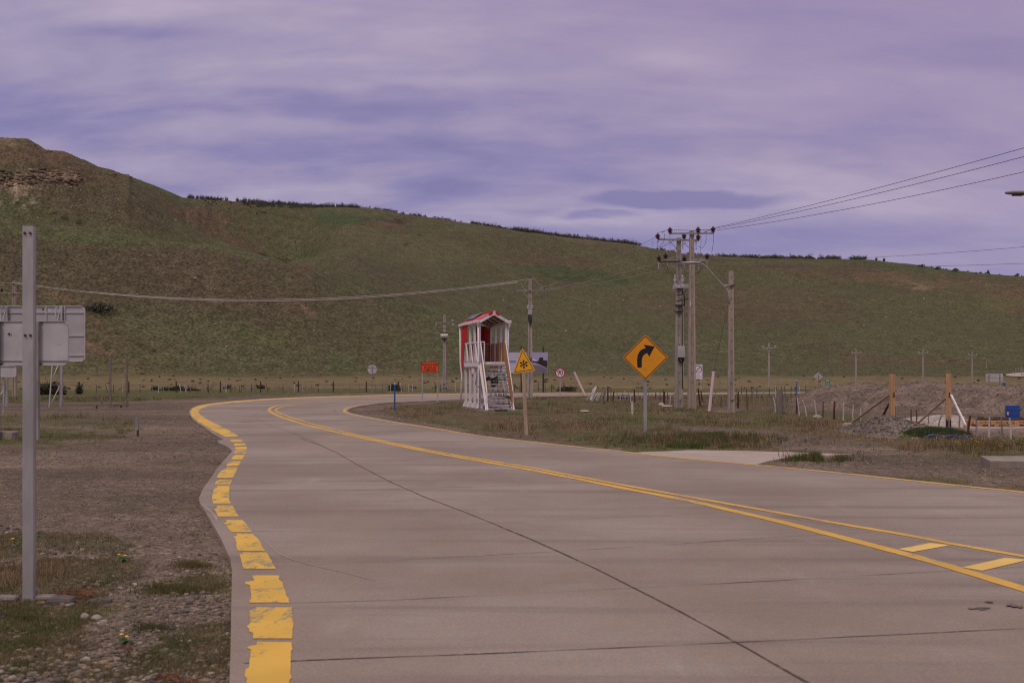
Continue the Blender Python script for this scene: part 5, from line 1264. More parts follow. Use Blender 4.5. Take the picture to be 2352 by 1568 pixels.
# roof
ov = .11
def roof_pt(s, t, dz=0): # s: -1 left eave .. 1 right eave
    return (W / 2 + s * (W / 2 + ov), t, ZE + (ZA - ZE) * (1 - abs(s)) + dz)
for s in (-1, 1):
    m = MB(); n = 46; T0, T1 = -.30, D + .30; vs = []
    for k in range(n + 1):
        y = T0 + (T1 - T0) * k / n; h = .018 * (k % 2)
        e0, a0 = roof_pt(s, y, .045 + h - .0), roof_pt(0, y, .075 + h); vs += [e0, a0]
    for k in range(n + 1):
        y = T0 + (T1 - T0) * k / n; vs += [roof_pt(s, y, .02), roof_pt(0, y, .05)]
    q = 2 * (n + 1); fs = []
    for k in range(n):
        a = 2 * k; f1 = (a, a + 1, a + 3, a + 2); f2 = (q + a + 2, q + a + 3, q + a + 1, q + a)
        fs += [f1 if s > 0 else f1[::-1], f2 if s > 0 else f2[::-1]]
        fs += [(a, a + 2, q + a + 2, q + a) if s > 0 else (q + a, q + a + 2, a + 2, a)]
    m.add(vs, fs); m.build('roof_sheet', 'red_roof', tower)
    lin = MB(); q0 = [roof_pt(s * .97, -.26, -.012), roof_pt(s * .97, D + .26, -.012), roof_pt(0, D + .26, .012), roof_pt(0, -.26, .012)]; lin.v = q0 + [(x, y, z + .006) for x, y, z in q0]; lin.f = [(0, 1, 2, 3), (7, 6, 5, 4), (0, 4, 5, 1), (2, 6, 7, 3)]; lin.m = [0] * 4; lin.build('ceiling_lining', 'wood_grey', tower)
    # rafters and fascia
    for y in (-.27, .02, 1.2, 2.4, 3.6, D + .27):
        th = .14 if y in (-.27,) else .09
        p0, p1 = roof_pt(s * .98, y, -.05), roof_pt(0, y, -.02)
        MB().beam(p0, p1, th, .05, up=(0, 1, 0)).build('barge_board' if y in (-.27,) else 'rafter', 'white_paint', tower)
    for t_ in (.25, .62): 
        a_, b_ = roof_pt(s * t_, -.2, -.03), roof_pt(s * t_, D + .2, -.03); MB().beam(a_, b_, .05, .05).build('purlin', 'wood_grey', tower)
    MB().box((s * (W / 2 + .02) + W / 2, D / 2, ZE - .06), (.07, D + .2, .14)).build('wall_plate', 'white_paint', tower)
    g = MB(); gx = W / 2 + s * (W / 2 + ov + .03)
    for k in range(28):
        g.box((gx, -.26 + k * (D + .52) / 27, ZE + .035), (.11, .09, .035))
    g.box((gx, D / 2, ZE - .02), (.12, D + .62, .09)); g.build('gutter', 'white_paint', tower)
    MB().tube([(gx, -.31, ZE + .0), (gx, -.31, ZE - .09), (gx - s * .03, -.24, ZE - .25)], [.095, .06, .045], 10).build('gutter_outlet', 'white_paint', tower)
    # downpipes
    if s < 0: MB().tube([(gx + .03, -.22, ZE - .1), (gx + .05, -.2, 2.2), (gx + .05, -.2, .12), (gx - .06, -.22, .04)], .045, 10).build('downpipe', 'white_paint', tower, smooth=True)
    else: MB().tube([(gx - .03, .02, ZE - .1), (gx - .05, .03, 2.2), (gx - .06, .05, 1.2)], .045, 10).build('downpipe', 'white_paint', tower, smooth=True)
gx = W / 2 - (W / 2 + ov + .03)
MB().tube([(gx + .02, D + .2, ZE - .05), (gx + .04, D + .2, 2.3), (gx + .10, D + .1, 1.6), (gx + .02, D + .1, .05)], .045, 10).build('downpipe', 'white_paint', tower, smooth=True)
MB().tube([(gx + .1, D, 1.38), (gx - .25, D, 1.32), (gx - .27, D, .8)], .02, 6).build('rail_stub', 'white_paint_worn', tower)
for z in (.45, 1.1, 2.25, 3.75): MB().tube([(gx + .05, -.2, z), (gx + .05, -.2, z + .05)], .056, 10).build('pipe_clip', 'white_paint_worn', tower)
MB().box((gx + .12, D + .12, 3.52), (.18, .04, .04)).build('pipe_clip', 'white_paint', tower)
MB().box((W / 2, -.31, ZA - .02), (.12, .06, .22)).build('finial', 'white_paint', tower)
MB().beam((W / 2, -.33, ZA + .09), (W / 2, D + .33, ZA + .09), .16, .05).build('ridge_cap', 'red_roof', tower)
for s in (-1, 1): MB().beam((W / 2 + s * .06, -.315, ZA + .05), (W / 2 + s * .26, -.315, ZA - .09), .11, .02).build('ridge_end', 'red_paint', tower)
# solar panel on the left slope
m = MB(); c = [roof_pt(-.70, 2.3, .10), roof_pt(-.70, 4.4, .10), roof_pt(-.10, 4.4, .15), roof_pt(-.10, 2.3, .15)]
m.v = c + [(x, y, z + .035) for x, y, z in c]; m.f = [(0, 1, 2, 3), (7, 6, 5, 4), (0, 4, 5, 1), (1, 5, 6, 2), (2, 6, 7, 3), (3, 7, 4, 0)]; m.m = [0] * 6
so = m.build('solar_panel', 'solar_panel', tower)
fm = MB(); c2 = [Vector(p) + Vector((0, 0, .04)) for p in c]
for i in range(4): fm.beam(c2[i], c2[(i + 1) % 4], .05, .03, up=(0, 0, 1))
for k in (1, 2, 3): fm.beam(c2[0].lerp(c2[1], k / 4), c2[3].lerp(c2[2], k / 4), .02, .012, up=(0, 0, 1))
fm.build('panel_frame', 'galvanised', so)
# stair
SX0, SX1 = .07, 1.20; RUN = 1.65
def sp(t): return (-.12 - RUN * t, ZP * (1 - t))
for x in (SX0 - .05, SX1 + .08):
    (y0, z0), (y1, z1) = sp(0), sp(1.0)
    MB().beam((x, y0, z0 - .02), (x, y1, z1 - .06), .04, .17, up=(1, 0, 0)).build('stringer', 'white_paint', tower)
    MB().beam((x, y0 + .05, ZR + .02), (x, y1 + .18, .92), .075, .05, up=(1, 0, 0)).build('handrail', 'white_paint', tower)
    MB().beam((x, y1 + .18, .96), (x, y1 + .12, .30), .07, .06, up=(1, 0, 0)).build('newel', 'white_paint', tower)
    MB().beam((x, y1 + .16, .40), (x, y1 - .04, -.05), .11, .06, up=(1, 0, 0)).build('stringer_foot', 'white_paint', tower)
    MB().box((x + (.1 if x > 1 else -.1), y1 - .02, 0), (.8, .4, .07)).build('footing', 'concrete_old', tower)
cl = MB(); x = SX1 + .035
for k in range(20):
    t = (k + .5) / 20; y, z = sp(t * .97); zt2 = ZR - .03 + (.90 - ZR) * t; cl.box((x + (k % 2) * .006, y, (z - .02 + zt2) / 2), (.02, RUN / 20 * .93, zt2 - z + .06))
cl.build('timber_cladding', 'wood_cladding', tower)
cl = MB()
for k in range(20):
    t = (k + .5) / 20; y, z = sp(t * .97); zt2 = z + .42; cl.box((SX0 - .012, y, (z - .02 + zt2) / 2), (.02, RUN / 20 * .93, .34))
cl.build('timber_cladding', 'wood_cladding', tower)
NS = 12; black = {0, 1, 2, 4, 7, 8, 10}
for k in range(NS):
    t = (k + .55) / NS; y, z = sp(t)
    if k in black:
        sg = .03 if k == 10 else .012
        MB().tube([(SX0 - .01, y - .06, z + .0), (SX0 + .25, y - .06, z - sg * .2), ((SX0 + SX1) / 2, y - .07, z + sg), (SX1 + .01, y - .06, z + sg * 1.2)], .019, 6).build('tread_tape', 'black_rubber', tower)
    MB().box(((SX0 + SX1) / 2, y + .02, z - (.03 if k in black else 0)), (SX1 - SX0 + .02, .20, .035)).build('tread', 'white_paint_worn', tower)

# black plastic caught on the stair
y, z = sp(4.3 / NS)
sh = empty('plastic_sheet', (0, 0, 0), 0, 'crumpled black plastic sheet draped over the middle treads of the stair', 'plastic sheet'); sh.matrix_world = Matrix.Translation(tower.location) @ Matrix.Rotation(R(13), 4, 'Z')
nx, nz = 14, 14; vs = []; fs = []
for j in range(nz + 1):
    for i in range(nx + 1):
        a, b = i / nx, j / nz
        x = .10 + .26 + a * .36 + .04 * b; zq = z + .12 - b * .44 - .05 * math.sin(a * 5)
        vs.append((x, y - .14 - .035 * math.sin(9 * a + 3 * b) - .03 * math.sin(7 * b + 4 * a), zq))
o_ = nx + 1
for j in range(nz):
    for i in range(nx): fs.append((j * o_ + i, (j + 1) * o_ + i, (j + 1) * o_ + i + 1, j * o_ + i + 1))
ob = MB().add(vs, fs).build('draped_sheet', 'plastic_sheet', sh); ob.modifiers.new('t', 'SOLIDIFY').thickness = .006
ob = MB().add([(.08, y - .12, z - .03), (.40, y - .15, z - .02), (.42, y - .1, z + .06), (.28, y - .12, z + .17), (.12, y - .06, z + .05), (.24, y - .19, z + .07)], [(0, 1, 5), (1, 2, 5), (2, 3, 5), (3, 4, 5), (4, 0, 5)]).build('torn_flap', 'black_rubber', sh); ob.modifiers.new('t', 'SOLIDIFY').thickness = .006
y, z = sp(8.9 / NS)
rg = empty('rag', (0, 0, 0), 0, 'small dark rag lying at the right end of a low stair tread', 'rag'); rg.matrix_world = sh.matrix_world.copy()
m = MB(); rnd = random.Random(4)
for k in range(5): m.box((.98 + k * .05, y - .05, z + .03 + rnd.uniform(-.02, .02)), (.09, .1, rnd.uniform(.04, .09)), rot=Matrix.Rotation(rnd.uniform(-.5, .5), 3, 'Y'))
m.build('cloth', 'plastic_sheet', rg)

# ------------------------------------------------------------------ fences
def picket(root, x, y, zb, h, w, mat, lean=0.0, lean_y=0.0, name='fence_post'):
    rnd = random.Random(int(abs(x * 1000 + y * 77)))
    m = MB(); t = rnd.uniform(-.02, .02)
    m.tube([(x, y, zb - .15), (x + lean * h * .5 + t, y + lean_y * h * .5, zb + h * .5), (x + lean * h, y + lean_y * h, zb + h)], [w * .55, w * .5, w * .42], 6)
    return m.build(name, mat, root)
def wires(root, pts, zs, r=.004):
    for z in zs:
        MB().tube([(x, y, b + z) for x, y, b in pts], r, 4, caps=False).build('fence_wire', 'wire_dark', root)
def fence(name, label, items, wz=(.35, .6, .85), group='wire fences', wire_r=.004, wire_skip=1):
    x0, y0 = items[0][0], items[0][1]
    e = empty(name, (x0, y0, gz(x0, y0)), 0, label, 'fence', group); zb0 = gz(x0, y0)
    pts = []
    for it in items:
        x, y, h, w, mat, lean = it; zb = gz(x, y) - zb0; picket(e, x - x0, y - y0, zb, h, w, mat, lean); pts.append((x - x0, y - y0 + w, zb))
    wires(e, pts[wire_skip - 1::wire_skip], wz, wire_r); return e
# along the far side of the bend, left
rnd = random.Random(12); it = []
us = [(680 + x) for x in ()]
L1 = [(725, 1), (775, 3), (830, 3), (885, 2), (940, 3), (990, 2), (1040, 2), (1127, 4), (1183, 1), (1285, 2), (1402, 3), (1455, 4), (1500, 3), (1560, 3), (1617, 1), (1665, 4), (1713, 4), (1750, 3), (1868, 3), (1915, 2), (1965, 3), (2023, 1), (2078, 4), (2120, 2), (2210, 2), (2257, 3), (2305, 2), (2340, 3)]
mats = {1: 'wood_dark', 2: 'wood_brown', 3: 'fence_pale', 4: 'fence_white'}
for x, c in L1:
    u = x / 3.672 * .91875; v = 901.2 - .0015 * (u - 180); y = G(u, v)[1]; it.append((GX(u, y), y, 1.02 if c == 1 else rnd.uniform(.66, .86), .12 if c == 1 else .06, mats[c], rnd.choice([0, 0, -.1, -.3, .05, -.2]) if c != 1 else 0))
L2 = [(50, 4), (100, 4), (135, 2), (260, 3), (305, 2), (355, 2), (420, 1), (478, 4), (520, 2), (605, 2), (660, 3), (710, 3), (755, 3), (803, 1), (878, 2), (930, 3), (980, 3), (1015, 2), (1070, 3), (1122, 4), (1160, 1), (1205, 4), (1240, 3), (1280, 3), (1325, 3), (1355, 2), (1413, 3), (1492, 1), (1570, 3), (1645, 3), (1735, 3), (1805, 1), (1890, 3), (1960, 3), (2035, 4), (2110, 1), (2140, 4), (2175, 3), (2208, 4), (2248, 4), (2310, 3)]
f1 = fence('wire_fence', 'low picket and wire fence behind the bend, left part before the straw plain', it, (.3, .5, .7), wire_r=.006)
it = []
for x, c in L2:
    u = (440 + x / 3.794) * .91875; v = 901.0 - .0035 * (u - 400); y = G(u, v)[1]; it.append((GX(u, y), y, 1.0 if c == 1 else rnd.uniform(.66, .84), .12 if c == 1 else .06, mats[c], rnd.choice([0, 0, -.12, -.3, .05]) if c != 1 else 0))
u = 1000.0
while u < 1325: 
    y = 106.0; it.append((GX(u, y), y, .95 if int(u) % 4 == 0 else .72, .09 if int(u) % 4 == 0 else .05, rnd.choice(['wood_brown', 'fence_pale', 'wood_brown']), rnd.uniform(-.06, .06))); u += rnd.uniform(9, 17)
fence('wire_fence', 'low picket and wire fence across the verge from the bend to behind the tower', it, (.3, .5, .7), wire_r=.006)
# tumbled middle fence
it = []
def z1c(x, y): return ((1340 + x / 4.523) * .91875, (940 + y / 4.523) * .91875)
MF = [(545, 275, 150, .9, 4), (560, 272, 165, 1.1, 3), (600, 268, 175, 1.0, 4), (612, 275, 190, 1.2, 4), (640, 270, 190, .9, 3), (668, 272, 180, .6, 4), (685, 272, 175, .6, 4), (702, 272, 170, .45, 3), (715, 272, 168, .4, 3), (735, 272, 165, .35, 3), (752, 272, 163, .3, 2), (768, 272, 160, .25, 3), (790, 265, 155, .12, 4),
      (808, 283, 137, .03, 1), (848, 275, 120, 0, 2), (868, 278, 165, .12, 1), (920, 285, 175, -.03, 3), (950, 265, 178, .1, 4), (980, 262, 180, .02, 3), (1008, 270, 155, -.03, 4), (1045, 270, 180, 0, 3), (1068, 282, 185, .14, 4), (1118, 295, 143, -.05, 1), (1155, 270, 165, 0, 3), (1195, 262, 180, .15, 4), (1270, 275, 165, 0, 3), (1303, 260, 185, .08, 3), (1350, 255, 180, 0, 2), (1370, 275, 190, -.12, 3), (1400, 270, 180, .02, 2),
      (1440, 300, 145, 0, 2), (1453, 308, 168, 0, 1), (1490, 265, 180, -.05, 2), (1512, 315, 195, .08, 4), (1560, 290, 190, -.05, 3), (1572, 285, 160, .02, 1)]
for x, yb, yt, ln, c in MF:
    u, vb = z1c(x, yb); _, vt = z1c(x, yt); y = G(u, vb)[1]; h = (vb - vt) * y / FPX
    it.append((GX(u, y), y, h, .10 if c == 1 else .055, 'fence_red' if c == 1 else mats[c], ln))
fence('wire_fence', 'part-collapsed picket fence between the leaning pink tube and the twin pole', it, (.3, .55), wire_r=.004)
it = []
MG = [(1800, 310, 220, -.15, 3), (1862, 330, 135, -.15, 1), (1888, 283, 160, -.2, 1), (1935, 320, 240, 0, 3), (1998, 300, 190, -.05, 2), (2035, 290, 170, -.04, 3), (2093, 345, 235, .03, 2), (2130, 320, 215, 0, 3), (2282, 355, 170, .02, 1), (2330, 365, 190, -.05, 3)]
for x, yb, yt, ln, c in MG:
    u, vb = z1c(x, yb); _, vt = z1c(x, yt); y = G(u, vb)[1]; it.append((GX(u, y), y, (vb - vt) * y / FPX, .09 if c == 1 else .05, 'fence_red' if c == 1 else mats[c], ln))
def z5(x, y): return ((1840 + x / 3.267) * .91875, (820 + y / 3.267) * .91875)
NF = [(50, 655, 530, -.05, 3), (95, 662, 540, -.05, 2), (150, 665, 500, -.08, 3), (200, 670, 540, -.1, 3), (245, 675, 550, -.12, 3), (290, 680, 550, -.12, 3), (325, 684, 560, -.15, 4), (403, 686, 560, -.08, 3), (447, 696, 560, -.12, 3), (492, 692, 560, .04, 1), (522, 710, 560, -.15, 4), (582, 714, 578, -.28, 4), (660, 712, 580, -.14, 4), (712, 722, 590, 0, 2), (800, 736, 590, .04, 1), (874, 748, 600, .02, 4), (955, 762, 620, .03, 4), (1018, 768, 645, 0, 4)]
for x, yb, yt, ln, c in NF:
    u, vb = z5(x, yb); _, vt = z5(x, yt); y = G(u, vb)[1]; it.append((GX(u, y), y, (vb - vt) * y / FPX, .085 if c == 1 else .055, 'fence_red' if c == 1 else mats[c], ln))
ff = fence('wire_fence', 'leaning picket and wire fence coming forward from the lamp post along the gravel bank', it, (.3, .6, .85), wire_r=.003)
u, vb = z5(357, 692); y = G(u, vb)[1]
MB().tube([(GX(u, y) - it[0][0], y - it[0][1], -.2), (GX(u, y) - it[0][0], y - it[0][1], 1.02)], .145, 10).build('strainer_post', 'wood_grey', ff)
it = []
NG = [(1082, 762, 650, 0, 3), (1120, 765, 655, 0, 3), (1215, 770, 640, .04, 2), (1430, 775, 655, 0, 2), (1475, 785, 660, 0, 2), (1570, 792, 690, 0, 3), (1648, 820, 698, .25, 3), (1735, 830, 700, .02, 3), (1828, 850, 700, 0, 3), (1892, 880, 705, .12, 1), (1963, 880, 708, .0, 3), (2066, 892, 712, .03, 4), (2172, 900, 712, -.03, 3), (2245, 904, 722, -.06, 4), (2360, 915, 720, .03, 3), (2460, 925, 725, .03, 3)]
for x, yb, yt, ln, c in NG:
    u, vb = z5(x, yb); _, vt = z5(x, yt); y = G(u, vb)[1]; it.append((GX(u, y), y, (vb - vt) * y / FPX, .07 if c == 1 else .05, 'fence_red' if c == 1 else mats[c], ln))
fence('wire_fence', 'widely spaced picket fence in front of the pallets and upright timbers at right', it, (.35, .6, .85), wire_r=.003)
# second line by the far road
it = []; u = 1690
while u < 2030:
    vb = 914 - .006 * (u - 1690); y = G(u, vb)[1]; c = rnd.choice([3, 3, 2, 2, 4, 1]); it.append((GX(u, y), y, rnd.uniform(.72, .95), .05, mats[c], rnd.uniform(-.06, .06))); u += rnd.uniform(8, 15)
fence('wire_fence', 'fine picket fence close to the far carriageway behind the lamp post', it, (.3, .6), wire_r=.005)
it = []; u = 1980; 
while u < 2420:
    y = 150.0; it.append((GX(u, y), y, rnd.uniform(.75, 1.0), .06, rnd.choice(['wood_brown', 'fence_pale', 'wood_brown', 'wood_dark']), rnd.uniform(-.05, .05))); u += rnd.uniform(3.8, 6.0)
fence('wire_fence', 'close-set dark picket fence on the skyline of the gravel bank at right', it, (.3, .6), wire_r=.008)

# ------------------------------------------------------------------ loose posts at left, timbers at right
def stake(name, u, vb, vt, w, mat, label, lean=0, group=None, cat='post', taper=.9, sq=True, y=None, capz=None):
    y = y or G(u, vb)[1]; X = GX(u, y); e_h = (vb - vt) * y / FPX
    o = MB().beam((0, 0, -.2), (lean * e_h, 0, e_h), w, w, w * taper, w * taper, up=(0, 1, 0)).build(name, mat, loc=(X, y, 0)); return tag(o, label, cat, group)
stake('timber_post', 253, 935, 820, .105, 'wood_grey', 'tall weathered timber post, left one of the pair near the sign backs', .0, 'pair of tall timber posts')
stake('timber_post', 292.3, 933.5, 824.5, .105, 'wood_grey', 'tall weathered timber post, right one of the pair near the sign backs', -.02, 'pair of tall timber posts')
stake('stake', 314.5, 986, 959, .09, 'galvanised_dull', 'short grey stake in the gravel left of the road bend', 0)
stake('stake', 316.5, 998, 987, .055, 'wood_dark', 'stub of a dark stake just in front of the short grey one', 0)
stake('stake', 222, 937, 930, .07, 'wood_dark', 'tiny dark stub left of the two tall timber posts', 0)
stake('stake', 278, 934, 928, .10, 'wood_dark', 'dark stub with a fallen crosspiece between the tall timber posts and the road', 0)
tag(MB().beam((-.35, 0, .05), (.3, .1, .16), .09, .09).build('fallen_board', 'wood_grey', loc=(*G(273, 934.5), 0)), 'pale board lying on the gravel beside the dark stub', 'board')
tag(MB().beam((-.25, 0, .45), (.12, .1, .02), .09, .09).build('fallen_board', 'wood_grey', loc=(*G(229, 926.5), 0)), 'leaning scrap board on the gravel strip left of the tall timber posts', 'board')
MBb = MB(); MBb.prism([(-.55, -.1), (.20, -.1), (.20, .18), (.16, .20), (-.55, .20)], -.22, .22); o = MBb.build('concrete_block', 'concrete_old', loc=(*G(19, 1007), 0), bevel=.02); tag(o, 'concrete block half in the frame at the left edge', 'concrete block')
stake('stake', 1452, 947, 920, .10, 'white_paint_worn', 'stubby pale stake beside the curve sign post', 0, y=50)

Yp = 36.0
def timber(u, vt, label, rz):
    e = empty('timber_column', (GX(u, Yp), Yp, 0), rz, label, 'timber column', 'new timber columns'); h = H(vt, Yp)
    MB().box((0, 0, (h + .28) / 2), (.155, .15, h - .28)).build('column', 'wood_timber', e, bevel=.006)
    for s in (-.065, .065): MB().box((s, -.002, .10), (.018, .17, .46)).build('base_bracket', 'black_rubber', e)
    MB().box((0, 0, .12), (.112, .12, .30)).build('foot', 'dark_steel', e)
    MB().box((.025, -.079, H(905, Yp) - .0), (.035, .01, .13)).box((.025, -.086, H(909, Yp)), (.05, .02, .06)).build('bolt', 'dark_steel', e); return e
t1 = timber(2049, 859, 'new square timber column behind the pebble heap, braced by a plank and a wire', R(8)); t2 = timber(2178.5, 858.5, 'new square timber column at right of the pair, on a black steel foot', R(-14))
def pl5(a, b, w, t, mat, label, ya=Yp, yb=Yp, name='brace_board'):
    (u0, v0), (u1, v1) = z5(*a), z5(*b); o = MB().beam((0, 0, 0), (GX(u1, yb) - GX(u0, ya), yb - ya, H(v1, yb) - H(v0, ya)), w, t).build(name, mat, loc=(GX(u0, ya), ya, H(v0, ya))); return tag(o, label, 'brace', 'braces of the timber columns')
pl5((1254, 545), (940, 778), .065, .04, 'wood_beam', 'long plank bracing the left timber column down to the pale rubble', Yp, 37.5)
pl5((1252, 612), (1185, 745), .06, .04, 'wood_brown', 'short dark plank propping the left timber column from behind', Yp + .1, 38.5)
pl5((1712, 572), (1478, 783), .06, .04, 'wood_beam', 'plank bracing the right timber column towards the left', Yp, 37.8)
pl5((1757, 545), (1880, 800), .06, .04, 'white_paint', 'white painted plank propping the right timber column on its right side', Yp - .1, 34.3)
pl5((1298, 640), (1298, 725), .05, .05, 'fence_red', 'rusty stake behind the left timber column', Yp + .25, Yp + .25, 'stake')
pl5((1880, 790), (1880, 880), .13, .10, 'wood_pale', 'stubby wooden peg at the foot of the white plank', 33.6, 33.6, 'peg')
(u0, v0), (u1, v1) = z5(1275, 410), z5(960, 655)
wire('stay_wire', [(GX(u0, Yp) - .0, Yp - .1, H(v0, Yp)), (GX(u1, 42), 42, H(v1, 42))], .007, 'wire_dark', 'thin stay wire from the left timber column to the picket fence', cat='stay wire')

# slab, pallets, blue barrel
sl = flat_sheet('concrete_floor', [G(*z5(1560, 828)), G(*z5(2900, 838)), (24, 39.0), (GX(2085, 39), 39.0)], .06, 'concrete_slab', skirt=.16); tag(sl, 'pale concrete floor slab behind the picket fence', 'slab', kind='structure')
def pallet(x, y, z, rz, label, mat='wood_timber', L_=1.2, W_=1.0):
    e = empty('pallet', (x, y, z), rz, label, 'pallet', 'wooden pallets'); e.scale = (1, 1, .70)
    for k in range(3): MB().box((0, -W_ / 2 + .05 + k * (W_ - .1) / 2, .012), (L_, .1, .022)).build('bottom_board', mat, e)
    for i in range(3):
        for k in range(3): MB().box((-L_ / 2 + .07 + i * (L_ - .14) / 2, -W_ / 2 + .05 + k * (W_ - .1) / 2, .063), (.14, .1, .078)).build('block', mat, e)
    for k in range(5): MB().box((0, -W_ / 2 + .06 + k * (W_ - .12) / 4, .114), (L_, .12, .022)).build('top_board', mat, e)
    return e
px0 = GX(2272, 36.6)
pallet(px0 + .05, 36.7, .062, R(2), 'lowest light pallet at the left end of the stack on the slab', 'wood_timber')
pallet(px0 + .0, 36.72, .152, R(-3), 'upper light pallet at the left end of the stack on the slab', 'wood_timber')
pallet(px0 + 1.30, 36.8, .062, R(0), 'lowest pallet of the right-hand stack, under the darker ones', 'wood_timber')
pallet(px0 + 1.28, 36.82, .152, R(2), 'upper pallet of the right-hand stack on the slab', 'wood_timber')
cr_ = empty('open_crate', (px0 + .85, 37.3, .241), 0, 'long dark open timber frame lying on top of the pallets', 'timber frame')
for yy in (-.5, .5): MB().box((0, yy, .04), (2.3, .04, .075)).build('side_board', 'wood_brown', cr_)
for xx in (-1.13, -.5, .15, .8, 1.13): MB().box((xx, 0, .037), (.05, .955, .07)).build('cross_board', 'wood_beam', cr_)
bl_ = empty('barrel', (GX(2326, 37.2), 37.2, H(962, 37.2)), R(5), 'upright blue plastic barrel with a pale label on the pallet stack', 'barrel')
pr = [(0, .20), (.01, .222), (.15, .226), (.155, .232), (.17, .232), (.175, .226), (.30, .226), (.305, .232), (.32, .232), (.325, .226), (.44, .222), (.455, .205)]
MB().tube([(0, 0, z) for z, r in pr], [r for z, r in pr], 28).build('drum', 'blue_plastic', bl_, smooth=False); MB().box((-.205, -.09, .19), (.05, .06, .10)).build('label', 'sign_white', bl_); MB().box((-.20, -.11, .225), (.045, .05, .02)).build('label_stripe', 'sign_orange', bl_)
m = MB(); rnd = random.Random(8); P_ = [(-1.0, 0, .03), (-.75, .1, .08), (-.5, .0, .05), (-.25, .06, .07), (0, .03, .04), (.25, .1, .08), (.55, .02, .03)]
for s in (-.04, .05): m.tube([(a, b + s, c + rnd.uniform(-.01, .02)) for a, b, c in P_], [.01, .028, .016, .024, .012, .02, .008], 7)
x_, y_ = G(*z5(1840, 900)); tag(m.build('blue_tarp', 'blue_plastic', loc=(x_, y_, 0)), 'thin crumpled strip of blue tarpaulin in the grass below the fence', 'tarpaulin')
# inspection chamber at right edge
x0_, y0_ = G(*z7(2060, 175)); ch = empty('inspection_chamber', (x0_, y0_, 0), 0, 'low concrete inspection chamber in the gravel near the right edge', 'inspection chamber')
cpt = [G(*z7(*p)) for p in ((2165, 188), (2420, 192), (2560, 172), (2330, 158), (2110, 158))]
c_ = flat_sheet('lid', [(x - x0_, y - y0_) for x, y in cpt], .10, 'concrete_old', ch, skirt=.14)

# ------------------------------------------------------------------ gravel heaps
def heap(name, u, v, yc, rx, ry, h, label, seed, mat_cols, res=70, flat=1.6, cat='gravel heap', group=None, pebbles=0):
    X0 = GX(u, yc); n = res; xs = np.linspace(-1.25, 1.25, n); A, B = np.meshgrid(xs, xs)
    d = np.hypot(A, B) + (fbm(A * 2 + seed, B * 2, seed, 4) - .5) * .35
    z = h * np.clip(1 - d, -.3, 1) ** 1.0 if flat == 1 else h * (1 - np.clip(d, 0, 1.3) ** flat)
    x = A * rx; y = B * ry; z = z + (fbm(x * 2.2 + seed, y * 2.2, seed + 3, 4) - .5) * .16 * np.clip(h, .3, 1) * np.clip(1.2 - d, 0, 1) + (fbm(x * 9, y * 9, seed + 5, 2) - .5) * .04
    z = np.maximum(z, -.25)
    c0, c1 = np.array(mat_cols[0]), np.array(mat_cols[1]); nn = fbm(x * 1.3, y * .8, seed + 7, 5)[..., None]
    col = c0 + (c1 - c0) * sstep(nn, .38, .62); col = col * (.8 + .4 * fbm(x * 6, y * 6, seed + 9, 3)[..., None])
    V = np.stack([x.ravel(), y.ravel(), z.ravel()], -1)
    i = np.arange(n - 1)[:, None] * n; j = np.arange(n - 1)[None]
    F = np.stack([i + j, i + j + 1, i + n + j + 1, i + n + j], -1).reshape(-1, 4)
    keep = ~((z.ravel()[F] <= -.249).all(1)); F = F[keep]
    o = np_mesh(name, V, F, 'heap', {'col': col.reshape(-1, 3)}, smooth=True); o.location = (X0, yc, 0); tag(o, label, cat, group); return o
m, t, p = mk('heap'); at = t.nodes.new('ShaderNodeAttribute'); at.attribute_name = 'col'
tcn = t.nodes.new('ShaderNodeTexCoord'); vo = t.nodes.new('ShaderNodeTexVoronoi'); vo.inputs['Scale'].default_value = 16; tl(t, tcn.outputs['Object'], vo.inputs['Vector'])
s_ = t.nodes.new('ShaderNodeSeparateColor'); tl(t, vo.outputs['Color'], s_.inputs[0]); f = tmr(t, s_.outputs[0], 0, 1, .62, 1.35, False); f = tmath(t, 'ADD', f, tmr(t, s_.outputs[1], .93, 1.0, 0, .8, False))
f = tmath(t, 'MULTIPLY', f, tmr(t, tnoise(t, 4, 5, .7), .25, .75, .75, 1.25))
vm = t.nodes.new('ShaderNodeVectorMath'); vm.operation = 'SCALE'; tl(t, at.outputs[0], vm.inputs[0]); tl(t, f, vm.inputs[3]); tl(t, vm.outputs[0], p.inputs['Base Color'])
p.inputs['Roughness'].default_value = .95; p.inputs['Specular IOR Level'].default_value = .1; tbump(t, p, f, .6, .03); MAT['heap'] = m
GC = ((.215, .165, .135), (.155, .118, .098))
heap('gravel_bank', 1966, 884, 63, 3.25, 9.5, 1.22, 'long gravel bank, left lobe sloping down to the picket fence', 11, GC, 110, 1.7, group='gravel banks')
heap('gravel_bank', 2128, 884, 60, 3.9, 9.5, 1.32, 'gravel bank lobe peaking between the two timber columns', 12, GC, 110, 1.35, group='gravel banks')
heap('gravel_bank', 2048, 895, 60, 3.6, 9.0, 1.10, 'lower gravel saddle behind the left timber column', 13, GC, 100, 1.7, group='gravel banks')
heap('gravel_bank', 2218, 888, 58, 3.2, 9.0, 1.20, 'gravel bank lobe just right of the second timber column', 14, GC, 100, 1.5, group='gravel banks')
heap('gravel_bank', 2300, 893, 55, 3.4, 8.5, 1.12, 'gravel bank lobe behind the blue barrel', 15, GC, 100, 1.8, group='gravel banks')
heap('gravel_bank', 2410, 893, 52, 3.6, 8.5, 1.25, 'gravel bank lobe at the right edge of the photo', 16, GC, 90, 1.5, group='gravel banks')
heap('pebble_heap', 2040, 960, 34.3, 1.45, 2.9, .50, 'small rough pebble heap at the foot of the left timber column', 17, ((.20, .165, .145), (.15, .122, .108)), 80, 1.25)
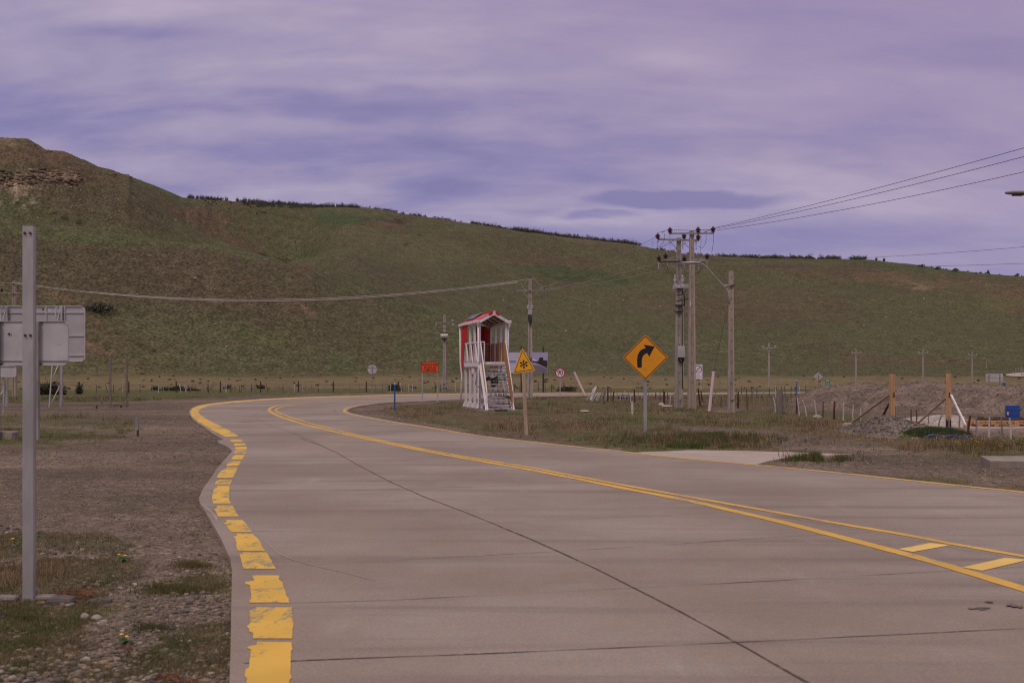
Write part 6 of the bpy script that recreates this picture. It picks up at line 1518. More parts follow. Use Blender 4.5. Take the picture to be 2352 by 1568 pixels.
heap('sand_heap', 2163, 970, 40.5, 1.7, 1.6, .30, 'low pale heap of sand behind the second timber column', 18, ((.42, .37, .35), (.34, .30, .28)), 50, 1.5, cat='sand heap')
heap('earth_heap', 2190, 990, 34.2, .75, .6, .14, 'small brown earth heap at the foot of the white plank', 19, GC, 40, 1.5, cat='earth heap')
MOUND = (GX(2146, 32.0), 32.0, 1.05, .95, .34)
heap('grassy_mound', 2146, 985, 32.0, 1.10, .95, .20, 'low mound covered in dense dark green grass in front of the columns', 20, ((.05, .06, .03), (.07, .085, .04)), 50, 1.9, cat='mound')
# ------------------------------------------------------------------ plants
RNG = np.random.default_rng(5)
def leaf_cloud(n, rx, ry, rz, size, cols, seed, lumps=7, z0=0.0, openness=.25):
    """many leaf-sized faces gathered in uneven clumps"""
    g = np.random.default_rng(seed)
    lc = g.normal(0, 1, (lumps, 3)); lc /= np.linalg.norm(lc, axis=1)[:, None]; lc *= g.uniform(.25, .72, (lumps, 1)); lc[:, 2] = np.abs(lc[:, 2]) * .9
    lr = g.uniform(.28, .55, lumps)
    k = g.integers(0, lumps, n); d = g.normal(0, 1, (n, 3)); d /= np.linalg.norm(d, axis=1)[:, None]
    p = lc[k] + d * lr[k][:, None] * (g.uniform(0, 1, (n, 1)) ** openness)
    p[:, 2] = np.abs(p[:, 2]); P = p * np.array([rx, ry, rz]) + np.array([0, 0, z0])
    a = g.normal(0, 1, (n, 3)); b = g.normal(0, 1, (n, 3)); a /= np.linalg.norm(a, axis=1)[:, None]; b -= a * (a * b).sum(1)[:, None]; b /= np.linalg.norm(b, axis=1)[:, None]
    s = size * g.uniform(.6, 1.5, (n, 1))
    V = np.stack([P - a * s * .5 - b * s * .3, P + a * s * .5 - b * s * .3, P + b * s * .6], 1).reshape(-1, 3)
    cc = np.array(cols)[g.integers(0, len(cols), n)] * g.uniform(.7, 1.3, (n, 1))
    return V, np.arange(3 * n).reshape(-1, 3), np.repeat(cc, 3, 0)
DKG = [(.040, .045, .022), (.055, .060, .028), (.030, .032, .018), (.075, .065, .030)]
MIDG = [(.060, .075, .035), (.045, .060, .028), (.085, .085, .045)]
BRN = [(.075, .052, .040), (.105, .075, .056), (.05, .036, .028), (.09, .07, .045)]
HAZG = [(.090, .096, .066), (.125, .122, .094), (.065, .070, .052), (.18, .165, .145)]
def shrub(u, v, y, w, h, cols, label, seed, n=1600, size=None, cat='shrub', group=None, name='shrub', twigs=True, onhill=False):
    if onhill:                                     # find the slope the sight line meets
        ys = np.linspace(300, 1060, 1500); X = (u - CX) / FPX * ys; Z = terrain(X, ys); vv = HOR - (Z - EYE) * FPX / ys
        k = np.where(vv <= v)[0]; y = float(ys[k[0]]) if len(k) else 700.0
        w, h = w * y / FPX, h * y / FPX
    elif y is None: y = G(u, v)[1]
    X = GX(u, y); e = empty(name, (X, y, gz(X, y) - .03), 0, label, cat, group)
    size = size or max(.05, w / 28)
    V, F, c = leaf_cloud(n, w / 2 * 1.05, w / 2 * .7, h * .95, size, cols, seed, 9)
    np_mesh('foliage', V, F, 'foliage', {'col': c}, e)
    if twigs:
        m = MB(); r_ = random.Random(seed)
        for k in range(9):
            t = r_.uniform(0, 6.28); a = r_.uniform(.2, .75)
            m.tube([(0, 0, -.1), (math.cos(t) * w * .2 * a, math.sin(t) * w * .15 * a, h * .45), (math.cos(t) * w * .5 * a, math.sin(t) * w * .3 * a, h * r_.uniform(.75, 1.0))], [h * .03, h * .02, h * .008], 5)
        m.build('stems', 'trunk', e)
    return e
shrub(110, 906, 93, 3.0, 1.55, DKG + [(.12, .085, .03)], 'large dark round bush seen between the sign posts at left', 1, 5000, .11)
shrub(183, 905, 96, .9, 1.15, BRN + MIDG, 'thin scraggly bush just right of the big sign truss', 2, 700, .09)
shrub(410, 899, 112, 3.8, .62, DKG + MIDG, 'low spreading dark green bush behind the fence at left', 3, 3500, .10)
shrub(355, 898.5, 116, 1.4, .5, DKG, 'small dark bush at the left end of the low spreading one', 33, 900, .10)
shrub(906, 896, 112, 1.75, .80, DKG + MIDG, 'small round dark bush on the plain behind the blue marker post', 4, 2200, .09)
shrub(1300, 898, 110, 2.1, .68, BRN, 'brown leafless bush behind the road right of the 90 sign', 5, 2600, .09)
shrub(600, 889, 150, 1.5, .85, BRN, 'dark tussock bush left of the middle on the straw plain', 6, 800, .1)
shrub(523, 889, 160, 1.9, 1.0, BRN + DKG, 'dark brown bush on the straw plain behind the bend', 7, 900, .12)
shrub(2192, 886, 155, 3.6, .95, DKG + BRN, 'dark bush peeping over the gravel bank right of the second timber column', 8, 2400, .13)
shrub(1990, 884, 180, 2.0, .8, DKG, 'low dark green bush over the left end of the gravel bank', 9, 1500, .12)
shrub(2262, 885, 220, 2.2, 1.4, BRN, 'brown bush beside the wide grey sign back', 10, 900, .15)
# shrubs on the slopes
HS = [(232, 714, 100, 26, HAZG[:3], 'long dark thicket slanting across the lower left slope'), (320, 726, 18, 11, HAZG[:3], 'small round bush at the right end of the slanting thicket'),
      (150, 506, 30, 22, DKG, 'dark bush pair in the gully under the summit rocks'), (180, 514, 26, 14, BRN, 'brownish bush at the lower end of the gully bushes'), (40, 468, 18, 12, DKG, 'little bush under the pale ledges at far left'),
      (124, 492, 14, 8, DKG, 'small bush just above the gully pair'), (415, 811, 14, 8, BRN, 'lone small bush low on the slope above the straw plain'), (325, 860, 20, 7, BRN, 'brown bush at the foot of the slope at left'),
      (1968, 741, 12, 8, DKG, 'single dark bush on the right-hand slope'), (605, 818, 8, 6, BRN, 'tiny bush low on the middle slope')]
for i, (u, v, w_, h_, c, lb) in enumerate(HS): shrub(u, v, 0, w_, h_, c, lb, 50 + i, 900 if w_ > 40 else 350, cat='shrub', twigs=False, onhill=True)
# trees apart from the ridge wood
SOLO = [(2030, 604, 3.0, 4.6, 'slim tree standing at the right end of the ridge wood'), (2012, 603, 3.5, 4, 'small tree just left of the slim one at the end of the ridge wood'), (2270, 632, 3, 5.0, 'lone little tree on the right skyline'), (2335, 638, 6, 3.2, 'low clump of trees at the right end of the skyline'),
        (2195, 629, 6, 3.6, 'tree clump where the cable meets the ridge'), (2155, 622, 7, 3.2, 'dark thicket just under the right ridge'), (2115, 623, 7, 3, 'thicket left of the cable, below the right ridge')]
for i, (u, v, w_, h_, lb) in enumerate(SOLO):
    y = 1060 * math.cos(math.atan((u - CX) / FPX)) - (0 if u < 2100 or u > 2240 else 30); X = GX(u, y); e = empty('tree', (X, y, gz(X, y) - .2), 0, lb, 'tree', 'scattered trees on the ridge')
    V, F, c = leaf_cloud(420, w_ / 2, w_ / 2, h_ * .75, .5, HAZG, 80 + i, 6, h_ * .25); np_mesh('crown', V, F, 'foliage', {'col': c}, e)
    m = MB(); [m.tube([(dx_, 0, -.3), (dx_ * 1.2, .1, h_ * .5), (dx_ * 1.5, 0, h_ * .8)], [.16, .1, .05], 6) for dx_ in (-w_ * .15, w_ * .1)]; m.build('trunk', 'trunk', e)
# wood along the ridge
Vs, Fs, Cs = [], [], []; off = 0; tr = MB(); r_ = random.Random(21)
def ridge(u0, u1, n, h0, h1, rows=(-6, 30), dens=None):
    global off
    for k in range(n):
        u = r_.uniform(u0, u1)
        if (dens and r_.random() > dens(u)) or vnoise(u / 14, k * 0 + u0, 5) < .10: continue
        th = math.atan((u - CX) / FPX); rr_ = 1060 + r_.uniform(*rows); X, Y_ = rr_ * math.sin(th), rr_ * math.cos(th); zb = gz(X, Y_)
        h = .88 * (h0 * .7 + (h1 - h0 * .7) * r_.random() ** 1.5) * (1.25 if r_.random() < .10 else 1); w_ = h * r_.uniform(.7, 1.4)
        V, F, c = leaf_cloud(46, w_ / 2, w_ / 2, h * .8, .62, HAZG if r_.random() < .75 else HAZG[3:] + HAZG[1:2], r_.randrange(10**6), 4, h * .2)
        Vs.append(V + np.array([X, Y_, zb - .1])); Fs.append(F + off); Cs.append(c); off += len(V)
        if r_.random() < .35: tr.tube([(X, Y_, zb - .3), (X + r_.uniform(-.4, .4), Y_, zb + h * r_.uniform(.7, 1.05))], [.14, .05], 4)
ridge(432, 1060, 620, 3.2, 5.8, (-14, 8), lambda u: 1.0 if u < 880 else .55)
ridge(560, 830, 300, 4.0, 6.8, (-26, 2)); ridge(1060, 1330, 330, 3.6, 6.0, (-12, 8)); ridge(1180, 1470, 460, 4.2, 7.0, (-14, 6)); ridge(1470, 1660, 60, 2.2, 4.4, (-8, 4))
ridge(1660, 1990, 480, 3.6, 6.0, (-16, 4)); ridge(1540, 1665, 30, 2, 3.5); ridge(1640, 1780, 60, 5, 7, (-8, 4)); ridge(2100, 2352, 20, 1, 2.2, (-40, 0))
ridge(470, 620, 30, 1.4, 2.4, (-40, -10)); ridge(840, 900, 20, 2.5, 3.6, (-30, 0))
wd = np_mesh('ridge_wood', np.concatenate(Vs), np.concatenate(Fs), 'foliage', {'col': np.concatenate(Cs)}); tag(wd, 'dark band of low wind-bent woodland along the hill ridge', 'woodland', kind='stuff')
tag(tr.build('bare_trunks', 'trunk', wd), None, None, None, 'stuff')
# scattered low scrub on the straw plain
Vs, Fs, Cs = [], [], []; off = 0
for k in range(190):
    v_ = r_.uniform(866, 893); yy = float(np.interp(v_, [864, 872, 884, 895], [425, 380, 300, 215])) + r_.uniform(-25, 25); u = r_.uniform(-60, 1750) if r_.random() < .75 else r_.uniform(1750, 2400)
    if r_.random() < .3: yy = r_.uniform(120, 190)
    X = GX(u, yy); w_ = r_.uniform(.5, 1.8); V, F, c = leaf_cloud(60, w_ / 2, w_ / 2, w_ * .42, .14 * (yy / 200), [tuple(1.5 * q for q in c_) for c_ in BRN] + MIDG, k + 900, 4); Vs.append(V + np.array([X, yy, gz(X, yy)])); Fs.append(F + off); Cs.append(c); off += len(V)
sc = np_mesh('scrub', np.concatenate(Vs), np.concatenate(Fs), 'foliage', {'col': np.concatenate(Cs)}); tag(sc, 'low brown scrub dotted over the straw plain at the hill foot', 'scrub', kind='stuff')

# tussocks standing on the slopes: low pale clumps (relief for the hillside)
n = 26000; us = RNG.uniform(-40, 2400, n); rr_ = RNG.uniform(430, 1050, n) ** 1.0
th = np.arctan((us - CX) / FPX); X = rr_ * np.sin(th); Y = rr_ * np.cos(th); Z = terrain(X, Y); colr, msk = paint(X, Y, Z)
a = RNG.uniform(0, 3.14, n); w_ = RNG.uniform(.5, 1.25, n); h_ = RNG.uniform(.22, .5, n)
V = []; 
for k in range(3):
    t = a + k * 2.1
    V.append(np.stack([np.stack([X + np.cos(t) * w_ * .6, Y + np.sin(t) * w_ * .6, Z - .05], -1), np.stack([X + np.cos(t + 2.1) * w_ * .6, Y + np.sin(t + 2.1) * w_ * .6, Z - .05], -1), np.stack([X, Y, Z + h_], -1)], 1))
V = np.stack(V, 1).reshape(-1, 3); F = np.arange(len(V)).reshape(-1, 3)
cc = colr * RNG.uniform(.85, 1.2, (n, 1)) ; 
hg = np_mesh('hill_tussocks', V, F, 'grass_blades', {'col': np.repeat(cc, 9, 0)}); tag(hg, 'grass tussocks all over the hillside', 'tussock grass', kind='stuff')

# ------------------------------------------------------------------ near grass
rd_poly = LEFT_EDGE + RIGHT_EDGE; dr_poly = [z7(*p) for p in [(130, 125), (250, 110), (370, 105), (490, 96), (800, 100), (1100, 109), (1400, 120), (1330, 131), (1150, 136), (1020, 148), (930, 164), (875, 180), (865, 192), (905, 205), (600, 176), (300, 142)]]
def scatter(n, u0, u1, v0, v1, power=1.0):
    u = RNG.uniform(u0, u1, n); v = v0 + (v1 - v0) * RNG.uniform(0, 1, n) ** power
    ok = ~in_poly(u, v, rd_poly) & ~in_poly(u, v, dr_poly); u, v = u[ok], v[ok]; Y = EYE * FPX / (v - HOR); X = (u - CX) / FPX * Y
    Z = terrain(X, Y); c, m_ = paint(X, Y, Z); return X, Y, Z, c, m_, u, v
def blades(X, Y, Z, C, H_, nb, spread, name, label, lean=.35, wmin=.004, wk=.00022, tip=1.25):
    n = len(X); Xb = np.repeat(X, nb); Yb = np.repeat(Y, nb); Zb = np.repeat(Z, nb); Hb = np.repeat(H_, nb) * RNG.uniform(.5, 1.2, n * nb); Sp = np.repeat(spread, nb)
    Xb = Xb + RNG.normal(0, 1, n * nb) * Sp; Yb = Yb + RNG.normal(0, 1, n * nb) * Sp
    t = RNG.uniform(0, 6.283, n * nb); lx, ly = np.cos(t) * Hb * RNG.uniform(.05, 1, n * nb) * lean * 2, np.sin(t) * Hb * RNG.uniform(.05, 1, n * nb) * lean * 2
    t2 = RNG.uniform(0, 6.283, n * nb); w = np.maximum(wmin, wk * Yb); wx, wy = np.cos(t2) * w, np.sin(t2) * w
    V = np.stack([np.stack([Xb - wx, Yb - wy, Zb - .01], -1), np.stack([Xb + wx, Yb + wy, Zb - .01], -1), np.stack([Xb + lx, Yb + ly, Zb + Hb], -1)], 1)
    Cb = np.repeat(C, nb, 0) * RNG.uniform(.6, 1.35, (n * nb, 1)); C3 = np.stack([Cb, Cb, Cb * tip], 1)
    o = np_mesh(name, V.reshape(-1, 3), np.arange(n * nb * 3).reshape(-1, 3), 'grass_blades', {'col': C3.reshape(-1, 3)}); return tag(o, label, 'grass', kind='stuff')
X, Y, Z, c, m_, u, v = scatter(60000, -150, 2550, 911, 1580, 1.5)
keep = (m_[:, 0] < .35) & (RNG.uniform(0, 1, len(X)) > .15) & (Y > 4.2); X, Y, Z, c, v, u_ = X[keep], Y[keep], Z[keep], c[keep], v[keep], u[keep]
tall = fbm(X * .5, Y * .3, 301, 3); Hh = (.035 + .13 * sstep(tall, .42, .66)) * RNG.uniform(.6, 1.4, len(X)) * np.clip(Y / 22, .55, 1.25)
dry = RNG.uniform(0, 1, len(X))[:, None]; dn = sstep(fbm(X * .6 + 9, Y * .5, 311, 3), .45, .6)[:, None]
lf = ((u_ < 700) & (v < 1045))[:, None] * 1.0
cc = np.where(dry < (.30 + .35 * dn) * (1 - .7 * lf), np.array((.25, .165, .10)), c * 1.15)
blades(X, Y, Z, cc, Hh, 7, .03 + .0018 * Y, 'grass', 'short brown and green grass growing on the verges and traffic island')
X, Y, Z, c, m_, u, v = scatter(34000, -150, 560, 1215, 1560, 1.0)
gp = fbm(X * 1.3, Y * .9, 341, 4); keep = (gp + .25 * (1 - m_[:, 0]) + .10 * sstep(u + v * .3, 760, 500) > .60) & (RNG.uniform(0, 1, len(X)) < .8); X, Y, Z, c = X[keep], Y[keep], Z[keep], c[keep]
gg = sstep(fbm(X * 3, Y * 2, 331, 3), .4, .6)[:, None]; cc = np.array((.175, .14, .075)) * (1 - gg) + np.array((.115, .115, .048)) * gg
blades(X, Y, Z, cc, RNG.uniform(.012, .04, len(X)), 6, np.full(len(X), .022), 'thin_grass', 'thin low grass in the near gravel at left', .5, .0022)
# dense rank grass by the curve sign, on the mound and along the slab edge
def patch(n, cu, cv, ru, rv, h, col, label, z0=None, lean=.3, nb=8):
    a = RNG.uniform(0, 6.283, n); r = np.abs(RNG.normal(0, .62, n)); u = cu + np.cos(a) * r * ru; v = np.maximum(cv + np.sin(a) * r * rv, 880)
    pk = fbm(u / 22 + cv, v / 9, int(cu), 3); ok = pk + RNG.normal(0, .05, n) > .44; u, v = u[ok], v[ok]
    ok = ~in_poly(u, v, rd_poly) & ~in_poly(u, v, dr_poly); u, v = u[ok], v[ok]; Y = EYE * FPX / (v - HOR); X = (u - CX) / FPX * Y; Z = terrain(X, Y)
    C_ = np.array(col)[RNG.integers(0, len(col), len(X))]; return blades(X, Y, Z, C_, np.full(len(X), h) * RNG.uniform(.5, 1.3, len(X)), nb, .02 + .0012 * Y, 'tall_grass', label, lean)
DGR = [(.045, .075, .025), (.06, .095, .03), (.085, .12, .035)]; RED = [(.19, .10, .065), (.15, .10, .055), (.09, .10, .045), (.24, .16, .10)]
patch(1500, 1600, 1010, 185, 15, .18, RED + RED + DGR, 'rank reddish and green grass round the foot of the curve sign')
patch(900, 1650, 1003, 85, 8, .15, DGR, 'patch of dark green grass right of the curve sign post')
patch(700, 1580, 1024, 110, 4, .10, DGR + [(.13, .15, .04)], 'bright green grass along the back edge of the concrete apron')
patch(700, 1870, 1052, 95, 7, .16, DGR + RED[:1], 'green tuft growing over the gravel point beside the apron')
patch(700, 2280, 1022, 220, 16, .15, RED + [(.12, .11, .04)] * 2, 'flowery meadow grass in front of the fence at right')
patch(700, 400, 1345, 95, 18, .04, [(.13, .12, .05), (.14, .11, .05), (.10, .10, .04)], 'grass patch in the near gravel beside the road edge')
patch(420, 60, 1410, 120, 38, .035, [(.13, .13, .05), (.10, .11, .04)], 'low grass in front of the near steel post')
patch(260, 440, 1290, 60, 14, .035, [(.16, .12, .06), (.12, .11, .04)], 'thin dry grass near the road edge at left')
patch(200, 350, 1430, 70, 14, .025, [(.11, .10, .05), (.08, .09, .04)], 'sparse weeds among the near pebbles')
# grass on the mound
n = 2600; a = RNG.uniform(0, 6.283, n); r = np.sqrt(RNG.uniform(0, 1, n)) * .95; X0, Y0, rx_, ry_, h_ = MOUND
Xm, Ym_ = X0 + np.cos(a) * r * rx_, Y0 + np.sin(a) * r * ry_
blades(Xm, Ym_, np.maximum(.20 * (1 - r ** 1.9), 0) - .02, np.array([(.045, .062, .028), (.06, .078, .036), (.08, .098, .045)])[RNG.integers(0, 3, n)], RNG.uniform(.04, .13, n), 8, np.full(n, .03), 'mound_grass', 'thick dark green grass covering the low mound before the timber columns', .3)
# yellow flowers
def flowers(spec):
    Xs, Ys, Ss = [], [], []
    for (n, cu, cv, ru, rv) in spec:
        u = cu + RNG.normal(0, .5, n) * ru; v = cv + RNG.uniform(-1, 1, n) * rv; ok = (v > 905) & ~in_poly(u, v, rd_poly) & ~in_poly(u, v, dr_poly); u, v = u[ok], v[ok]; Y = EYE * FPX / (v - HOR); Xs.append((u - CX) / FPX * Y); Ys.append(Y)
    X, Y = np.concatenate(Xs), np.concatenate(Ys); n = len(X); Z = terrain(X, Y) + RNG.uniform(.06, .2, n); s = np.clip(.00042 * Y, .010, .03) * RNG.uniform(.7, 1.2, n)
    k = np.arange(7) * 2 * math.pi / 7
    ring_ = np.stack([X[:, None] + np.cos(k) * s[:, None], Y[:, None] + np.sin(k) * s[:, None] * .9, Z[:, None] + np.sin(k + 1) * s[:, None] * .4], -1)
    cen = np.stack([X, Y, Z - s * .7], -1)[:, None]; V = np.concatenate([ring_, cen, np.stack([X, Y, Z + s * .35], -1)[:, None]], 1).reshape(-1, 3); F = []
    b = np.arange(n)[:, None] * 9
    for i in range(7): F.append(np.concatenate([b + i, b + (i + 1) % 7, b + 8], 1)); F.append(np.concatenate([b + (i + 1) % 7, b + i, b + 7], 1))
    o = np_mesh('yellow_flowers', V, np.concatenate(F), 'yellow_petals'); return tag(o, 'small yellow dandelion heads dotted through the grass', 'flowers', kind='stuff')
flowers([(150, 2260, 1020, 190, 15), (60, 2050, 1012, 150, 12), (50, 1520, 955, 200, 10), (30, 1750, 990, 200, 25), (70, 180, 918, 260, 5), (30, 150, 1000, 200, 20), (14, 1760, 1018, 20, 4), (25, 1300, 975, 160, 20), (12, 2270, 1100, 120, 12), (40, 1950, 980, 150, 14), (30, 700, 908, 200, 2)])
# near dandelions
def dandelion(u, v, s, label, nf):
    x, y = G(u, v); e = empty('dandelion', (x, y, gz(x, y)), 0, label, 'dandelion', 'dandelion plants in the near gravel'); r_ = random.Random(int(u)); m = MB()
    for k in range(16):
        t = r_.uniform(0, 6.28); l = s * r_.uniform(.6, 1.1); c_, s__ = math.cos(t), math.sin(t); w_ = s * .13
        m.add([(0, 0, .005), (c_ * l * .5 - s__ * w_, s__ * l * .5 + c_ * w_, s * .38), (c_ * l, s__ * l, s * .16 * r_.uniform(.3, 1.4)), (c_ * l * .5 + s__ * w_, s__ * l * .5 - c_ * w_, s * .38)], [(0, 3, 2, 1)])
    m.build('leaves', 'leaf_green', e)
    for k in range(nf):
        fx, fy, fz = s * (-.35 + .5 * k), r_.uniform(-.2, .2) * s, s * (.75 - .12 * k); MB().tube([(0, 0, 0), (fx, fy, fz)], .0018, 5).build('stem', 'leaf_green', e)
        MB().tube([(fx, fy, fz - .004), (fx, fy, fz), (fx, fy, fz + .006)], [.004, s * .17, s * .10], 12).build('flower', 'yellow_petals', e)
simple('leaf_green', (.07, .12, .035), (.04, .075, .02), .8, 12)
dandelion(288, 1468, .085, 'dandelion with two yellow heads low in the near gravel', 2); dandelion(283, 1281, .10, 'dandelion further back in the gravel lot', 2); dandelion(37, 1247, .10, 'dandelion left of the near steel post', 1)
def dry_clump(u, v, s, label, n=260):
    x, y = G(u, v); g = np.random.default_rng(int(u)); P = np.clip(g.normal(0, 1, (n, 3)), -1.3, 1.3) * np.array([s * .5, s * .35, s * .22]); P[:, 2] = np.abs(P[:, 2]); m = MB()
    for p in P:
        d = g.normal(0, 1, 3) * s * .28; d[2] *= .5; m.tube([p, p + d * .5 + np.array([0, 0, .01]), p + d], .0016, 3, caps=False)
    return tag(m.build('dry_root_clump', 'dry_straw', loc=(x, y, gz(x, y))), label, 'dry plant', 'dried plant clumps')
dry_clump(175, 1362, .17, 'matted brown dried plant beside the flat stones at the near post', 520); dry_clump(385, 1545, .09, 'russet dried plant on the pebbles near the bottom edge', 200); dry_clump(430, 1568 - 12, .08, 'rusty dried tuft nearest the road at the bottom left', 200); dry_clump(287, 1482, .06, 'straw-brown dead leaves under the dandelion', 120)
wk_ = MB()
for (u, vb, vt) in ((1800, 1040, 1018), (1812, 1040, 1022), (1858, 1038, 1021), (1846, 1041, 1025), (1870, 1040, 1024), (1790, 1042, 1026)):
    x, y = G(u, vb + 8); hh = (vb - vt) * y / FPX; s = random.uniform(-.12, .12); wk_.tube([(x, y, 0), (x + s * .5, y, hh * .6), (x + s, y, hh)], [.006, .005, .003], 4)
tag(wk_.build('dry_stalks', 'wood_brown'), 'thin dry stalks leaning over the tuft by the apron', 'stalks', kind='stuff')

# ------------------------------------------------------------------ stones
ico_v = []; 
def ico():
    t = (1 + 5 ** .5) / 2; v_ = np.array([(-1, t, 0), (1, t, 0), (-1, -t, 0), (1, -t, 0), (0, -1, t), (0, 1, t), (0, -1, -t), (0, 1, -t), (t, 0, -1), (t, 0, 1), (-t, 0, -1), (-t, 0, 1)], float); v_ /= np.linalg.norm(v_[0])
    f = [(0, 11, 5), (0, 5, 1), (0, 1, 7), (0, 7, 10), (0, 10, 11), (1, 5, 9), (5, 11, 4), (11, 10, 2), (10, 7, 6), (7, 1, 8), (3, 9, 4), (3, 4, 2), (3, 2, 6), (3, 6, 8), (3, 8, 9), (4, 9, 5), (2, 4, 11), (6, 2, 10), (8, 6, 7), (9, 8, 1)]
    return v_, np.array(f)
def ico2():
    v_, f = ico(); v_ = list(map(tuple, v_)); cache = {}; out = []
    def mid(a, b):
        k = (min(a, b), max(a, b))
        if k not in cache: p = np.array(v_[a]) + np.array(v_[b]); p /= np.linalg.norm(p); v_.append(tuple(p)); cache[k] = len(v_) - 1
        return cache[k]
    for a, b, c in f: ab, bc, ca = mid(a, b), mid(b, c), mid(c, a); out += [(a, ab, ca), (b, bc, ab), (c, ca, bc), (ab, bc, ca)]
    return np.array(v_), np.array(out)
STONE = np.array((.80, .78, .70)) * np.array([(.25, .20, .175), (.19, .155, .14), (.32, .26, .22), (.14, .125, .13), (.105, .10, .115), (.40, .34, .30), (.28, .20, .15), (.22, .185, .17), (.17, .14, .125)])
def stones(X, Y, Z, S, base, name, label, smooth=True, sink=.3, cols=None):
    bv, bf = base; n = len(X); k = len(bv)
    jit = 1 + RNG.uniform(-.16, .16, (n, k, 1)); sc_ = np.stack([RNG.uniform(.75, 1.3, n), RNG.uniform(.65, 1.1, n), RNG.uniform(.38, .75, n)], -1) * S[:, None]
    P = bv[None] * jit * sc_[:, None]; t = RNG.uniform(0, 6.283, n); c_, s_ = np.cos(t)[:, None], np.sin(t)[:, None]
    x = P[..., 0] * c_ - P[..., 1] * s_; y = P[..., 0] * s_ + P[..., 1] * c_
    V = np.stack([x + X[:, None], y + Y[:, None], P[..., 2] + (Z + sc_[:, 2] * sink)[:, None]], -1).reshape(-1, 3)
    F = (bf[None] + (np.arange(n) * k)[:, None, None]).reshape(-1, 3)
    C_ = (STONE if cols is None else cols)[RNG.integers(0, len(STONE if cols is None else cols), n)] * RNG.uniform(.75, 1.25, (n, 1))
    o = np_mesh(name, V, F, 'pebble', {'col': np.repeat(C_, k, 0)}, smooth=smooth); return o
X, Y, Z, c, m_, u, v = scatter(30000, -120, 560, 1180, 1640, .8)
k = ((m_[:, 0] > .25) | (RNG.uniform(0, 1, len(X)) < .25)) & (RNG.uniform(0, 1, len(X)) < .34 + .45 * sstep(u * .5 + v, 1480, 1720)); X, Y, Z, u, v = X[k], Y[k], Z[k], u[k], v[k]
S = RNG.uniform(0, 1, len(X)) ** 3.8 * .021 + .0028; big = (u > 300) & (v > 1480); S = np.where(big & (RNG.uniform(0, 1, len(X)) < .12), S + RNG.uniform(.004, .022, len(X)), S)
hv = fbm(X * 1.4, Y * 1.1, 401, 3); S = S * (.75 + .6 * sstep(hv, .4, .65))
tag(stones(X, Y, Z, S, ico2(), 'near_pebbles', ''), 'rounded grey and brown pebbles covering the near lot', 'pebbles', kind='stuff')
X, Y, Z, c, m_, u, v = scatter(52000, -100, 2500, 925, 1240, 1.15)
k = (m_[:, 0] > .3); X, Y, Z = X[k], Y[k], Z[k]; S = (RNG.uniform(0, 1, len(X)) ** 3.5 * .018 + .0038) * np.clip(Y / 18, .7, 1.9)
tag(stones(X, Y, Z, S, ico(), 'gravel_stones', ''), 'loose gravel stones on the verges and the lot', 'gravel', kind='stuff')
# stones on the heaps
def on_heap(cu, yc, rx, ry, n, smin, smax, name, label):
    o = [q for q in C.objects if q.name.startswith(name) and abs(q.location.x - GX(cu, yc)) < .01][0]; me = o.data; nv = len(me.vertices); co = np.empty(nv * 3); me.vertices.foreach_get('co', co); co = co.reshape(-1, 3); co = co[co[:, 2] > .02]
    i = RNG.integers(0, len(co), n); P = co[i] + RNG.normal(0, .04, (n, 3)) * np.array([1, 1, 0]); S = smin + (smax - smin) * RNG.uniform(0, 1, n) ** 3
    s = stones(P[:, 0], P[:, 1], P[:, 2], S, ico(), 'loose_stones', '', False); s.parent = o; s['kind'] = 'stuff'; return s
on_heap(2040, 34.3, 0, 0, 2600, .010, .05, 'pebble_heap', '')
for cu, yc in ((1966, 63), (2128, 60), (2048, 60), (2218, 58), (2300, 55), (2410, 52)): on_heap(cu, yc, 0, 0, 1500, .02, .06, 'gravel_bank', '')
def rock(u, v, w_, h_, mat, label, y=None, name='rock', cat='rock', group=None, slab=False, z=None):
    y = y or G(u, v)[1]; X = GX(u, y); g = np.random.default_rng(int(u * 7 + v)); bv, bf = ico2(); P = bv * (1 + g.uniform(-.13, .13, (len(bv), 1)))
    if slab: P = np.sign(P) * np.abs(P) ** .55
    P = P * np.array([w_ / 2, w_ * .32, h_ / 2]); P[:, 2] += h_ * .30; zz = gz(X, y) if z is None else z
    return tag(MB().add(P, [tuple(f) for f in bf]).build(name, mat, loc=(X, y, zz)), label, cat, group)
rock(143, 1374, .21, .075, 'rock_dark', 'flat grey stone slab right of the foot of the near post', slab=True); rock(105, 1366, .19, .05, 'pebble_slab', 'broken paving stone just right of the near post', slab=True); rock(18, 1370, .17, .06, 'pebble_slab', 'broken stone left of the foot of the near post', slab=True)
rock(214, 1374, .08, .05, 'rock_dark', 'dark stone beside the dried plant'); rock(245, 1372, .09, .045, 'rock_dark', 'small dark flat stone among the pebbles', slab=True); rock(195, 1410, .07, .06, 'rock_pale', 'rounded tan cobble in front of the flat slab'); rock(222, 1412, .08, .05, 'rock_pale', 'pinkish cobble next to the tan one'); rock(238, 1424, .06, .055, 'rock_pale', 'smaller tan cobble right of the pinkish one')
rock(*z5(912, 790), .42, .20, 'rock_pale', 'pale rubble lump at the foot of the long plank brace', y=37.2, z=0); rock(*z5(662, 716), .38, .18, 'rock_pale', 'white litter caught at a leaning picket', y=45); rock(1435, 913 + 2, 1.2, .35, 'rock_dark', 'dark low boulder on the grass right of the 90 sign', y=78, z=0)
rock(z1c(550, 395)[0], z1c(550, 395)[1], .5, .12, 'fence_white', 'small white scrap lying in the island grass'); rock(*z1c(1480, 345), .6, .14, 'fence_white', 'white plastic scrap near the twin pole'); rock(z1c(1415, 325)[0], z1c(1415, 330)[1], .3, .22, 'fence_white', 'upright white scrap left of the twin pole')
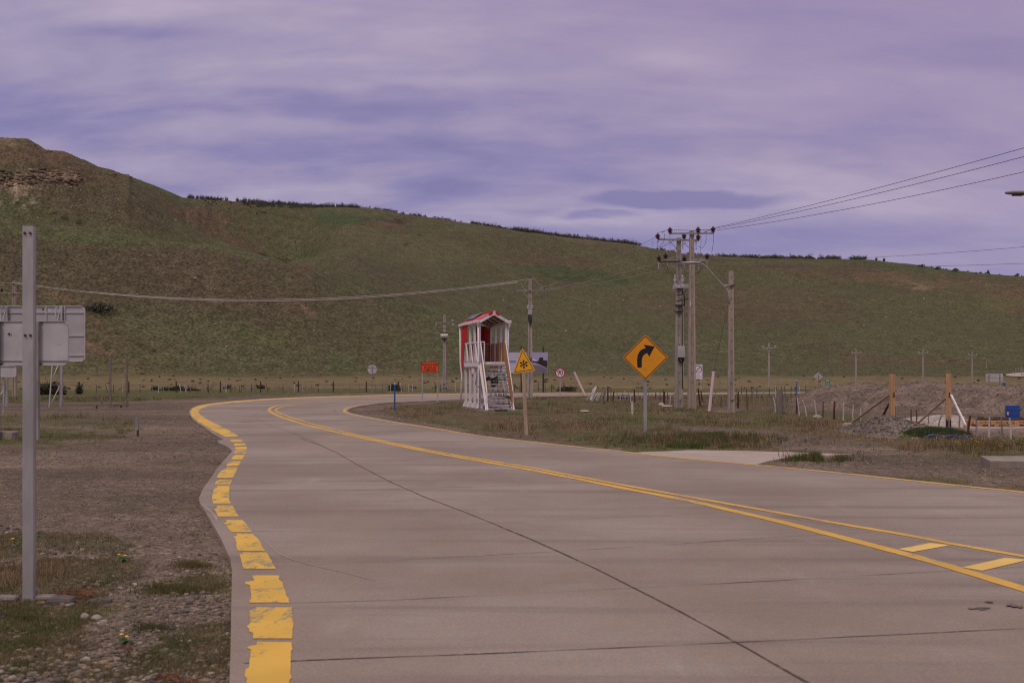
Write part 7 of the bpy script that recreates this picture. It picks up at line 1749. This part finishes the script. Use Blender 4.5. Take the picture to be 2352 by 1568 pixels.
rock(z7(2162, 1085)[0], z7(2162, 1090)[1], .062, .032, 'rock_dark', 'small stone lying on the road near the bottom right corner'); rock(1427, 1151, .03, .02, 'rock_dark', 'tiny dark stone alone in the middle of the road'); rock(1704, 1192, .04, .015, 'rock_dark', 'tiny flat dark stone on the road below the centre line')
x_, y_ = G(*z1c(635, 268)); tag(MB().prism([(-.20, .0), (-.05, .0), (.12, .42), (.30, .88), (.22, .92), (.02, .70)], -.02, .02).build('white_board', 'white_paint', loc=(x_, y_ - .2, 0)), 'white splintered board leaning in the collapsed fence', 'board')
# pale stones strewn over the slopes
HR = [(300, 550), (325, 590), (310, 600), (352, 592), (345, 590), (435, 603), (125, 613), (343, 744), (316, 684), (65, 505), (25, 470), (520, 800), (880, 690), (1390, 846), (1300, 760), (1480, 640), (2060, 880)]
n = 560; us = np.concatenate([RNG.uniform(-20, 330, 380), RNG.uniform(-20, 2352, n - 380), np.repeat([p[0] for p in HR], 1)]); vs = np.concatenate([RNG.normal(445, 30, 380), RNG.uniform(480, 860, n - 380), [p[1] for p in HR]])
ys = np.linspace(440, 1040, 260); th = np.arctan((us - CX) / FPX)[:, None]; XX = np.tan(th) * ys[None]; YY = np.broadcast_to(ys[None], XX.shape); ZZ = terrain(XX.ravel(), YY.ravel()).reshape(XX.shape); VV = HOR - (ZZ - EYE) * FPX / YY
k = np.argmax(VV <= vs[:, None], 1); ok = (VV <= vs[:, None]).any(1) & (k > 0); i = np.arange(len(us))[ok]; k = k[ok]; X, Y, Z = XX[i, k], YY[i, k], ZZ[i, k]
S = RNG.uniform(0, 1, len(X)) ** 4 * .8 + .15; S[-len(HR):] = np.clip(S[-len(HR):], .6, 1.0)
tag(stones(X, Y, Z, S, ico(), 'slope_rocks', '', False, .2, np.array([(.42, .35, .28), (.34, .28, .22), (.26, .21, .17), (.50, .44, .38)])), 'pale rocks strewn over the slopes below the ledges', 'rocks', kind='stuff')
# craggy ledges under the summit and on the crest
def on_slope(us, vs, r0=640, r1=900):
    ys = np.linspace(r0, r1, 300); th = (us - CX) / FPX; XX = th[:, None] * ys[None]; YY = np.broadcast_to(ys[None], XX.shape); ZZ = terrain(XX.ravel(), YY.ravel()).reshape(XX.shape); VV = HOR - (ZZ - EYE) * FPX / YY
    k = np.argmax(VV <= vs[:, None], 1); i = np.arange(len(us)); return XX[i, k], YY[i, k], ZZ[i, k]
nb = 260; us = np.concatenate([RNG.uniform(-30, 185, nb), RNG.uniform(60, 92, 8), RNG.uniform(100, 112, 3), RNG.uniform(252, 268, 6), RNG.uniform(286, 298, 5), RNG.uniform(-20, 110, 30)])
band = np.array([396, 404, 411, 419]); vs = np.concatenate([band[RNG.integers(0, 4, nb)] + RNG.normal(0, 2.2, nb) + np.sin(us[:nb] / 23) * 4 + np.abs(us[:nb] - 90) * .03, RNG.uniform(326, 336, 8), RNG.uniform(347, 351, 3), RNG.uniform(396, 402, 6), RNG.uniform(404, 408, 5), RNG.normal(440, 10, 30)])
X, Y, Z = on_slope(us, vs); n = len(X); bv, bf = ico(); k = len(bv)
bx = np.sign(bv) * np.abs(bv) ** .5; W_ = RNG.uniform(.5, 1, n) * RNG.uniform(.8, 3.0, n); W_[-30:] *= .4; H_ = np.minimum(RNG.uniform(.35, 1.0, n), W_ * .8)
P = bx[None] * (1 + RNG.uniform(-.22, .22, (n, k, 1))) * np.stack([W_, W_ * .5, H_], -1)[:, None]
V = np.stack([P[..., 0] + X[:, None], P[..., 1] + Y[:, None], P[..., 2] + (Z - H_ * .25)[:, None] - P[..., 0] * .12], -1).reshape(-1, 3)
F = (bf[None] + (np.arange(n) * k)[:, None, None]).reshape(-1, 3); rc = np.array([(.27, .20, .135), (.21, .155, .11), (.15, .11, .078), (.32, .245, .17), (.17, .115, .08)])[RNG.integers(0, 5, n)] * RNG.uniform(.8, 1.1, (n, 1))
tag(np_mesh('rock_ledges', V, F, 'pebble', {'col': np.repeat(rc, k, 0)}), 'layered tan rock ledges and rubble under the summit at left', 'rock ledges', kind='stuff')
print('verts', sum(len(o.data.vertices) for o in C.objects if o.type == 'MESH'), 'objs', len(C.objects))
